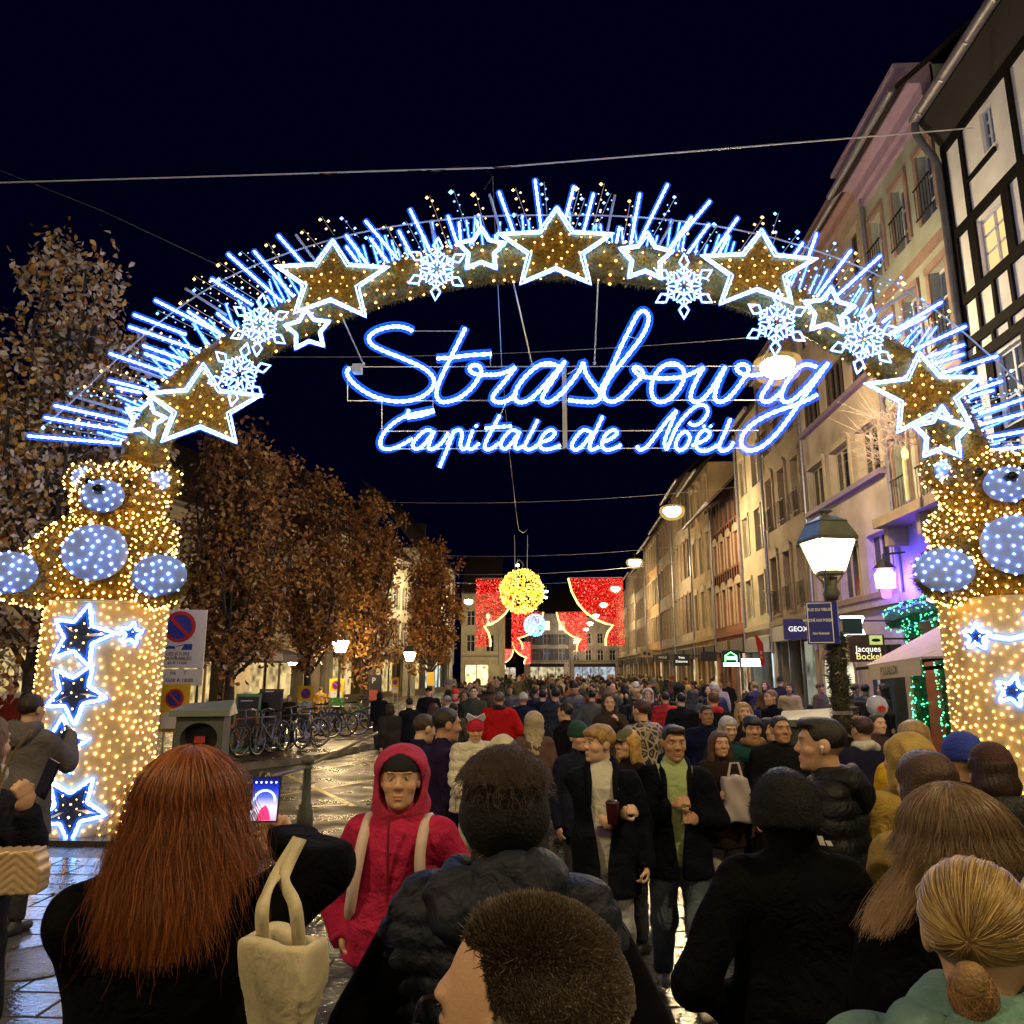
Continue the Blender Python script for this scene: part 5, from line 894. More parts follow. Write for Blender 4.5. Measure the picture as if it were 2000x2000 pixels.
for yy, lb in ((16.5, 'red shopfront pillar between the two green garlands'), (15.1, 'red shopfront pillar beside the gold drum')): o = MB().box((7.72, yy - .38, 0), (7.95, yy + .38, 2.85)).build('shop_pillar', RP); tag(o, lb, 'pillar'); MB().box((7.68, yy - .42, 2.85), (7.97, yy + .42, 2.98)).build('capital', RP, o)
def blade_sign(name, label, px, py, d, wd, hh, m, lines, X=None):
    p = atY(px, py, d); t = empty(name, p, 0, label, 'shop sign'); MB().box((-wd / 2, -.04, -hh / 2), (wd / 2, .04, hh / 2)).build('panel', m, t)
    for dx, dz, tx, sz, tm in lines: text('lettering', tx, sz, tm, t, (dx, -.043, dz), (R(90), 0, 0), bold=.001)
    MB().tube([(wd / 2, 0, hh * .35), (8.0 - p.x, 0, hh * .35)], .02, 5).build('bracket', DARKT, t); return t
LW = emit((1, .95, .85), .9, 'sign_letter', False); LY = emit((.9, .8, .25), .8, 'sign_letter_y', False)
t = blade_sign('shop_sign', 'brown hanging shop sign with white and yellow name lettering', 1692, 1266, 16.4, .72, .55, mat((.1, .045, .03), .5), ((.02, -.02, 'Jacques', .17, LW), (.02, -.17, 'Bockel', .19, LY)))
MB().box((.06, -.046, .07), (.32, -.041, .26)).build('emblem', emit((.6, .7, .2), .6, 'lime', False), t); MB().disc((.19, -.05, .16), .09, ry=.035).build('emblem_mark', INK, t)
t = blade_sign('shop_sign', 'dark square shop sign with silver name lettering beside the lantern', 1558, 1229, 22.5, .8, .58, mat((.02, .022, .03), .5), ((0, 0, 'GEOX', .2, LW),))
t = blade_sign('shop_sign', 'black flag-shaped sign edged with cold white light', 1664, 1223, 17.5, .42, .34, mat((.02, .03, .04), .3), ()); 
for z_ in (-.2, .2): MB().tube([(-.24, 0, z_), (.26, 0, z_)], .025, 5).build('edge_light', emit((.6, 1, 1), 5, 'cold_edge'), t)
MB().tube([(.26, 0, .2), (.18, 0, 0), (.26, 0, -.2)], .025, 5).build('edge_light', emit((.6, 1, 1), 5, 'cold_edge'), t)
t = blade_sign('shop_sign', 'dark sign with a green neon house outline', 1427, 1286, 31, .66, .62, mat((.02, .025, .04), .4), ()); GN = emit((.15, 1, .2), 4, 'green_neon', False)
MB().tube([(-.22, -.06, -.12), (-.22, -.06, .1), (0, -.06, .24), (.22, -.06, .1), (.22, -.06, -.12)], .02, 5).build('neon_outline', GN, t); MB().box((-.2, -.06, -.05), (.2, -.045, .08)).build('neon_bar', GN, t); MB().box((-.3, -.06, -.3), (.32, -.045, -.17)).build('white_strip', emit((.8, .95, 1), 3, 'strip', False), t)
p = atY(1468, 1294, 30.2); o = MB().box((p.x - .35, 30.2, p.z - .14), (p.x + .35, 30.3, p.z + .14)).build('light_box', emit((.85, .95, 1), 8, 'lightbox')); tag(o, 'bright white light box sign next to the red pennant', 'shop sign'); MB().box((p.x - .37, 30.31, p.z - .17), (p.x + .37, 30.38, p.z + .17)).build('case', DARKT, o); MB().tube([(p.x, 30.35, p.z), (8, 30.35, p.z)], .02, 4).build('bracket', DARKT, o)
p = atY(1483, 1272, 27); t = empty('pennant', p, R(-30), 'tall red pennant with white letters on a shop front', 'pennant'); MB().hexa([(-.12, 0, .5), (-.05, 0, .55), (-.05, .03, .55), (-.12, .03, .5), (.02, 0, -.5), (.16, 0, -.45), (.16, .03, -.45), (.02, .03, -.5)]).build('cloth', mat((.45, .02, .02), .6), t); MB().hexa([(-.05, 0, .55), (.14, 0, .25), (.14, .03, .25), (-.05, .03, .55), (.155, 0, -.448), (.16, 0, -.45), (.16, .03, -.45), (.155, .03, -.448)]).build('cloth_edge', mat((.45, .02, .02), .6), t)
for dz, c in ((-.05, 'B'), (-.22, 'A')): text('lettering', c, .16, OFFW, t, (.06, -.006, dz), (R(90), 0, 0))
t = blade_sign('shop_sign', 'black double-line shop sign with white letters above a doorway', 1331, 1289, 41, .8, .6, mat((.02, .02, .02), .5), ((0, .12, 'Yves', .17, LW), (0, -.08, 'Delorme', .17, LW))); t = blade_sign('shop_sign', 'small black sign lettered in grey above a narrow shop', 1294, 1284, 50, .9, .34, mat((.02, .02, .02), .5), ((0, 0, 'AIGLE', .2, OFFW),)); t = blade_sign('shop_sign', 'plain black box sign beside the pale green shop window', 1384, 1282, 37.5, .75, .45, mat((.015, .015, .012), .5), ()); t = blade_sign('shop_sign', 'cream square sign with a dark emblem on the jettied canopy', 1263, 1276, 60, .95, .6, mat((.4, .33, .2), .6), ())
MB().disc((-.15, -.045, 0), .13).build('emblem_mark', INK, t); MB().disc((.17, -.045, -.05), .11).build('emblem_mark', INK, t)
p = atY(1713, 1379, 9.0); t = empty('balloon', p, 0, 'shiny grey party balloon with a red mark above the crowd', 'balloon'); MB().lathe([(0, -.13), (.05, -.115), (.1, -.06), (.115, .01), (.09, .075), (.04, .11), (0, .115)], n=18).build('skin', mat((.45, .48, .55), .2, .1, alpha=.85), t, True); MB().disc((0, -.118, -.02), .045, ry=.03).build('red_mark', RED, t); MB().tube([(0, 0, -.13), (.02, 0, -.5), (0, 0, -.9)], .003, 3).build('string', OFFW, t)
# striped candle and straw on the balcony
p = Vector((7.2, 15.6, 5.45)); t = empty('candle_figure', p, 0, 'tall striped white and yellow candle standing on the balcony', 'decoration'); MB().lathe([(.07, -.1), (.07, .75), (0, .8)], n=10).build('candle', mat((.7, .6, .3), .5), t); MB().lathe([(.05, .8), (.07, .9), (0, 1.05)], n=8).build('flame', emit((1, .6, .1), 4, 'flame'), t)
P_ = np.stack([RNG.normal(7.45, .12, 260), RNG.uniform(15.6, 17.6, 260), RNG.uniform(6.6, 7.6, 260)], 1); o = blades('straw_bundle', P_, np.tile(np.array([[-.3, .2, .4]]), (260, 1)), 1.1, .008, mat((.45, .35, .35), .7), None, .45); tag(o, 'bundle of pale straw twigs fixed above the balcony window', 'decoration', kind='thing'); del o['kind']
# ================================================================ people
def skin_mat():
    m = bpy.data.materials.new('skin'); m.use_nodes = True; t = m.node_tree; b = t.nodes['Principled BSDF']; a = t.nodes.new('ShaderNodeAttribute'); a.attribute_name = 'Col'
    t.links.new(a.outputs[0], b.inputs['Base Color']); b.inputs['Roughness'].default_value = .55; nz = t.nodes.new('ShaderNodeTexNoise'); nz.inputs['Scale'].default_value = 160; bp = t.nodes.new('ShaderNodeBump'); bp.inputs['Strength'].default_value = .25; bp.inputs['Distance'].default_value = .004; tcx = t.nodes.new('ShaderNodeTexCoord'); t.links.new(tcx.outputs['Object'], nz.inputs['Vector']); t.links.new(nz.outputs['Fac'], bp.inputs['Height']); t.links.new(bp.outputs[0], b.inputs['Normal']); b.inputs['Subsurface Weight'].default_value = 0; return m
SKIN = skin_mat()
TONE = [(.52, .31, .19), (.42, .23, .13), (.58, .37, .25), (.24, .12, .07)]
_hd = {}
def head_mesh(tone, fine, seed=0, mouth=0, female=False):
    k = (tone, fine, female)
    if k in _hd: return _hd[k]
    jw = .94 if female else 1; bz = .45 if female else .8; ns_ = .85 if female else 1
    def fn(P):
        d = U(.03, ell(P, (0, -.012, .028), (.076, .098, .084)), ell(P, (0, .02, -.03), (.066, .074, .086)), ell(P, (0, .035, -.083), (.05 * jw, .05, .038)))
        d = U(.015, d, cone(P, (0, .084, .012), (0, .105, -.022), .008 * ns_, .0125 * ns_), ell(P, (0, .078 - .006 * (1 - bz), .034), (.052, .018, .009 * bz + .003)), ell(P, (0, .076, -.1), (.022 * jw, .02, .016)))
        for s in (-1, 1): d = U(.012, d, ell(P, (s * .012, .098, -.027), (.009, .011, .008)), ell(P, (s * .043, .053, -.026), (.026, .03, .027)), ell(P, (s * .078, -.012, -.005), (.011, .023, .033)))
        for s in (-1, 1): d = -smin(-d, ell(P, (s * .031, .104, .009), (.018, .0215, .010)), .010)
        for s in (-1, 1): d = np.minimum(d, ell(P, (s * .031, .0762, .008), (.0135, .0125, .0100)))
        d = -smin(-d, ell(P - np.stack([0 * P[:, 0], 0 * P[:, 0], 7 * P[:, 0] ** 2], 1), (0, .112, -.0675), (.026, .013, .0022)), .003)
        d = U(.006, d, ell(P, (0, .0885, -.0605), (.023, .0125, .0055)), ell(P, (0, .0875, -.0735), (.02, .0125, .0065)))
        return U(.03, d, cone(P, (0, -.022, -.09), (0, -.035, -.21), .052 * jw, .058 * jw))
    v, f = surf(fn, (-.11, -.135, -.23), (.11, .135, .125), .0045 if fine else .0085)
    c = np.tile(np.array(TONE[tone]), (len(v), 1)); x, y, z = v.T; ax = np.abs(x)
    def mixin(w, col_): 
        w = np.clip(w, 0, 1)[:, None]; c[:] = c * (1 - w) + np.array(col_) * w
    T = np.array(TONE[tone])
    mixin(np.exp(-(((ax - .045) / .02) ** 2 + ((z + .03) / .022) ** 2)) * (y > .03) * .35, T * np.array((1.15, .72, .66)))
    mixin(np.exp(-((ax / .016) ** 2 + ((z + .024) / .016) ** 2)) * (y > .09) * .4, T * np.array((1.1, .75, .68)))
    mixin(((ax / .0245) ** 2 + ((z + .067 - 6 * ax * ax) / .0105) ** 2 < 1) * (y > .07) * .6, T * np.array((.9, .5, .48)))
    br = (np.abs(z - .0305 + 6 * (ax - .03) ** 2) < (.0026 if female else .0038)) * (ax > .014) * (ax < .05) * (y > .05); mixin(br * .7, (.07, .04, .025))
    e = (((ax - .031) / .0125) ** 2 + ((z - .008) / .005) ** 2 < 1) * (y > .072); mixin(e * 1.0, (.34, .32, .30)); mixin((((ax - .031) / .0058) ** 2 + ((z - .008) / .0055) ** 2 < 1) * (y > .072) * 1.0, (.02, .012, .01))
    mixin((np.abs(z - .0145) < .0018) * (np.abs(ax - .031) < .015) * (y > .07) * .8, (.04, .025, .02))
    _hd[k] = (v, f, c); return _hd[k]
def rotm(yaw=0, pitch=0, roll=0): return np.array(Euler((R(pitch), R(roll), R(yaw)), 'XYZ').to_matrix())
_hh = {}
def hair_mesh(kind, fine):
    k = (kind, fine)
    if k in _hh: return _hh[k]
    h = .006 if fine else .011; lo, hi = (-.13, -.17, -.16), (.13, .14, .15)
    def fold(P): x, y, z = P.T; an = np.arctan2(x, y + .012); return .0013 * np.sin(an * (34 if fine else 17) + 2.5 * np.sin(z * 22 + an)) + .0012 * np.sin(z * 75 + y * 50)
    def face(P, y0=.052, z0=.07): return np.maximum(np.minimum(P[:, 1] - y0 + .25 * np.maximum(0, .02 - P[:, 2]) , 1), z0 - P[:, 2] + 0)
    def cut(d, P, y0, z0, slope=.35):      # remove the region in front of the ears below the hairline
        x, y, z = P.T; reg = np.maximum(-(y - (y0 - slope * (z0 - z))), z - z0); return np.maximum(d, -reg)
    if kind == 'shortx': pass
    elif kind == 'short':
        fn = lambda P: np.maximum(cut(ell(P, (0, -.016, .036), (.084, .104, .088)) + fold(P), P, .06, .078, .5), -.055 - P[:, 2])
    elif kind == 'quiff':
        fn = lambda P: np.maximum(cut(U(.02, ell(P, (0, -.014, .036), (.081, .102, .087)), ell(P, (0, .05, .09), (.07, .05, .03))) + fold(P), P, .058, .07, .5), -.05 - P[:, 2])
    elif kind == 'fringe':
        fn = lambda P: np.maximum(cut(U(.02, ell(P, (0, -.012, .036), (.09, .108, .09)), ell(P, (0, .06, .062), (.07, .045, .03))) + fold(P) * 1.5, P, .06, .042, .7), -.05 - P[:, 2])
    elif kind == 'bob':
        lo = (-.14, -.17, -.2); fn = lambda P: cut(U(.03, ell(P, (0, -.016, .034), (.095, .112, .092)), ell(P, (0, -.035, -.05), (.105, .095, .09))) + fold(P) * 1.4, P, .06, .062, .12)
    elif kind == 'long':
        lo, hi = (-.17, -.2, -.42), (.17, .14, .15); fn = lambda P: cut(U(.04, ell(P, (0, -.016, .034), (.09, .11, .09)), cone(P, (0, -.06, -.02), (0, -.085, -.34), .1, .115, .6), cone(P, (-.075, 0, 0), (-.1, -.01, -.3), .03, .035), cone(P, (.075, 0, 0), (.1, -.01, -.3), .03, .035)) + fold(P) * 1.6, P, .058, .066, .02)
    elif kind == 'under':
        lo, hi = (-.17, -.2, -.36), (.17, .14, .15); fn = lambda P: cut(U(.04, ell(P, (0, -.014, .028), (.08, .1, .085)), cone(P, (0, -.05, -.04), (0, -.085, -.3), .07, .08, .5)), P, .03, .06, .02)
    elif kind == 'bun':
        lo = (-.13, -.24, -.16); fn = lambda P: np.maximum(cut(U(.015, ell(P, (0, -.014, .034), (.081, .103, .086)), ell(P, (0, -.125, -.055), (.03, .03, .034))) + fold(P) * .3, P, .055, .074, .5), -.07 - P[:, 2])
    elif kind == 'beanie':
        fn = lambda P: np.maximum(np.minimum(U(.02, ell(P, (0, -.014, .05), (.089, .11, .093)), ell(P, (0, -.03, .1), (.06, .07, .045))), np.maximum(ell(P, (0, -.013, .03), (.093, .113, .09)), np.abs(P[:, 2] - .022) - .024)) + .0014 * np.sin(np.arctan2(P[:, 1], P[:, 0]) * 44), -.002 - P[:, 2] - .12 * P[:, 1])
    elif kind == 'cap':
        fn = lambda P: np.minimum(np.maximum(ell(P, (0, -.012, .04), (.085, .106, .088)), .022 - P[:, 2]), np.maximum(ell(P, (0, .1, .035), (.07, .075, .012)), -P[:, 1]))
    elif kind == 'hood':
        lo, hi = (-.17, -.2, -.24), (.17, .14, .17)
        def fn(P): x, y, z = P.T; o = U(.04, ell(P, (0, -.02, .03), (.115, .13, .12)), ell(P, (0, -.02, -.1), (.12, .11, .12))); i = ell(P, (0, .09, -.015), (.09, .19, .118)); return np.maximum(o + .004 * np.sin(z * 55 + 6 * x + 2 * np.sin(y * 40)), -i)
    elif kind == 'furhood':
        lo, hi = (-.2, -.22, -.26), (.2, .18, .2)
        def fn(P): x, y, z = P.T; o = U(.04, ell(P, (0, -.02, .03), (.125, .13, .13)), ell(P, (0, -.02, -.1), (.13, .11, .13))); i = ell(P, (0, .08, -.02), (.075, .16, .105)); return np.maximum(o + .008 * np.sin(z * 110 + 5 * np.sin(x * 60)) * np.sin(y * 90), -i)
    elif kind == 'headband':
        lo = (-.14, -.17, -.18); fn = lambda P: np.maximum(np.maximum(ell(P, (0, -.012, .0), (.108, .122, .135)) + .003 * np.sin(P[:, 2] * 60), np.abs(P[:, 2] + .02) - .085), P[:, 1] - .06 - .4 * (P[:, 2] - .02))
    v, f = surf(fn, lo, hi, h); _hh[k] = (v, f); return _hh[k]
ARM = dict(down=((.255, -.03, 1.13), (.265, .06, .89)), pocket=((.31, -.07, 1.14), (.215, .11, .99)), phone=((.25, .18, 1.22), (.1, .34, 1.42)), chest=((.27, .02, 1.15), (.1, .23, 1.19)), fwd=((.24, .08, 1.14), (.24, .27, 1.0)), back=((.25, -.14, 1.14), (.25, -.14, .89)), hip=((.34, -.08, 1.16), (.22, .05, 1.0)))
def hand_sdf(P, w, d, side, curl):
    d = d / np.linalg.norm(d); up = np.array((0, 0, 1.)); n_ = np.cross(d, np.cross(up, d) if abs(d[2]) < .95 else np.array((0, 1., 0))); 
    b = np.array((side, 0, 0)) - d * (d[0] * side); b = b / max(np.linalg.norm(b), 1e-3); a = np.cross(d, b)     # b = back of hand (outwards), a = across
    L = np.stack([a, b, d], 1); q = (P - w) @ L / .9
    r = cone(q, (-.018, 0, .035), (.018, 0, .04), .03, .028, .5); r = U(.015, r, cone(q, (0, 0, -.02), (0, 0, .03), .025, .028, .7))
    for i, (x, ln) in enumerate(((-.03, .062), (-.01, .072), (.01, .075), (.029, .066))):
        k = (x, 0, .075); m = (x, -curl * ln * .5, .075 + ln * (.55 - .25 * curl)); e = (x, -curl * ln * 1.1, .075 + ln * (1.0 - .95 * curl)); r = U(.006, r, cone(q, k, m, .0095, .009), cone(q, m, e, .009, .0075))
    t1 = (.035, -.01, .03); t2 = (.055, -.022 - .02 * curl, .065); t3 = (.045 - .02 * curl, -.03 - .02 * curl, .09); return U(.008, r, cone(q, t1, t2, .012, .0105), cone(q, t2, t3, .0105, .008))
def person(label, px, top, Y, rz, coat, pants=(.03, .03, .035), hair=('short', (.03, .02, .015)), hat=None, tone=0, arms=('down', 'down'), head=(0, 0, 0), res=.022, stride=0, fine=False, female=False, shirt=None, shoes=(.02, .02, .02), curl=.55, group=None, X=None, bulk=1.0, pend=.1, h=None, lift=0, wide=1.0, scarf=None, pattern=None, hood=False, collar=0, hs=1.0, quilt=.095, qa=.02, sz=0):
    add = {'beanie': .04, 'hood': .04, 'furhood': .06, 'cap': .02}.get(hat[0], .015) if hat else (.012 if hair else 0)
    tp = atY(px, top, Y) if px is not None else Vector((X, Y, h)); s = (tp.z - add) / 1.75 if px is not None else h / 1.75; x0 = tp.x
    t = empty('person', (x0, Y, lift), R(rz), label, 'person', group); t.scale = (s, s, s)
    rg = np.random.default_rng(abs(hash(label)) % 99999 if False else sum(map(ord, label)) * 7 + int(top or 0))
    K = rg.normal(0, 1, (5, 3)) * np.array((1, 1, .8)); K = K / np.linalg.norm(K, axis=1)[:, None] * rg.uniform(16, 42, (5, 1)); PH = rg.uniform(0, 6, 5)
    def folds(P, a=.0045):
        o = 0
        for k, p in zip(K, PH): o = o + np.sin(P @ k + p + 1.5 * np.sin(P[:, 2] * 9 + p))
        return o * a * .6
    A_ = []
    for sd, am in zip((-1, 1), arms):
        e, w_ = ARM[am] if isinstance(am, str) else am
        A_.append((sd, np.array((sd * .175 * bulk ** .5, 0, 1.405)), np.array((e[0] * sd if isinstance(am, str) else e[0], e[1], e[2])), np.array((w_[0] * sd if isinstance(am, str) else w_[0], w_[1], w_[2]))))
    hips = []
    for sd in (-1, 1):
        st = stride * sd; kn = np.array((sd * .1, max(st, 0) * .28 + .02 - max(-st, 0) * .05, .5)); an = np.array((sd * .1, st * .3 if st > 0 else st * .34, .09 + (.05 if st < 0 else 0))); hips.append((sd, np.array((sd * .09, 0, .9)), kn, an))
    # --- body: head, inner torso, limbs and hands in one mesh
    V, Fc, C = [], [], []; n0 = 0
    def put(v, f, c):
        nonlocal n0
        V.append(v); Fc.append(f + n0); C.append(c if np.ndim(c) == 2 else np.tile(np.array(c), (len(v), 1))); n0 += len(v)
    hv, hf, hc = head_mesh(tone, fine, female=female); M_ = rotm(*head); hb = np.array((0, .02, 1.635)); neck = np.array((0, -.02, -.1))
    def HT(v): return (v - neck) @ M_.T + neck + hb
    put(HT(hv), hf, hc)
    def inner(P):
        d = U(.06, cone(P, (0, 0, 1.3), (0, 0, .98), .13, .12, .7), cone(P, (-.12, 0, 1.38), (.12, 0, 1.38), .05, .05), cone(P, (0, -.01, 1.4), (0, 0, 1.55), .055, .05))
        for sd, a, b, c in A_: d = U(.02, d, cone(P, a, b, .04, .036), cone(P, b, c, .036, .027))
        for sd, a, b, c in hips: d = U(.03, d, cone(P, a, b, .07, .05), cone(P, b, c, .048, .035))
        return d
    v, f = surf(inner, (-.5, -.5, .02), (.5, .5, 1.6), .04); put(v, f, TONE[tone])
    for sd, a, b, c in A_:
        w_ = c; d_ = c - b
        if fine or Y < 9: v, f = surf(lambda P: hand_sdf(P, w_, d_, sd, curl), w_ - .17, w_ + .17, .0075 if fine else .013)
        else: v, f = surf(lambda P: ell(P, w_ + d_ / np.linalg.norm(d_) * .06, (.04, .04, .07)), w_ - .15, w_ + .15, .03)
        if len(v): put(v, f, TONE[tone])
    me = mesh('body', np.concatenate(V), np.concatenate(Fc), SKIN, True); ca = me.color_attributes.new('Col', 'FLOAT_COLOR', 'POINT'); cc = np.ones((n0, 4), np.float32); cc[:, :3] = np.concatenate(C); ca.data.foreach_set('color', cc.ravel()); link('body', me, t)
    # --- coat
    ck, cc_ = coat.get('kind', 'wool'), coat['c']; hem = coat.get('hem', .82); B = bulk * (1.09 if ck == 'puffer' else 1.0); op = coat.get('open', 0)
    CM = mat(cc_, .62 if ck == 'puffer' else .95, .15, 14, .25 if ck != 'puffer' else .25, 90 if ck != 'puffer' else 45, spec=.22 if ck == 'puffer' else .1 if ck == 'shell' else .06, wr=.45) if pattern is None else pattern
    def cfn(P, grow=0, arms_=True, cutneck=True):
        x, y, z = P.T
        d = U(.07, cone(P, (0, 0, 1.29), (0, 0, 1.02), .2 * B + grow, .185 * B + grow, .64), cone(P, (-.13 * B, -.01, 1.395), (.13 * B, -.01, 1.395), .07 + grow, .07 + grow), cone(P, (0, 0, 1.0), (0, 0, min(hem, .95)), .195 * B + grow, (.215 + .06 * (.95 - min(hem, .95))) * B + grow, .8))
        d = U(.02, d, cone(P, (0, -.015, 1.44), (0, -.01 if collar else 0, 1.525 + collar), .078 + grow, .068 + grow + collar * .35, .95))
        if arms_:
            for sd, a, b, c in A_:
                cuff = c - (c - b) / np.linalg.norm(c - b) * .0; dd = (c - b) / np.linalg.norm(c - b); d = U(.035, d, cone(P, a, b, .072 * B + grow, .062 * B + grow), np.maximum(cone(P, b, cuff, .062 * B + grow, .05 * B + grow), (P - c) @ dd - .01))
        return d
    def coatf(P):
        x, y, z = P.T; d = cfn(P)
        if ck == 'puffer': d = d - qa * (np.power(np.abs(np.sin(z * math.pi / quilt + .25 * np.sin(x * 9) + .12 * np.sin(x * 23 + z * 9))) + 1e-4, .65) - .6) + folds(P, .0025)
        else: d = d + folds(P)
        if ck == 'shell': d = d + .004 * np.exp(-((np.mod(z + .1 * x * x, .105) - .05) / .007) ** 2) * (np.abs(x) < .3)
        if op: d = np.maximum(d, -np.maximum(np.abs(x) - op * (.25 + .75 * np.clip((z - .9) / .5, 0, 1)), .03 - y)) 
        else: d = d + .006 * np.exp(-(x / .006) ** 2) * (y > 0)
        return np.maximum(np.maximum(d, hem - z), z - (1.545 + collar))
    lo = np.array([-.5, -.42, hem - .03]); hi = np.array([.5, .46, 1.57 + collar])
    for sd, a, b, c in A_: lo = np.minimum(lo, np.minimum(b, c) - .12); hi = np.maximum(hi, np.maximum(b, c) + .12)
    v, f = surf(coatf, lo, hi, res); link('coat', mesh('coat', v, f, CM, True), t)
    if hood or coat.get('hood'):
        v, f = surf(lambda P: U(.04, ell(P, (0, -.105, 1.475), (.165, .06, .085)), ell(P, (0, -.135, 1.42), (.13, .05, .075)), ell(P, (-.105, -.035, 1.5), (.05, .085, .05)), ell(P, (.105, -.035, 1.5), (.05, .085, .05))) + folds(P, .007) + .007 * np.exp(-((np.abs(P[:, 0]) - .062) / .006) ** 2) + .005 * np.abs(np.sin(P[:, 2] * 40 + 3 * np.sin(P[:, 0] * 14))), (-.26, -.26, 1.33), (.26, .1, 1.62), res * .8); link('folded_hood', mesh('folded_hood', v, f, CM, True), t)
    if op: MB().tube(catmull([(-.085, .135, 1.27), (-.085, .115, 1.4), (-.09, .03, 1.485), (-.06, -.07, 1.525), (0, -.092, 1.535), (.06, -.07, 1.525), (.09, .03, 1.485), (.085, .115, 1.4), (.085, .135, 1.27)], 4), [.014 + .018 * math.sin(math.pi * i / 32) for i in range(33)], 7).build('collar', CM, t, True)
    if shirt is not None:
        v, f = surf(lambda P: np.maximum(U(.03, cone(P, (0, .0, 1.33), (0, 0, .9), .185 * B, .165 * B, .66), cone(P, (0, -.012, 1.42), (0, 0, 1.52), .07, .064, .95)) + folds(P, .004), z_ - P[:, 2]) if (z_ := .84) else None, (-.26, -.2, .8), (.26, .2, 1.56), res); link('jumper', mesh('jumper', v, f, mat(shirt, .85, .1, 12, .2, 80, wr=.4), True), t)
    # --- trousers and shoes
    def pfn(P):
        d = cone(P, (-.05, 0, .93), (.05, 0, .93), .105, .105, .85)
        for sd, a, b, c in hips: d = U(.05, d, cone(P, a, b, .088 * wide, .072 * wide), cone(P, b, c, .073 * wide, .058 * wide))
        return np.maximum(np.maximum(d + folds(P, .004), pend - P[:, 2]), P[:, 2] - 1.02)
    v, f = surf(pfn, (-.28, -.5, .06), (.28, .5, 1.04), max(res, .02)); link('trousers', mesh('trousers', v, f, mat(pants, .85, .2, 10, .2, 90, wr=.5), True), t)
    for sd, a, b, c in hips:
        v, f = surf(lambda P: np.maximum(U(.03, cone(P, c + np.array((0, -.05, -.05)), c + np.array((0, .13, -.055)), .042, .038), cone(P, c, c + np.array((0, -.01, -.05)), .045, .042)), c[2] - .092 - P[:, 2]), c - np.array((.09, .13, .11)), c + np.array((.09, .22, .08)), .02); link('shoe', mesh('shoe', v, f, mat(shoes, .5, .1), True), t)
    # --- hair and hat
    if hair: v, f = hair_mesh(hair[0], fine); link('hair', mesh('hair', HT(v), f, mat(hair[1], .5, .35, 30, .4, 150, key='hair'), True), t)
    if hat: v, f = hair_mesh(hat[0], fine); v = v * hs - np.array((0, 0, .3 * (hs - 1))); v = v * np.array((1.07, 1, 1.03)) - np.array((0, .034, 0)) if hat[0] == 'hood' and fine else v; link('hood' if 'hood' in hat[0] else 'hat' if hat[0] != 'headband' else 'headband', mesh('hat', HT(v), f, mat(hat[1], .85, .2, 14, .4, 110), True), t)
    if scarf is not None:
        v, f = surf(lambda P: U(.03, *[ell(P, (.075 * math.cos(a), .07 * math.sin(a) - .005 - .3 * sz, 1.5 + sz + .012 * math.sin(3 * a)), (.05 + sz * .3, .05 + sz * .3, .045 + sz * .5)) for a in np.linspace(0, 5.5, 8)]) + folds(P, .006), (-.19, -.19, 1.4), (.19, .17, 1.66), res * .7); link('scarf', mesh('scarf', v, f, mat(scarf, .9, .2, 20, .4, 80), True), t)
    t['_s'] = s; return t
def to_local(t, wp): return np.array((Matrix.Translation(t.location) @ t.rotation_euler.to_matrix().to_4x4() @ Matrix.Diagonal((*t.scale, 1))).inverted() @ Vector(wp))
def local_of(px, top, Y, rz, add, wp):      # world point -> person-local point before the person exists
    tp = atY(px, top, Y); s = (tp.z - add) / 1.75; v = Matrix.Rotation(-R(rz), 3, 'Z') @ (Vector(wp) - Vector((tp.x, Y, 0))); return tuple(v / s)
def hair_mat(c, c2):
    m = bpy.data.materials.new('hair_strand'); m.use_nodes = True; t = m.node_tree; b = t.nodes['Principled BSDF']; hi_ = t.nodes.new('ShaderNodeHairInfo'); r = t.nodes.new('ShaderNodeValToRGB'); r.color_ramp.elements[0].color = (*c, 1); r.color_ramp.elements[1].color = (*c2, 1)
    t.links.new(hi_.outputs['Random'], r.inputs[0]); t.links.new(r.outputs[0], b.inputs['Base Color']); b.inputs['Roughness'].default_value = .38; b.inputs['Specular IOR Level'].default_value = .5; return m
def strands(parent, pts, r0, m):      # pts: (n, k, 3) in parent space
    n, k, _ = pts.shape; hc = bpy.data.hair_curves.new('hair_strands'); hc.add_curves([k] * n); hc.attributes['position'].data.foreach_set('vector', pts.astype(np.float32).ravel())
    ra = hc.attributes.get('radius') or hc.attributes.new('radius', 'FLOAT', 'POINT'); ra.data.foreach_set('value', np.tile(np.linspace(r0, r0 * .35, k), n).astype(np.float32)); hc.materials.append(m); o = link('hair_strands', hc, parent, kind='stuff'); return o
def headpos(head=(0, 0, 0)):
    M_ = rotm(*head); hb = np.array((0, .02, 1.635)); neck = np.array((0, -.02, -.1)); return lambda v: (v - neck) @ M_.T + neck + hb
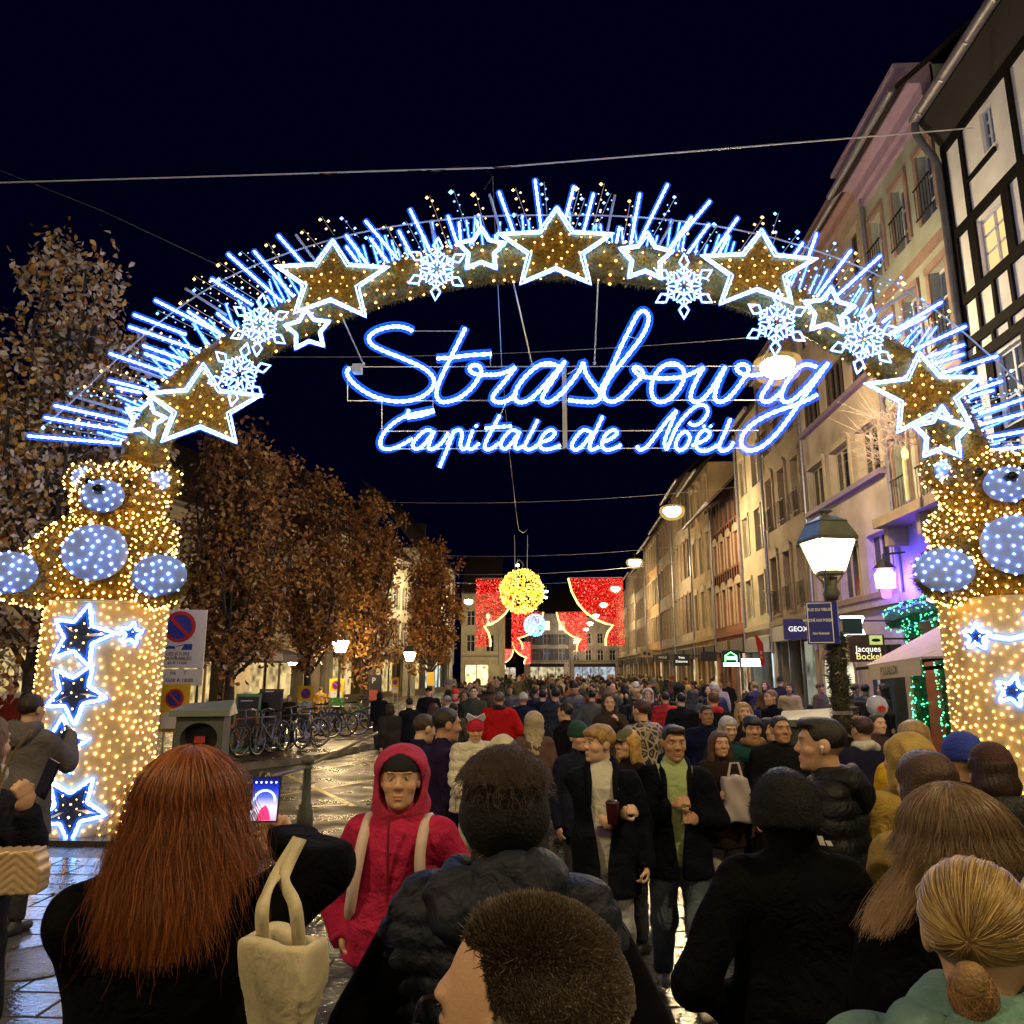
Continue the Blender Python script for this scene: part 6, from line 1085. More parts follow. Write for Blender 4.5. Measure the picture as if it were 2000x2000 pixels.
def long_hair(n, length, az0, az1, spread=.25, k=16, wave=.006, rg=RNG, part=0.0, jitter=.02, clump=60):
    # strands leave a parting on the crown, follow the skull and hang down the back
    a = rg.uniform(R(az0), R(az1), n); ph0 = np.abs(rg.normal(0, .55, n)); ph0 = np.clip(ph0, .05, 1.5); L = length * rg.uniform(.72, 1.05, n); cl_ = rg.integers(0, clump, n); co = rg.normal(0, 1, (clump, 3)); out = np.zeros((n, k, 3)); arc = 1.75 - ph0; tot = arc * .1 + L
    for i in range(k):
        sL = tot * i / (k - 1); ph = np.minimum(ph0 + sL / .1, 1.75); hang = np.maximum(sL - arc * .1, 0)
        sg = rg.normal(0, 1) * 0; rx, ry, rz_ = .094, .114, .098; x = rx * np.sin(ph) * np.cos(a); y = ry * np.sin(ph) * np.sin(a) - .014; z = rz_ * np.cos(ph) + .028 - hang
        w_ = 1 + spread * hang / max(length, .01); x = x * w_ + wave * np.sin(sL * 34 + cl_) * (hang > 0); y = y * (1 + .12 * hang / max(length, .01)) - .02 * np.minimum(hang / .2, 1); c = co[cl_] * (jitter * (sL / tot))[:, None]
        out[:, i] = np.stack([x, y, z], 1) + c * np.array((1, .6, .3))
    return out + rg.normal(0, .0025, (n, 1, 3)) + rg.normal(0, .006, (n, 1, 3)) * (np.linspace(0, 1, k) ** 2)[None, :, None]
# ================================================================ the people near the arch
BLK = (.008, .008, .010); NAVY = (.012, .014, .035)
def cust(px, top, Y, rz, add, e, w_): return (local_of(px, top, Y, rz, add, e), local_of(px, top, Y, rz, add, w_))
# red-haired woman photographing with her phone
ph = atY(517, 1566, 2.08)
a_r = cust(375, 1460, 1.8, 0, .012, atY(632, 1690, 1.9), atY(562, 1630, 2.12)); a_l = cust(375, 1460, 1.8, 0, .012, atY(160, 1800, 1.74), atY(205, 1960, 1.9))
w1 = person('woman in black coat with long red hair, filming on a lit phone', 375, 1460, 1.8, 0, dict(c=(.003, .003, .0035), hem=.5), hair=('under', (.03, .008, .004)), arms=(a_l, a_r), fine=True, female=True, res=.014, bulk=1.08, curl=.8)
hm = hair_mat((.035, .008, .003), (.42, .125, .025)); HP = headpos(); strands(w1, HP(long_hair(17000, .27, 150, 390, .3, wave=.007, jitter=.026, clump=110).reshape(-1, 3)).reshape(17000, 16, 3), .0006, hm); strands(w1, HP(long_hair(500, .3, 150, 390, .45, wave=.015, jitter=.06, clump=200).reshape(-1, 3)).reshape(500, 16, 3), .0004, hm)
t = empty('phone', ph, R(4), 'lit phone showing a photo of the arch, held up by the red-haired woman', 'phone'); t.rotation_euler = (R(-8), 0, R(4)); MB().box((-.037, 0, -.05), (.037, .008, .062)).build('case', mat((.03, .03, .035), .3), t)
scr = bpy.data.materials.new('phone_screen'); scr.use_nodes = True; q = scr.node_tree; q.nodes.clear(); e_ = q.nodes.new('ShaderNodeEmission'); o_ = q.nodes.new('ShaderNodeOutputMaterial'); tc = q.nodes.new('ShaderNodeTexCoord'); se = q.nodes.new('ShaderNodeSeparateXYZ'); rp = q.nodes.new('ShaderNodeValToRGB'); mp = q.nodes.new('ShaderNodeMapRange'); mp.inputs[1].default_value = -.046; mp.inputs[2].default_value = .058
els = rp.color_ramp.elements; els[0].color = (.5, .35, .5, 1); els[0].position = 0; els[1].color = (.005, .008, .12, 1); els[1].position = 1
for ps, cc in ((.3, (.8, .7, .9, 1)), (.55, (.1, .15, .6, 1)), (.72, (.02, .04, .5, 1)), (.85, (.01, .02, .3, 1))): e1 = els.new(ps); e1.color = cc
q.links.new(tc.outputs['Object'], se.inputs[0]); q.links.new(se.outputs[2], mp.inputs[0]); q.links.new(mp.outputs[0], rp.inputs[0]); q.links.new(rp.outputs[0], e_.inputs[0]); q.links.new(e_.outputs[0], o_.inputs[0]); e_.inputs[1].default_value = 1.0
MB().quad((-.034, -.001, -.046), (.034, -.001, -.046), (.034, -.001, .058), (-.034, -.001, .058)).build('screen', scr, t)
MB().tube([(.027 * math.cos(a), -.002, .004 + .024 * math.sin(a)) for a in np.linspace(-.1, 3.24, 14)], .0032, 4).build('arch_on_screen', emit((.5, .8, 1), 2.2, 'screen_white', False), t); MB().poly([(-.018, -.002, -.045), (.02, -.002, -.045), (.012, -.002, -.018), (.004, -.002, -.008), (-.008, -.002, -.016)]).build('figure_on_screen', emit((1, .04, .18), 1.0, 'screen_pink', False), t)
for i in range(5): MB().disc((-.026 + i * .013, -.002, .048), .0028, n=8).build('icon', emit((.9, .9, 1), 1.5, 'icon', False), t)
# tote bag over her shoulder
tb = atY(556, 1965, 1.62); t = empty('tote_bag', tb, R(-12), 'cream canvas tote bag hanging from the red-haired woman', 'bag'); CAN = mat((.48, .42, .28), .9, .15, 5, .1, 140, wr=.25)
def tote(P): x, y, z = P.T; return np.maximum(np.maximum(np.abs(x) - .052 - .008 * np.sin(z * 14) - .05 * np.maximum(0, -z - .05), np.abs(y) - .028 - .015 * np.sin(z * 20 + x * 12) + .02 * np.maximum(0, z)), np.abs(z + .06) - .17) - .012 + .004 * np.sin(x * 55 + z * 12) + .006 * np.sin(x * 28 - z * 16 + 2 * np.sin(z * 9))
sdf_obj('pouch', lambda P: np.maximum(tote(P), -(np.maximum(np.maximum(np.abs(P[:, 0]) - .05, np.abs(P[:, 1]) - .02), .02 - P[:, 2]))), (-.16, -.12, -.28), (.16, .12, .16), .008, CAN, t)
sh = Vector(a_r[0]); shp = atY(535, 1690, 1.72)
def ribbon(pts, wd, th, name, m, parent):
    pts = [Vector(p) for p in pts]; b = MB()
    for i, p in enumerate(pts):
        d = (pts[min(i + 1, len(pts) - 1)] - pts[max(i - 1, 0)]).normalized(); n_ = Vector((.25, -1, .1)); sd = d.cross(n_).normalized(); n_ = sd.cross(d).normalized(); b.v += [tuple(p - sd * wd), tuple(p + sd * wd), tuple(p + sd * wd + n_ * th), tuple(p - sd * wd + n_ * th)]
        if i: q = (i - 1) * 4; b.f += [(q + k, q + (k + 1) % 4, q + 4 + (k + 1) % 4, q + 4 + k) for k in range(4)]
    return b.build(name, m, parent, True)
for s_ in (-.03, .03): ribbon(catmull([(s_ * 1.1 - .01, s_ * .3, .09), (s_ * .9 - .012, -.02 + s_ * .5, .18), (shp.x - tb.x + s_ * .35, shp.y - tb.y - .02, shp.z - tb.z - .02), (shp.x - tb.x + s_ * .1, shp.y - tb.y + .05, shp.z - tb.z + .04)], 6), .013, .004, 'strap', CAN, t)
# man in quilted navy vest
v1 = person('person in navy quilted hooded vest over black sleeves, wearing a broad black headband', 985, 1468, 1.95, -4, dict(c=(.009, .011, .022), kind='puffer', hem=.72, hood=True), hair=('under', (.012, .008, .006)), hat=('headband', (.003, .003, .003)), arms=(((-.31, -.06, 1.12), (-.2, .12, .95)), ((.31, -.06, 1.12), (.2, .14, .93))), fine=True, res=.009, bulk=1.06, quilt=.05, qa=.010)
sl = MB()
for (sd, a, b, c) in ((-1, (-.19, 0, 1.36), (-.305, -.065, 1.12), (-.2, .12, .95)), (1, (.19, 0, 1.36), (.305, -.065, 1.12), (.2, .14, .93))): sl = MB().tube(catmull([a, ((a[0] + b[0]) / 2 * 1.05, (a[1] + b[1]) / 2, (a[2] + b[2]) / 2), b, c], 5), [.088, .092, .092, .091, .09, .09, .09, .089, .088, .087, .085, .08, .076, .074, .07, .068], 12).build('black_sleeve', mat((.0025, .0025, .003), .95, .2, 14, spec=.05), v1, True)
ch = hair_mat((.012, .007, .005), (.08, .045, .025)); n = 5200; u = RNG.normal(0, 1, (n, 3)); u[:, 2] = np.abs(u[:, 2]); u /= np.linalg.norm(u, axis=1)[:, None]; u = u[(u[:, 1] < .75) & ((u[:, 2] > .42) | (RNG.random(len(u)) < .12))]; n = len(u)
base = u * np.array((.092, .11, .095)) + np.array((0, -.014, .034)); k = 9; pts = np.zeros((n, k, 3)); ax_ = RNG.normal(0, 1, (n, 3)); rad = RNG.uniform(.004, .010, n)
for i in range(k): a = i * 1.1; pts[:, i] = base + u * (.0055 * i)[..., None] if False else base + u * (.005 * i) + np.cross(u, ax_) * (rad * math.sin(a))[:, None] + ax_ * (rad * math.cos(a) * .4)[:, None] - np.array((0, 0, .0022 * i * i * .2))
strands(v1, headpos()(pts.reshape(-1, 3)).reshape(n, k, 3), .0007, ch)
# balding man right in front of the lens
m3 = person('man with cropped grey-brown hair, high forehead and dark glasses', 1085, 1762, .86, 58, dict(c=(.01, .01, .012), hem=.7, kind='wool'), hair=None, tone=0, fine=True, res=.02, head=(6, -6, 0))
HPz = headpos((6, -6, 0)); n = 60000; u = RNG.normal(0, 1, (n, 3)); u /= np.linalg.norm(u, axis=1)[:, None]; kk = (u[:, 2] > -.35 - .2 * u[:, 1]) & (u[:, 1] < .55 + .0 * u[:, 2]) & ~((u[:, 1] > .05 + .35 * u[:, 2]) & (u[:, 2] < .62)); u = u[kk]; n = len(u); base = u * np.array((.077, .099, .085)) + np.array((0, -.012, .028)); ln = np.where(u[:, 2] > .5, .017, .006) * RNG.uniform(.7, 1.15, n); k = 5; dr = u * .5 + np.array((.12, -.55, .1)) + RNG.normal(0, .16, (n, 3)); dr /= np.linalg.norm(dr, axis=1)[:, None]
pts = np.stack([base + dr * (ln * i / (k - 1))[:, None] + np.array((0, .004, -.002)) * i * (ln / .03)[:, None] for i in range(k)], 1); strands(m3, HPz(pts.reshape(-1, 3)).reshape(n, k, 3), .00065, hair_mat((.03, .019, .012), (.12, .085, .055)))
bm_ = [c for c in m3.children if c.name.startswith('body')][0].data; hv0 = head_mesh(0, True)[0]; q0 = (hv0 - np.array((0, -.012, .028))) / np.array((.077, .099, .085)); q0 /= np.linalg.norm(q0, axis=1)[:, None]
sm = (q0[:, 2] > -.35 - .2 * q0[:, 1]) & (q0[:, 1] < .55) & ~((q0[:, 1] > .07 + .35 * q0[:, 2]) & (q0[:, 2] < .62)) & (np.abs(hv0[:, 0]) < .083); cc_ = np.empty(len(bm_.vertices) * 4, np.float32); bm_.color_attributes['Col'].data.foreach_get('color', cc_); cc_ = cc_.reshape(-1, 4); cc_[:len(hv0)][sm, :3] = (.05, .032, .02); bm_.color_attributes['Col'].data.foreach_set('color', cc_.ravel())
gl = MB()
for s in (-1, 1):
    gl.tube([tuple(HPz(np.array([(s * .034 + .026 * math.cos(a), .108 - .006 * abs(math.cos(a)), .006 + .019 * math.sin(a))]))[0]) for a in np.linspace(0, 6.283, 17)], .0022, 5, False); gl.tube([tuple(HPz(np.array([q]))[0]) for q in ((s * .06, .102, .01), (s * .079, .05, .012), (s * .082, -.01, .01), (s * .08, -.03, -.01))], .0022, 5)
gl.tube([tuple(HPz(np.array([q]))[0]) for q in ((-.009, .11, .008), (.009, .11, .008))], .002, 5); gl.build('glasses', mat((.01, .01, .02), .2), m3)
# woman in black fuzzy beanie
b4 = person('person in black wool coat and fuzzy black beanie, standing beside the slim bollard', 1528, 1478, 2.6, 3, dict(c=(.0035, .0035, .004), hem=.45), hair=('short', (.006, .005, .005)), hat=('beanie', (.003, .003, .004)), collar=.05, hs=1.2, arms=(((-.33, -.05, 1.12), (-.17, .1, 1.0)), ((.33, -.02, 1.12), (.17, .15, 1.0))), fine=True, res=.016, bulk=1.04, female=True)
bm = [c for c in b4.children if c.name.startswith('hat')][0]; P_, N_ = sample(bm.data, 5000); blades('fuzz', P_, N_, .014, .0007, mat((.01, .01, .014), .9), b4, .5)
# long light-brown hair
l5 = person('woman in black coat with loose light-brown hair flicked over one shoulder', 1852, 1530, 2.05, 6, dict(c=(.003, .003, .0035), hem=.5), hair=('short', (.06, .035, .02)), fine=True, res=.016, female=True, bulk=1.12)
hb5 = hair_mat((.05, .026, .014), (.30, .19, .10)); HP = headpos(); lh = long_hair(12000, .055, 150, 390, .3, wave=.008, jitter=.026, clump=90); strands(l5, HP(lh.reshape(-1, 3)).reshape(12000, 16, 3), .00065, hb5)
fl_ = long_hair(2200, .2, 172, 200, .3, wave=.012, jitter=.02, clump=14); hang = np.clip((.0 - fl_[..., 2]) / .3, 0, 1); fl_[..., 0] -= .22 * hang ** 1.1; fl_[..., 1] -= .05 * hang; strands(l5, HP(fl_.reshape(-1, 3)).reshape(2200, 16, 3), .0007, hair_mat((.16, .09, .045), (.36, .24, .13)))
# blonde with bun and teal scarf
TEAL = (.10, .20, .17)
f6 = person('woman with blonde hair tied in a low bun and a teal wool scarf', 1890, 1676, 1.38, -20, dict(c=(.12, .2, .17), hem=.7, kind='wool', hood=True), hair=('bun', (.2, .12, .045)), fine=True, res=.013, female=True, head=(-14, -8, 0), scarf=TEAL, bulk=1.15, collar=.02, sz=.012)
HPb = headpos((-14, -8, 0)); n = 16000; u = RNG.normal(0, 1, (n, 3)); u /= np.linalg.norm(u, axis=1)[:, None]; kk = (u[:, 1] < .62) & (u[:, 2] > -.55 + .3 * u[:, 1]); u = u[kk]; n = len(u); tg = np.array((.0, -.97, -.34)); tg /= np.linalg.norm(tg); k = 12; pts = np.zeros((n, k, 3)); jt = RNG.normal(0, .0016, (n, 3)); cl6 = np.sin(np.arctan2(u[:, 0], u[:, 2]) * 26) * .0016
for i in range(k): tt = i / (k - 1); q = u * (1 - tt) + tg * tt; q /= np.linalg.norm(q, axis=1)[:, None]; pts[:, i] = q * np.array((.0845, .1065, .0895)) + np.array((0, -.014, .034)) + jt * (.3 + math.sin(math.pi * tt)) + u * (cl6 * math.sin(math.pi * tt))[:, None]
strands(f6, HPb(pts.reshape(-1, 3)).reshape(n, k, 3), .0007, hair_mat((.11, .055, .016), (.6, .42, .15)))
n = 3500; k = 14; c0 = np.array((0, -.122, -.058)); ax_ = RNG.normal(0, 1, (n, 3)); ax_ /= np.linalg.norm(ax_, axis=1)[:, None]; b_ = np.cross(ax_, RNG.normal(0, 1, (n, 3))); b_ /= np.linalg.norm(b_, axis=1)[:, None]; c_ = np.cross(ax_, b_); rr = RNG.uniform(.016, .036, n); pts = np.stack([c0 + (b_ * math.cos(i * .42) + c_ * math.sin(i * .42)) * rr[:, None] * np.array((1, .8, 1.25)) + np.array((0, 0, -.012)) for i in range(k)], 1); strands(f6, HPb(pts.reshape(-1, 3)).reshape(n, k, 3), .0007, hair_mat((.06, .026, .01), (.36, .2, .08)))
# man in black puffer, profile
p7 = person('man in profile with slicked dark hair, white earbud and black puffer jacket', 1608, 1398, 3.75, 68, dict(c=(.005, .0055, .008), kind='puffer', hem=.75, hood=True), hair=('quiff', (.012, .009, .008)), fine=True, res=.012, bulk=1.12, arms=('down', 'pocket'), head=(6, 0, 0), quilt=.075, qa=.013)
HP7 = headpos((6, 0, 0)); e = HP7(np.array([(.0, 0, 0), (-.088, .0, -.012), (.088, .0, -.012)]))
for q in e[1:]: MB().lathe([(0, -.02), (.004, -.018), (.005, 0), (.009, .006), (.006, .013), (0, .015)], tuple(q), 8).build('earbud', mat((.8, .8, .8), .3, 0), p7, True)
lg = MB()
for i in range(3): x = -.296; yb = -.02 + .03 * i; lg.quad((x - .012, yb, 1.26), (x - .012, yb + .022, 1.26), (x - .012, yb + .022 + .01, 1.28 + .016 * i), (x - .012, yb + .01, 1.28 + .016 * i))
lg.build('chest_logo', mat((.75, .75, .72), .6), p7)
# woman in raspberry jacket
PK = (.36, .018, .065)
p8 = person('smiling woman in raspberry hooded jacket and black headband, hands in pockets', 785, 1450, 3.3, 174, dict(c=PK, kind='shell', hem=.93), pants=(.05, .05, .045), hair=None, hat=('hood', PK), tone=0, arms=('pocket', 'hip'), fine=True, res=.013, female=True, bulk=1.08, head=(12, 4, 0), wide=1.12)
v, f = surf(lambda P: np.maximum(np.maximum(ell(P, (0, -.005, .03), (.083, .103, .094)), .036 - P[:, 2]), -ell(P, (0, 0, .0), (.01, .01, .01))), (-.12, -.13, .02), (.12, .13, .15), .006); HP8 = headpos((12, 4, 0)); link('headband', mesh('headband', HP8(v), f, mat((.006, .006, .01), .9), True), p8)
MB().tube([(0, .145 + .01 * math.sin(i), 1.5 - i * .07) for i in range(9)], .006, 5).build('zip', mat((.2, .01, .02), .4), p8)
STR = mat((.55, .42, .38), .7, .1)
for s in (-1, 1): MB().tube(catmull([(s * .125, -.09, 1.44), (s * .13, .0, 1.478), (s * .128, .09, 1.42), (s * .135, .142, 1.3), (s * .165, .12, 1.14), (s * .19, .0, 1.06)], 5), .026, 6).build('backpack_strap', STR, p8, True)
# two young men walking
cup = atY(1196, 1588, 4.72)
g1 = person('blond young man in dark jacket and white T-shirt, holding a dark cup', 1174, 1412, 5.0, 176, dict(c=(.006, .007, .012), hem=.72, open=.095), shirt=(.5, .48, .42), pants=(.32, .33, .36), hair=('fringe', (.30, .18, .06)), tone=2, arms=('down', cust(1174, 1412, 5.0, 176, .012, cup + Vector((-.02, .16, -.1)), cup + Vector((.06, .07, -.02)))), fine=True, res=.016, head=(-58, 0, 0), stride=.5, shoes=(.5, .48, .45), curl=.9, wide=1.1)
MB().box((-.045, .118, 1.08), (.04, .126, 1.14)).build('shirt_print', mat((.08, .05, .14), .8), g1)
t = empty('cup', cup, 0, 'dark red paper cup held by the blond young man', 'cup'); MB().lathe([(.028, -.06), (.038, .05), (.04, .052), (.04, .06), (0, .062)], n=14).build('cup_body', mat((.10, .012, .018), .5), t, True); MB().lathe([(.0385, .05), (.042, .055), (.03, .07), (0, .071)], n=14).build('lid', mat((.02, .01, .01), .4), t, True)
c1, c2 = atY(1336, 1570, 4.97), atY(1352, 1612, 5.0)
g2 = person('dark-haired young man in navy jacket over a pale green jumper, walking towards the square', 1312, 1412, 5.25, 180, dict(c=(.005, .006, .010), hem=.78, open=.075), shirt=(.28, .36, .16), pants=(.075, .095, .13), hair=('quiff', (.018, .012, .008)), tone=1, arms=(cust(1312, 1412, 5.25, 180, .012, c2 + Vector((.2, .18, .0)), c2 + Vector((.05, .1, .02))), cust(1312, 1412, 5.25, 180, .012, c1 + Vector((-.2, .2, -.12)), c1 + Vector((-.04, .1, -.02)))), fine=True, res=.016, head=(8, -4, 0), stride=-.6, shoes=(.6, .58, .55), curl=.95, wide=1.15, bulk=1.1)
# far edge of the square beside the drum
person('person in grey parka seen from behind with a dark backpack, beside the drum', 62, 1354, 6.2, -8, dict(c=(.11, .10, .11), hem=.7, hood=True), hair=('short', (.02, .014, .01)), pants=(.02, .02, .025), fine=True, res=.018, bulk=1.15, arms=('down', 'phone'))
hp = atY(78, 1535, 3.1)
l12 = person('person in navy coat raising a dark phone at the edge of the square', -34, 1392, 3.25, -20, dict(c=(.012, .012, .02), hem=.6), hair=('long', (.12, .06, .03)), fine=True, res=.018, female=True, arms=('down', cust(-34, 1392, 3.25, -20, .012, atY(60, 1640, 3.15), hp + Vector((-.03, -.02, -.08)))), scarf=(.5, .45, .4), curl=.5)
t = empty('phone', hp + Vector((-.005, .04, .02)), R(-25), 'dark phone held up by the person in navy at the square edge', 'phone'); t.rotation_euler = (R(-10), R(14), R(-25)); MB().box((-.036, 0, -.07), (.036, .009, .075)).build('case', mat((.012, .012, .016), .3), t); MB().quad((-.033, -.001, -.066), (.033, -.001, -.066), (.033, -.001, .071), (-.033, -.001, .071)).build('screen', mat((.02, .02, .04), .1), t)
gp = atY(28, 1700, 2.95); t = empty('handbag', gp, R(10), 'pale gold chevron-quilted handbag hanging at the square edge', 'bag')
sdf_obj('pouch', lambda P: np.maximum(np.maximum(np.abs(P[:, 0]) - .075 + .35 * np.maximum(0, P[:, 2]), np.abs(P[:, 2]) - .04), np.abs(P[:, 1]) - .012) - .032 - .005 * np.abs(np.sin((np.abs(P[:, 0] - .02) * .8 + P[:, 2]) * 110)), (-.14, -.08, -.1), (.14, .08, .1), .007, mat((.5, .36, .2), .4, .1, metal=.3), t); MB().tube(catmull([(-.1, 0, .06), (-.08, 0, .35), (0, 0, .5)], 6), .006, 5).build('chain_strap', mat((.5, .4, .2), .3, metal=.8), t)
# family with baby
person('dark-haired man in violet-navy jacket leaning towards the baby in white', 866, 1380, 5.7, -72, dict(c=(.02, .012, .045), hem=.8), hair=('short', (.02, .014, .012)), tone=1, fine=True, res=.018, head=(6, -6, 0), arms=('chest', 'chest'))
person('man in navy coat behind the family, looking down', 822, 1392, 6.4, -60, dict(c=(.012, .014, .04), hem=.8), hair=('short', (.05, .03, .02)), tone=2, fine=True, res=.018, head=(10, -14, 0), bulk=1.1)
bb = person('baby in glossy white snowsuit and red hat, held between the parents', 928, 1396, 5.35, 205, dict(c=(.55, .52, .42), kind='puffer', hem=.8), X=None, pants=(.5, .48, .4), hair=None, hat=('beanie', (.45, .01, .03)), tone=0, fine=True, res=.022, head=(-14, -10, 0), arms=('chest', 'fwd'), bulk=1.12)
ztop = atY(928, 1396, 5.35).z; bb.scale = (.62, .62, .62); bb.location.z = ztop - .62 * 1.79; bb.rotation_euler = (0, 0, R(205))
HPk = headpos((-14, -18, 0)); bw = MB()
for s in (-1, 1): bw.v += [tuple(q) for q in HPk(np.array([(0, .02, .15), (s * .085, .03, .2), (s * .1, .03, .15), (s * .08, .03, .115), (0, -.01, .15), (s * .09, -.02, .195), (s * .105, -.02, .15), (s * .085, -.02, .11)]))]; k = len(bw.v) - 8; bw.f += [(k, k + 1, k + 2), (k, k + 2, k + 3), (k + 4, k + 6, k + 5), (k + 4, k + 7, k + 6), (k + 1, k + 5, k + 6, k + 2), (k + 2, k + 6, k + 7, k + 3), (k, k + 4, k + 5, k + 1), (k, k + 3, k + 7, k + 4)]
bw.build('bow', mat((.45, .45, .47), .4), bb)
person('woman in cream slouch beanie leaning to kiss the baby', 1000, 1426, 5.15, 100, dict(c=(.02, .02, .022), hem=.7), hair=('bob', (.04, .025, .015)), hat=('beanie', (.55, .5, .38)), fine=True, res=.018, female=True, head=(0, -28, 0), arms=('chest', 'chest'))
person('man in dark green beanie and glasses turned towards the blond man', 1128, 1404, 6.5, 215, dict(c=(.012, .014, .03), hem=.8), hair=None, hat=('beanie', (.01, .05, .035)), tone=0, fine=True, res=.02)
person('person with olive cap and loose golden hair between the two young men', 1225, 1420, 6.1, 130, dict(c=(.015, .012, .01), hem=.6), hair=('long', (.42, .25, .06)), hat=('cap', (.10, .10, .05)), fine=True, res=.02, female=True, bulk=1.0)
PAT = bpy.data.materials.new('patterned_cloth'); PAT.use_nodes = True; q = PAT.node_tree; tc = q.nodes.new('ShaderNodeTexCoord'); vo = q.nodes.new('ShaderNodeTexVoronoi'); vo.feature = 'DISTANCE_TO_EDGE'; vo.inputs['Scale'].default_value = 11; rp = q.nodes.new('ShaderNodeValToRGB'); rp.color_ramp.interpolation = 'CONSTANT'; rp.color_ramp.elements[0].color = (.3, .25, .17, 1); rp.color_ramp.elements[1].color = (.012, .01, .01, 1); rp.color_ramp.elements[1].position = .09; e2 = rp.color_ramp.elements.new(.3); e2.color = (.25, .2, .14, 1); e3 = rp.color_ramp.elements.new(.36); e3.color = (.012, .01, .01, 1); q.links.new(tc.outputs['Object'], vo.inputs['Vector']); q.links.new(vo.outputs['Distance'], rp.inputs[0]); q.links.new(rp.outputs[0], q.nodes['Principled BSDF'].inputs['Base Color'])
person('man in black jacket with cream ornamental print, seen from behind', 1254, 1364, 8.3, 38, dict(c=BLK, hem=.78), hair=('short', (.05, .02, .012)), fine=False, pattern=PAT, res=.022, bulk=1.2)
person('grey-haired lady in dark coat looking down', 1418, 1396, 7.7, 190, dict(c=(.02, .022, .035), hem=.6), hair=('bob', (.32, .31, .30)), fine=True, female=True, head=(0, -16, 0), tone=2)
person('young woman with long brown hair smiling, pale bag at her side', 1404, 1425, 6.7, 188, dict(c=(.02, .014, .012), hem=.7), pants=(.45, .43, .42), hair=('long', (.07, .03, .015)), fine=True, female=True, tone=0, arms=('down', 'chest'))
tb2 = atY(1438, 1560, 6.5); o = sdf_obj('carrier_bag', lambda P: np.maximum(np.maximum(np.abs(P[:, 0]) - .08 - .3 * np.maximum(0, -P[:, 2]) * .4, np.abs(P[:, 1]) - .05), np.abs(P[:, 2]) - .15) - .02 + .01 * np.sin(P[:, 0] * 40 + P[:, 2] * 25), (-.24, -.14, -.26), (.24, .14, .26), .02, mat((.34, .3, .31), .5), None, tb2); tag(o, 'pale plastic carrier bag beside the slim bollard', 'bag'); MB().tube([(-.06, 0, .14), (-.03, 0, .27), (.03, 0, .27), (.06, 0, .14)], .01, 5).build('handle', mat((.5, .44, .45), .5), o)
person('young man with dark parted fringe and teal jacket with tan collar', 1466, 1394, 7.1, 186, dict(c=(.012, .05, .055), hem=.75), scarf=(.22, .13, .06), hair=('fringe', (.008, .007, .006)), fine=True, tone=0, head=(-6, -8, 0))
person('man in black coat half hidden by the dark litter bin', 1522, 1396, 6.6, 176, dict(c=(.008, .008, .01), hem=.6), hair=('short', (.012, .01, .008)), fine=True, tone=1, bulk=1.2, head=(10, 4, 0))
person('woman with short dark hair just behind the man by the bin', 1498, 1400, 7.5, 200, dict(c=(.03, .025, .03), hem=.6), hair=('bob', (.015, .01, .01)), fine=False, female=True, tone=0)
person('man with goatee in long navy overcoat', 1378, 1376, 9.0, 188, dict(c=(.012, .014, .045), hem=.45), hair=('short', (.03, .018, .012)), fine=True, tone=1, bulk=1.15, arms=('down', 'fwd'))
person('woman with blonde wavy hair and bag strap across a dark coat', 1451, 1370, 9.2, 178, dict(c=(.014, .012, .016), hem=.6), hair=('long', (.35, .24, .12)), fine=True, female=True, tone=2)
person('person in black coat with a bright red hood folded down', 1393, 1350, 11, 10, dict(c=(.01, .01, .012), hem=.7), scarf=(.5, .02, .02), hair=('short', (.1, .05, .03)), fine=False, bulk=1.15)
person('person in red puffer jacket and jeans seen from behind near the shops', 1299, 1350, 14, 5, dict(c=(.4, .015, .015), kind='puffer', hem=.85), pants=(.04, .06, .14), hair=('short', (.015, .012, .01)), stride=.4)
person('woman with pale fur-trimmed hood and dark backpack, seen from behind', 1043, 1384, 8.7, 0, dict(c=(.12, .07, .06), hem=.6), hair=('long', (.42, .34, .2)), hat=('furhood', (.4, .33, .22)), female=True, res=.02)
person('man in black with face in profile behind the blonde fur hood', 1106, 1372, 9.6, 60, dict(c=(.006, .006, .008), hem=.6), hair=('short', (.01, .008, .008)), tone=2, bulk=1.1)
person('man in red jacket with black yoke seen from behind', 975, 1350, 12, 0, dict(c=(.42, .012, .012), hem=.78), pants=(.02, .025, .05), hair=('short', (.12, .09, .07)), scarf=(.01, .01, .01), bulk=1.25, arms=('hip', 'hip'))
person('person in brown hooded coat raising a phone to the face', 1190, 1352, 11, 178, dict(c=(.05, .035, .025), hem=.6), hair=None, hat=('hood', (.05, .035, .025)), arms=('phone', 'down'), tone=2, fine=True)
person('tall person in a black coat striding past the dark shop', 1506, 1346, 12, 110, dict(c=(.008, .009, .012), hem=.5), hair=('short', (.2, .12, .08)), stride=.6)
person('person in black cap behind the lantern post', 1660, 1374, 9.2, 190, dict(c=(.012, .01, .012), hem=.6), hair=('short', BLK), hat=('cap', BLK), tone=2)
person('person in navy coat with thick white roll collar, seen from behind', 1684, 1397, 6.6, 15, dict(c=(.014, .014, .035), hem=.6), hair=('short', (.04, .015, .012)), scarf=(.5, .48, .45), bulk=1.2)
person('person in tan-yellow hooded anorak with the hood up', 1763, 1426, 4.1, 20, dict(c=(.36, .24, .06), hem=.65), hair=None, hat=('hood', (.36, .25, .07)), fine=True, res=.018, bulk=1.12)
person('blonde person in bright yellow jacket beyond the tan anorak', 1782, 1404, 5.0, -25, dict(c=(.5, .3, .02), hem=.65), hair=('bob', (.3, .2, .09)), fine=True, female=True, res=.018)
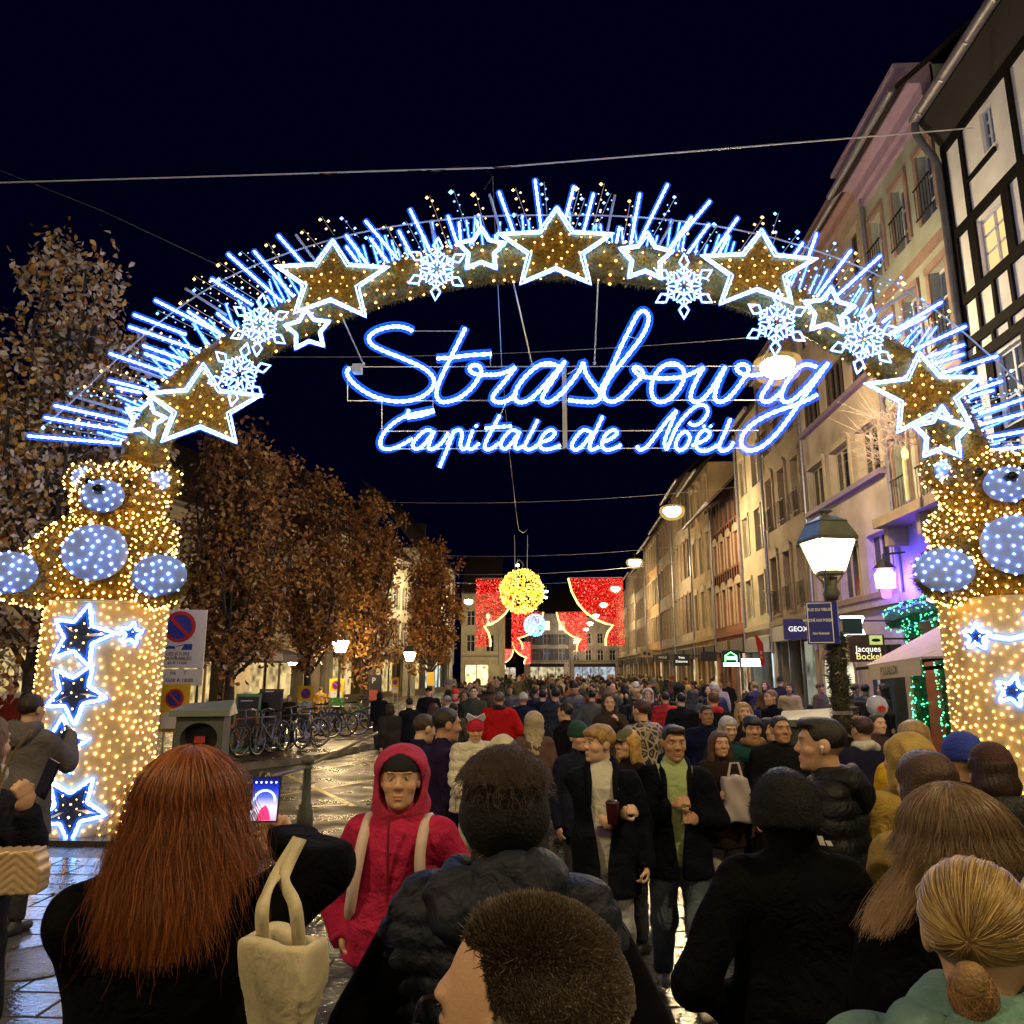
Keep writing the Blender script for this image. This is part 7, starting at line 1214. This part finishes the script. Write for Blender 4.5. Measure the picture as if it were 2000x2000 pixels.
person('person in royal blue beanie and black jacket beside the gold drum', 1877, 1424, 4.0, 10, dict(c=(.012, .012, .014), hem=.7, hood=True), hair=None, hat=('beanie', (.02, .045, .34)), fine=True, res=.018, bulk=1.15)
w17 = person('person in dark puffer with a white bag strap and burgundy knit hat', 1932, 1444, 3.7, 5, dict(c=(.014, .015, .015), kind='puffer', hem=.7, hood=True), hair=('bob', (.03, .015, .012)), hat=('beanie', (.05, .018, .015)), fine=True, res=.018, bulk=1.2); MB().tube(catmull([(.15, -.1, 1.45), (.05, -.19, 1.32), (-.1, -.19, 1.12), (-.2, -.12, .98)], 5), .02, 6).build('bag_strap', mat((.5, .48, .42), .6), w17, True)
person('person with bushy brown hair and yellow-brown coat behind the woman with flicked hair', 1806, 1462, 2.9, 12, dict(c=(.25, .17, .05), hem=.6), hair=('bob', (.05, .025, .012)), fine=True, res=.018, female=True)
# ================================================================ promenade and middle-distance figures
mid = [(762, 1372, 13.5, 40, (.03, .025, .02), ('bob', (.03, .018, .012)), None, 'person in dark brown jacket bending by the promenade kerb'), (800, 1362, 15, 30, (.01, .011, .014), ('short', (.02, .015, .01)), None, 'person in black jacket and jeans beside the kerb'), (838, 1340, 17.5, 180, (.012, .012, .014), ('short', BLK), ('cap', BLK), 'person in black cap facing the square by the far oak'), (847, 1372, 13, 0, (.05, .015, .012), ('long', (.06, .02, .014)), None, 'person with maroon hair and maroon coat walking away'), (886, 1372, 12.4, 20, (.07, .055, .03), ('short', (.02, .015, .012)), None, 'person in olive coat walking away behind the family'), (889, 1342, 16.5, 178, (.4, .37, .33), None, ('beanie', (.5, .03, .03)), 'person in white coat with red hat and scarf'), (908, 1346, 15.6, 185, (.02, .02, .02), None, ('hood', (.1, .08, .06)), 'person with a pale hood and black coat near the red hat'), (926, 1340, 15.2, 180, (.05, .06, .04), ('short', BLK), None, 'person in green-grey coat taking a picture'), (958, 1334, 18, 0, (.07, .045, .03), ('bob', (.06, .035, .02)), None, 'person in brown fur coat walking away'), (1022, 1350, 14, 0, (.012, .014, .03), None, ('beanie', (.5, .48, .4)), 'person in navy coat with a white knit hat'), (1060, 1346, 14.6, 0, (.010, .012, .025), ('short', BLK), None, 'broad person in dark navy jacket walking away'), (1085, 1342, 13.2, 10, (.01, .013, .02), ('short', BLK), None, 'tall person in black-blue jacket and blue jeans'), (1156, 1346, 14.5, 0, (.09, .09, .08), ('short', BLK), None, 'person in black and white checked jacket and pale jeans'), (1228, 1336, 18, 0, (.014, .025, .07), ('bob', (.3, .22, .1)), None, 'person in blue jacket with blonde hair and light jeans'), (1183, 1334, 19, 0, (.16, .12, .07), None, ('hood', (.18, .14, .08)), 'person in beige hooded coat in the street'), (1265, 1342, 15, 175, (.03, .02, .03), None, ('hood', (.4, .38, .35)), 'person with white fleece hood facing the square'), (1330, 1352, 12.6, 15, (.01, .01, .012), ('short', BLK), None, 'person in plain black coat beside the red puffer jacket'), (1352, 1344, 15, 20, (.05, .06, .065), None, ('hood', (.05, .06, .065)), 'person in grey hooded raincoat by the pale green shop'), (1342, 1336, 17, 0, (.2, .18, .14), None, ('beanie', (.4, .26, .04)), 'person with mustard hat by the pale green shop'), (566, 1356, 21, 178, (.035, .04, .02), ('short', (.1, .06, .04)), None, 'person in dark green jacket standing behind the bicycles'), (627, 1340, 27, 0, (.35, .2, .06), ('short', (.1, .06, .03)), None, 'person in camel coat walking away under the oaks'), (508, 1352, 19.5, 190, (.006, .006, .007), ('bob', BLK), None, 'person in long black coat before the menu boards'), (470, 1356, 24, 170, (.3, .26, .2), ('short', (.3, .3, .3)), None, 'grey-haired person in cream coat at the cafe terrace'), (430, 1352, 22, 100, (.02, .02, .022), ('short', BLK), None, 'person seated by the oak trunk in black'), (742, 1350, 20, 30, (.012, .012, .015), ('bob', BLK), None, 'person in black beside the parking meter'), (1710, 1392, 8.6, 200, (.05, .03, .03), ('short', (.03, .02, .015)), None, 'person in dark red jacket under the grey balloon'), (1640, 1386, 10.5, 40, (.05, .014, .02), ('bob', (.1, .06, .03)), None, 'person in pinkish coat between lantern and awning'), (28, 1330, 14, 180, (.2, .03, .02), ('short', BLK), None, 'person in red top at the cafe edge beyond the drum')]
PATC = {}
for px, tp_, Y, rz, c, hr, ht_, lb in mid:
    jeans = (.06, .08, .14) if 'jeans' in lb else (.02, .02, .024); jeans = (.2, .25, .33) if 'light jeans' in lb or 'pale jeans' in lb else jeans
    person(lb, px, tp_, Y, rz, dict(c=c, hem=.45 if 'long' in lb or 'coat' in lb else .8, kind='puffer' if 'jacket' in lb and px % 2 else 'wool'), pants=jeans, hair=hr, hat=ht_, res=.03, stride=random.choice((-.5, .5, .3)), arms=random.choice((('down', 'down'), ('fwd', 'back'), ('back', 'fwd'), ('pocket', 'pocket'))), tone=random.choice((0, 1, 2, 2)), female=px % 3 == 0, bulk=random.uniform(1, 1.2), scarf=(.5, .03, .03) if 'red hat and scarf' in lb else None)
# ================================================================ the crowd filling the street
protos = []
for k, (hr, ht_, kd, hem, arms, st, fem) in enumerate(((('short', BLK), None, 'wool', .75, ('down', 'down'), .5, False), (('long', BLK), None, 'wool', .5, ('back', 'fwd'), -.5, True), (None, ('beanie', BLK), 'puffer', .8, ('pocket', 'pocket'), .3, False), (('bob', BLK), None, 'wool', .45, ('fwd', 'down'), .4, True), (None, ('hood', BLK), 'wool', .6, ('pocket', 'down'), -.4, False), (('fringe', BLK), None, 'puffer', .8, ('chest', 'down'), .4, False), (None, ('beanie', BLK), 'wool', .5, ('down', 'phone'), .2, True), (('short', BLK), None, 'puffer', .8, ('phone', 'phone'), .1, False), (('bun', BLK), None, 'wool', .65, ('hip', 'fwd'), .5, True))):
    pp_ = None
    protos.append((person('crowd', None, None, 200 + k, 0, dict(c=BLK, kind=kd, hem=hem), hair=hr, hat=ht_, res=.04, arms=arms, stride=st, female=fem, X=0, h=1.7, tone=(0, 2, 1)[k % 3]), 'hair' if hr else 'hat', kd, hem, hr[0] if hr else ht_[0]))
COLS = [('black', (.008, .008, .010)), ('black', (.010, .010, .012)), ('navy', (.012, .015, .04)), ('dark grey', (.04, .04, .042)), ('brown', (.07, .04, .02)), ('beige', (.3, .23, .14)), ('olive', (.06, .06, .03)), ('burgundy', (.08, .012, .018)), ('mustard', (.3, .19, .03)), ('cream', (.42, .38, .3)), ('bottle green', (.015, .04, .025)), ('rust', (.2, .06, .02)), ('red', (.35, .02, .02))]
WTS = [8, 8, 6, 5, 4, 3, 3, 2, 1, 2, 2, 1, 1]
HC = dict(hair=[('dark-haired', (.012, .009, .008)), ('brown-haired', (.06, .03, .015)), ('blonde', (.32, .21, .09)), ('grey-haired', (.25, .24, .23))], hat=[('black-hatted', (.01, .01, .01)), ('white-hatted', (.5, .48, .44)), ('grey-hatted', (.12, .12, .12)), ('red-hatted', (.4, .02, .02))])
v_, f_ = surf(lambda P: np.maximum(np.maximum(np.abs(P[:, 0]) - .11, np.abs(P[:, 1]) - .05), np.abs(P[:, 2]) - .17) - .04, (-.2, -.13, -.25), (.2, .13, .25), .04); BPK = mesh('backpack', v_, f_, mat(BLK), True)
placed = []; nC = 0; tries = 0
while nC < 165 and tries < 6000:
    tries += 1; Y = 15.5 + 62 * random.random() ** 1.5; xl = -3.9 if Y > 22 else -3.2; X = random.uniform(xl, 6.9)
    if any((X - a) ** 2 + (Y - b) ** 2 < (.5 + .003 * Y) ** 2 for a, b in placed): continue
    placed.append((X, Y)); pr_, hk, kd, hem, ty = random.choice(protos); cn, cc = random.choices(COLS, WTS)[0]; hn, hcol = random.choices(HC[hk], (6, 3, 2, 1))[0]; away = random.random() < .62
    if ty == 'hood': hn, hcol = 'hooded', cc
    lb = f"{hn} {'woman' if False else 'person'} in {cn} {'puffer jacket' if kd == 'puffer' else 'long coat' if hem < .6 else 'jacket'} {'walking away' if away else 'towards the arch'} in the crowd"
    cm = mat(cc, .55 if kd == 'puffer' else .88, .15, 14); hm_ = mat(hcol, .6, .3, 30); pm = mat(random.choice(((.02, .02, .024), (.04, .05, .1), (.015, .015, .015), (.06, .06, .05), (.15, .18, .24))), .85, .2, 10)
    r = dup(pr_, (X, Y, .002), R(random.gauss(0, 40) + (0 if away else 180)), lb, dict(coat=cm, hair=hm_, hat=hm_, hood=cm, trousers=pm)); r['group'] = 'people filling the street'
    if random.random() < .3:
        bc, bn = random.choice((((.01, .01, .012), 'black'), ((.03, .04, .09), 'blue'), ((.3, .26, .2), 'beige'), ((.12, .03, .02), 'rust')))
        link('backpack', BPK, r, (0, -.2, 1.2)).material_slots[0].link = 'OBJECT'; r.children[-1].material_slots[0].material = mat(bc, .7, .2, 9); r['label'] = lb.replace(' in the crowd', f' with {bn} backpack in the crowd')
    sc_ = random.choice((random.uniform(.9, 1.06), random.uniform(.95, 1.03), random.uniform(.68, .88) if random.random() < .4 else 1.0)) * 1.7 / 1.75; r.scale = (sc_,) * 3; nC += 1
for pr_, *_ in protos:
    for ch in list(pr_.children): bpy.data.objects.remove(ch)
    bpy.data.objects.remove(pr_)
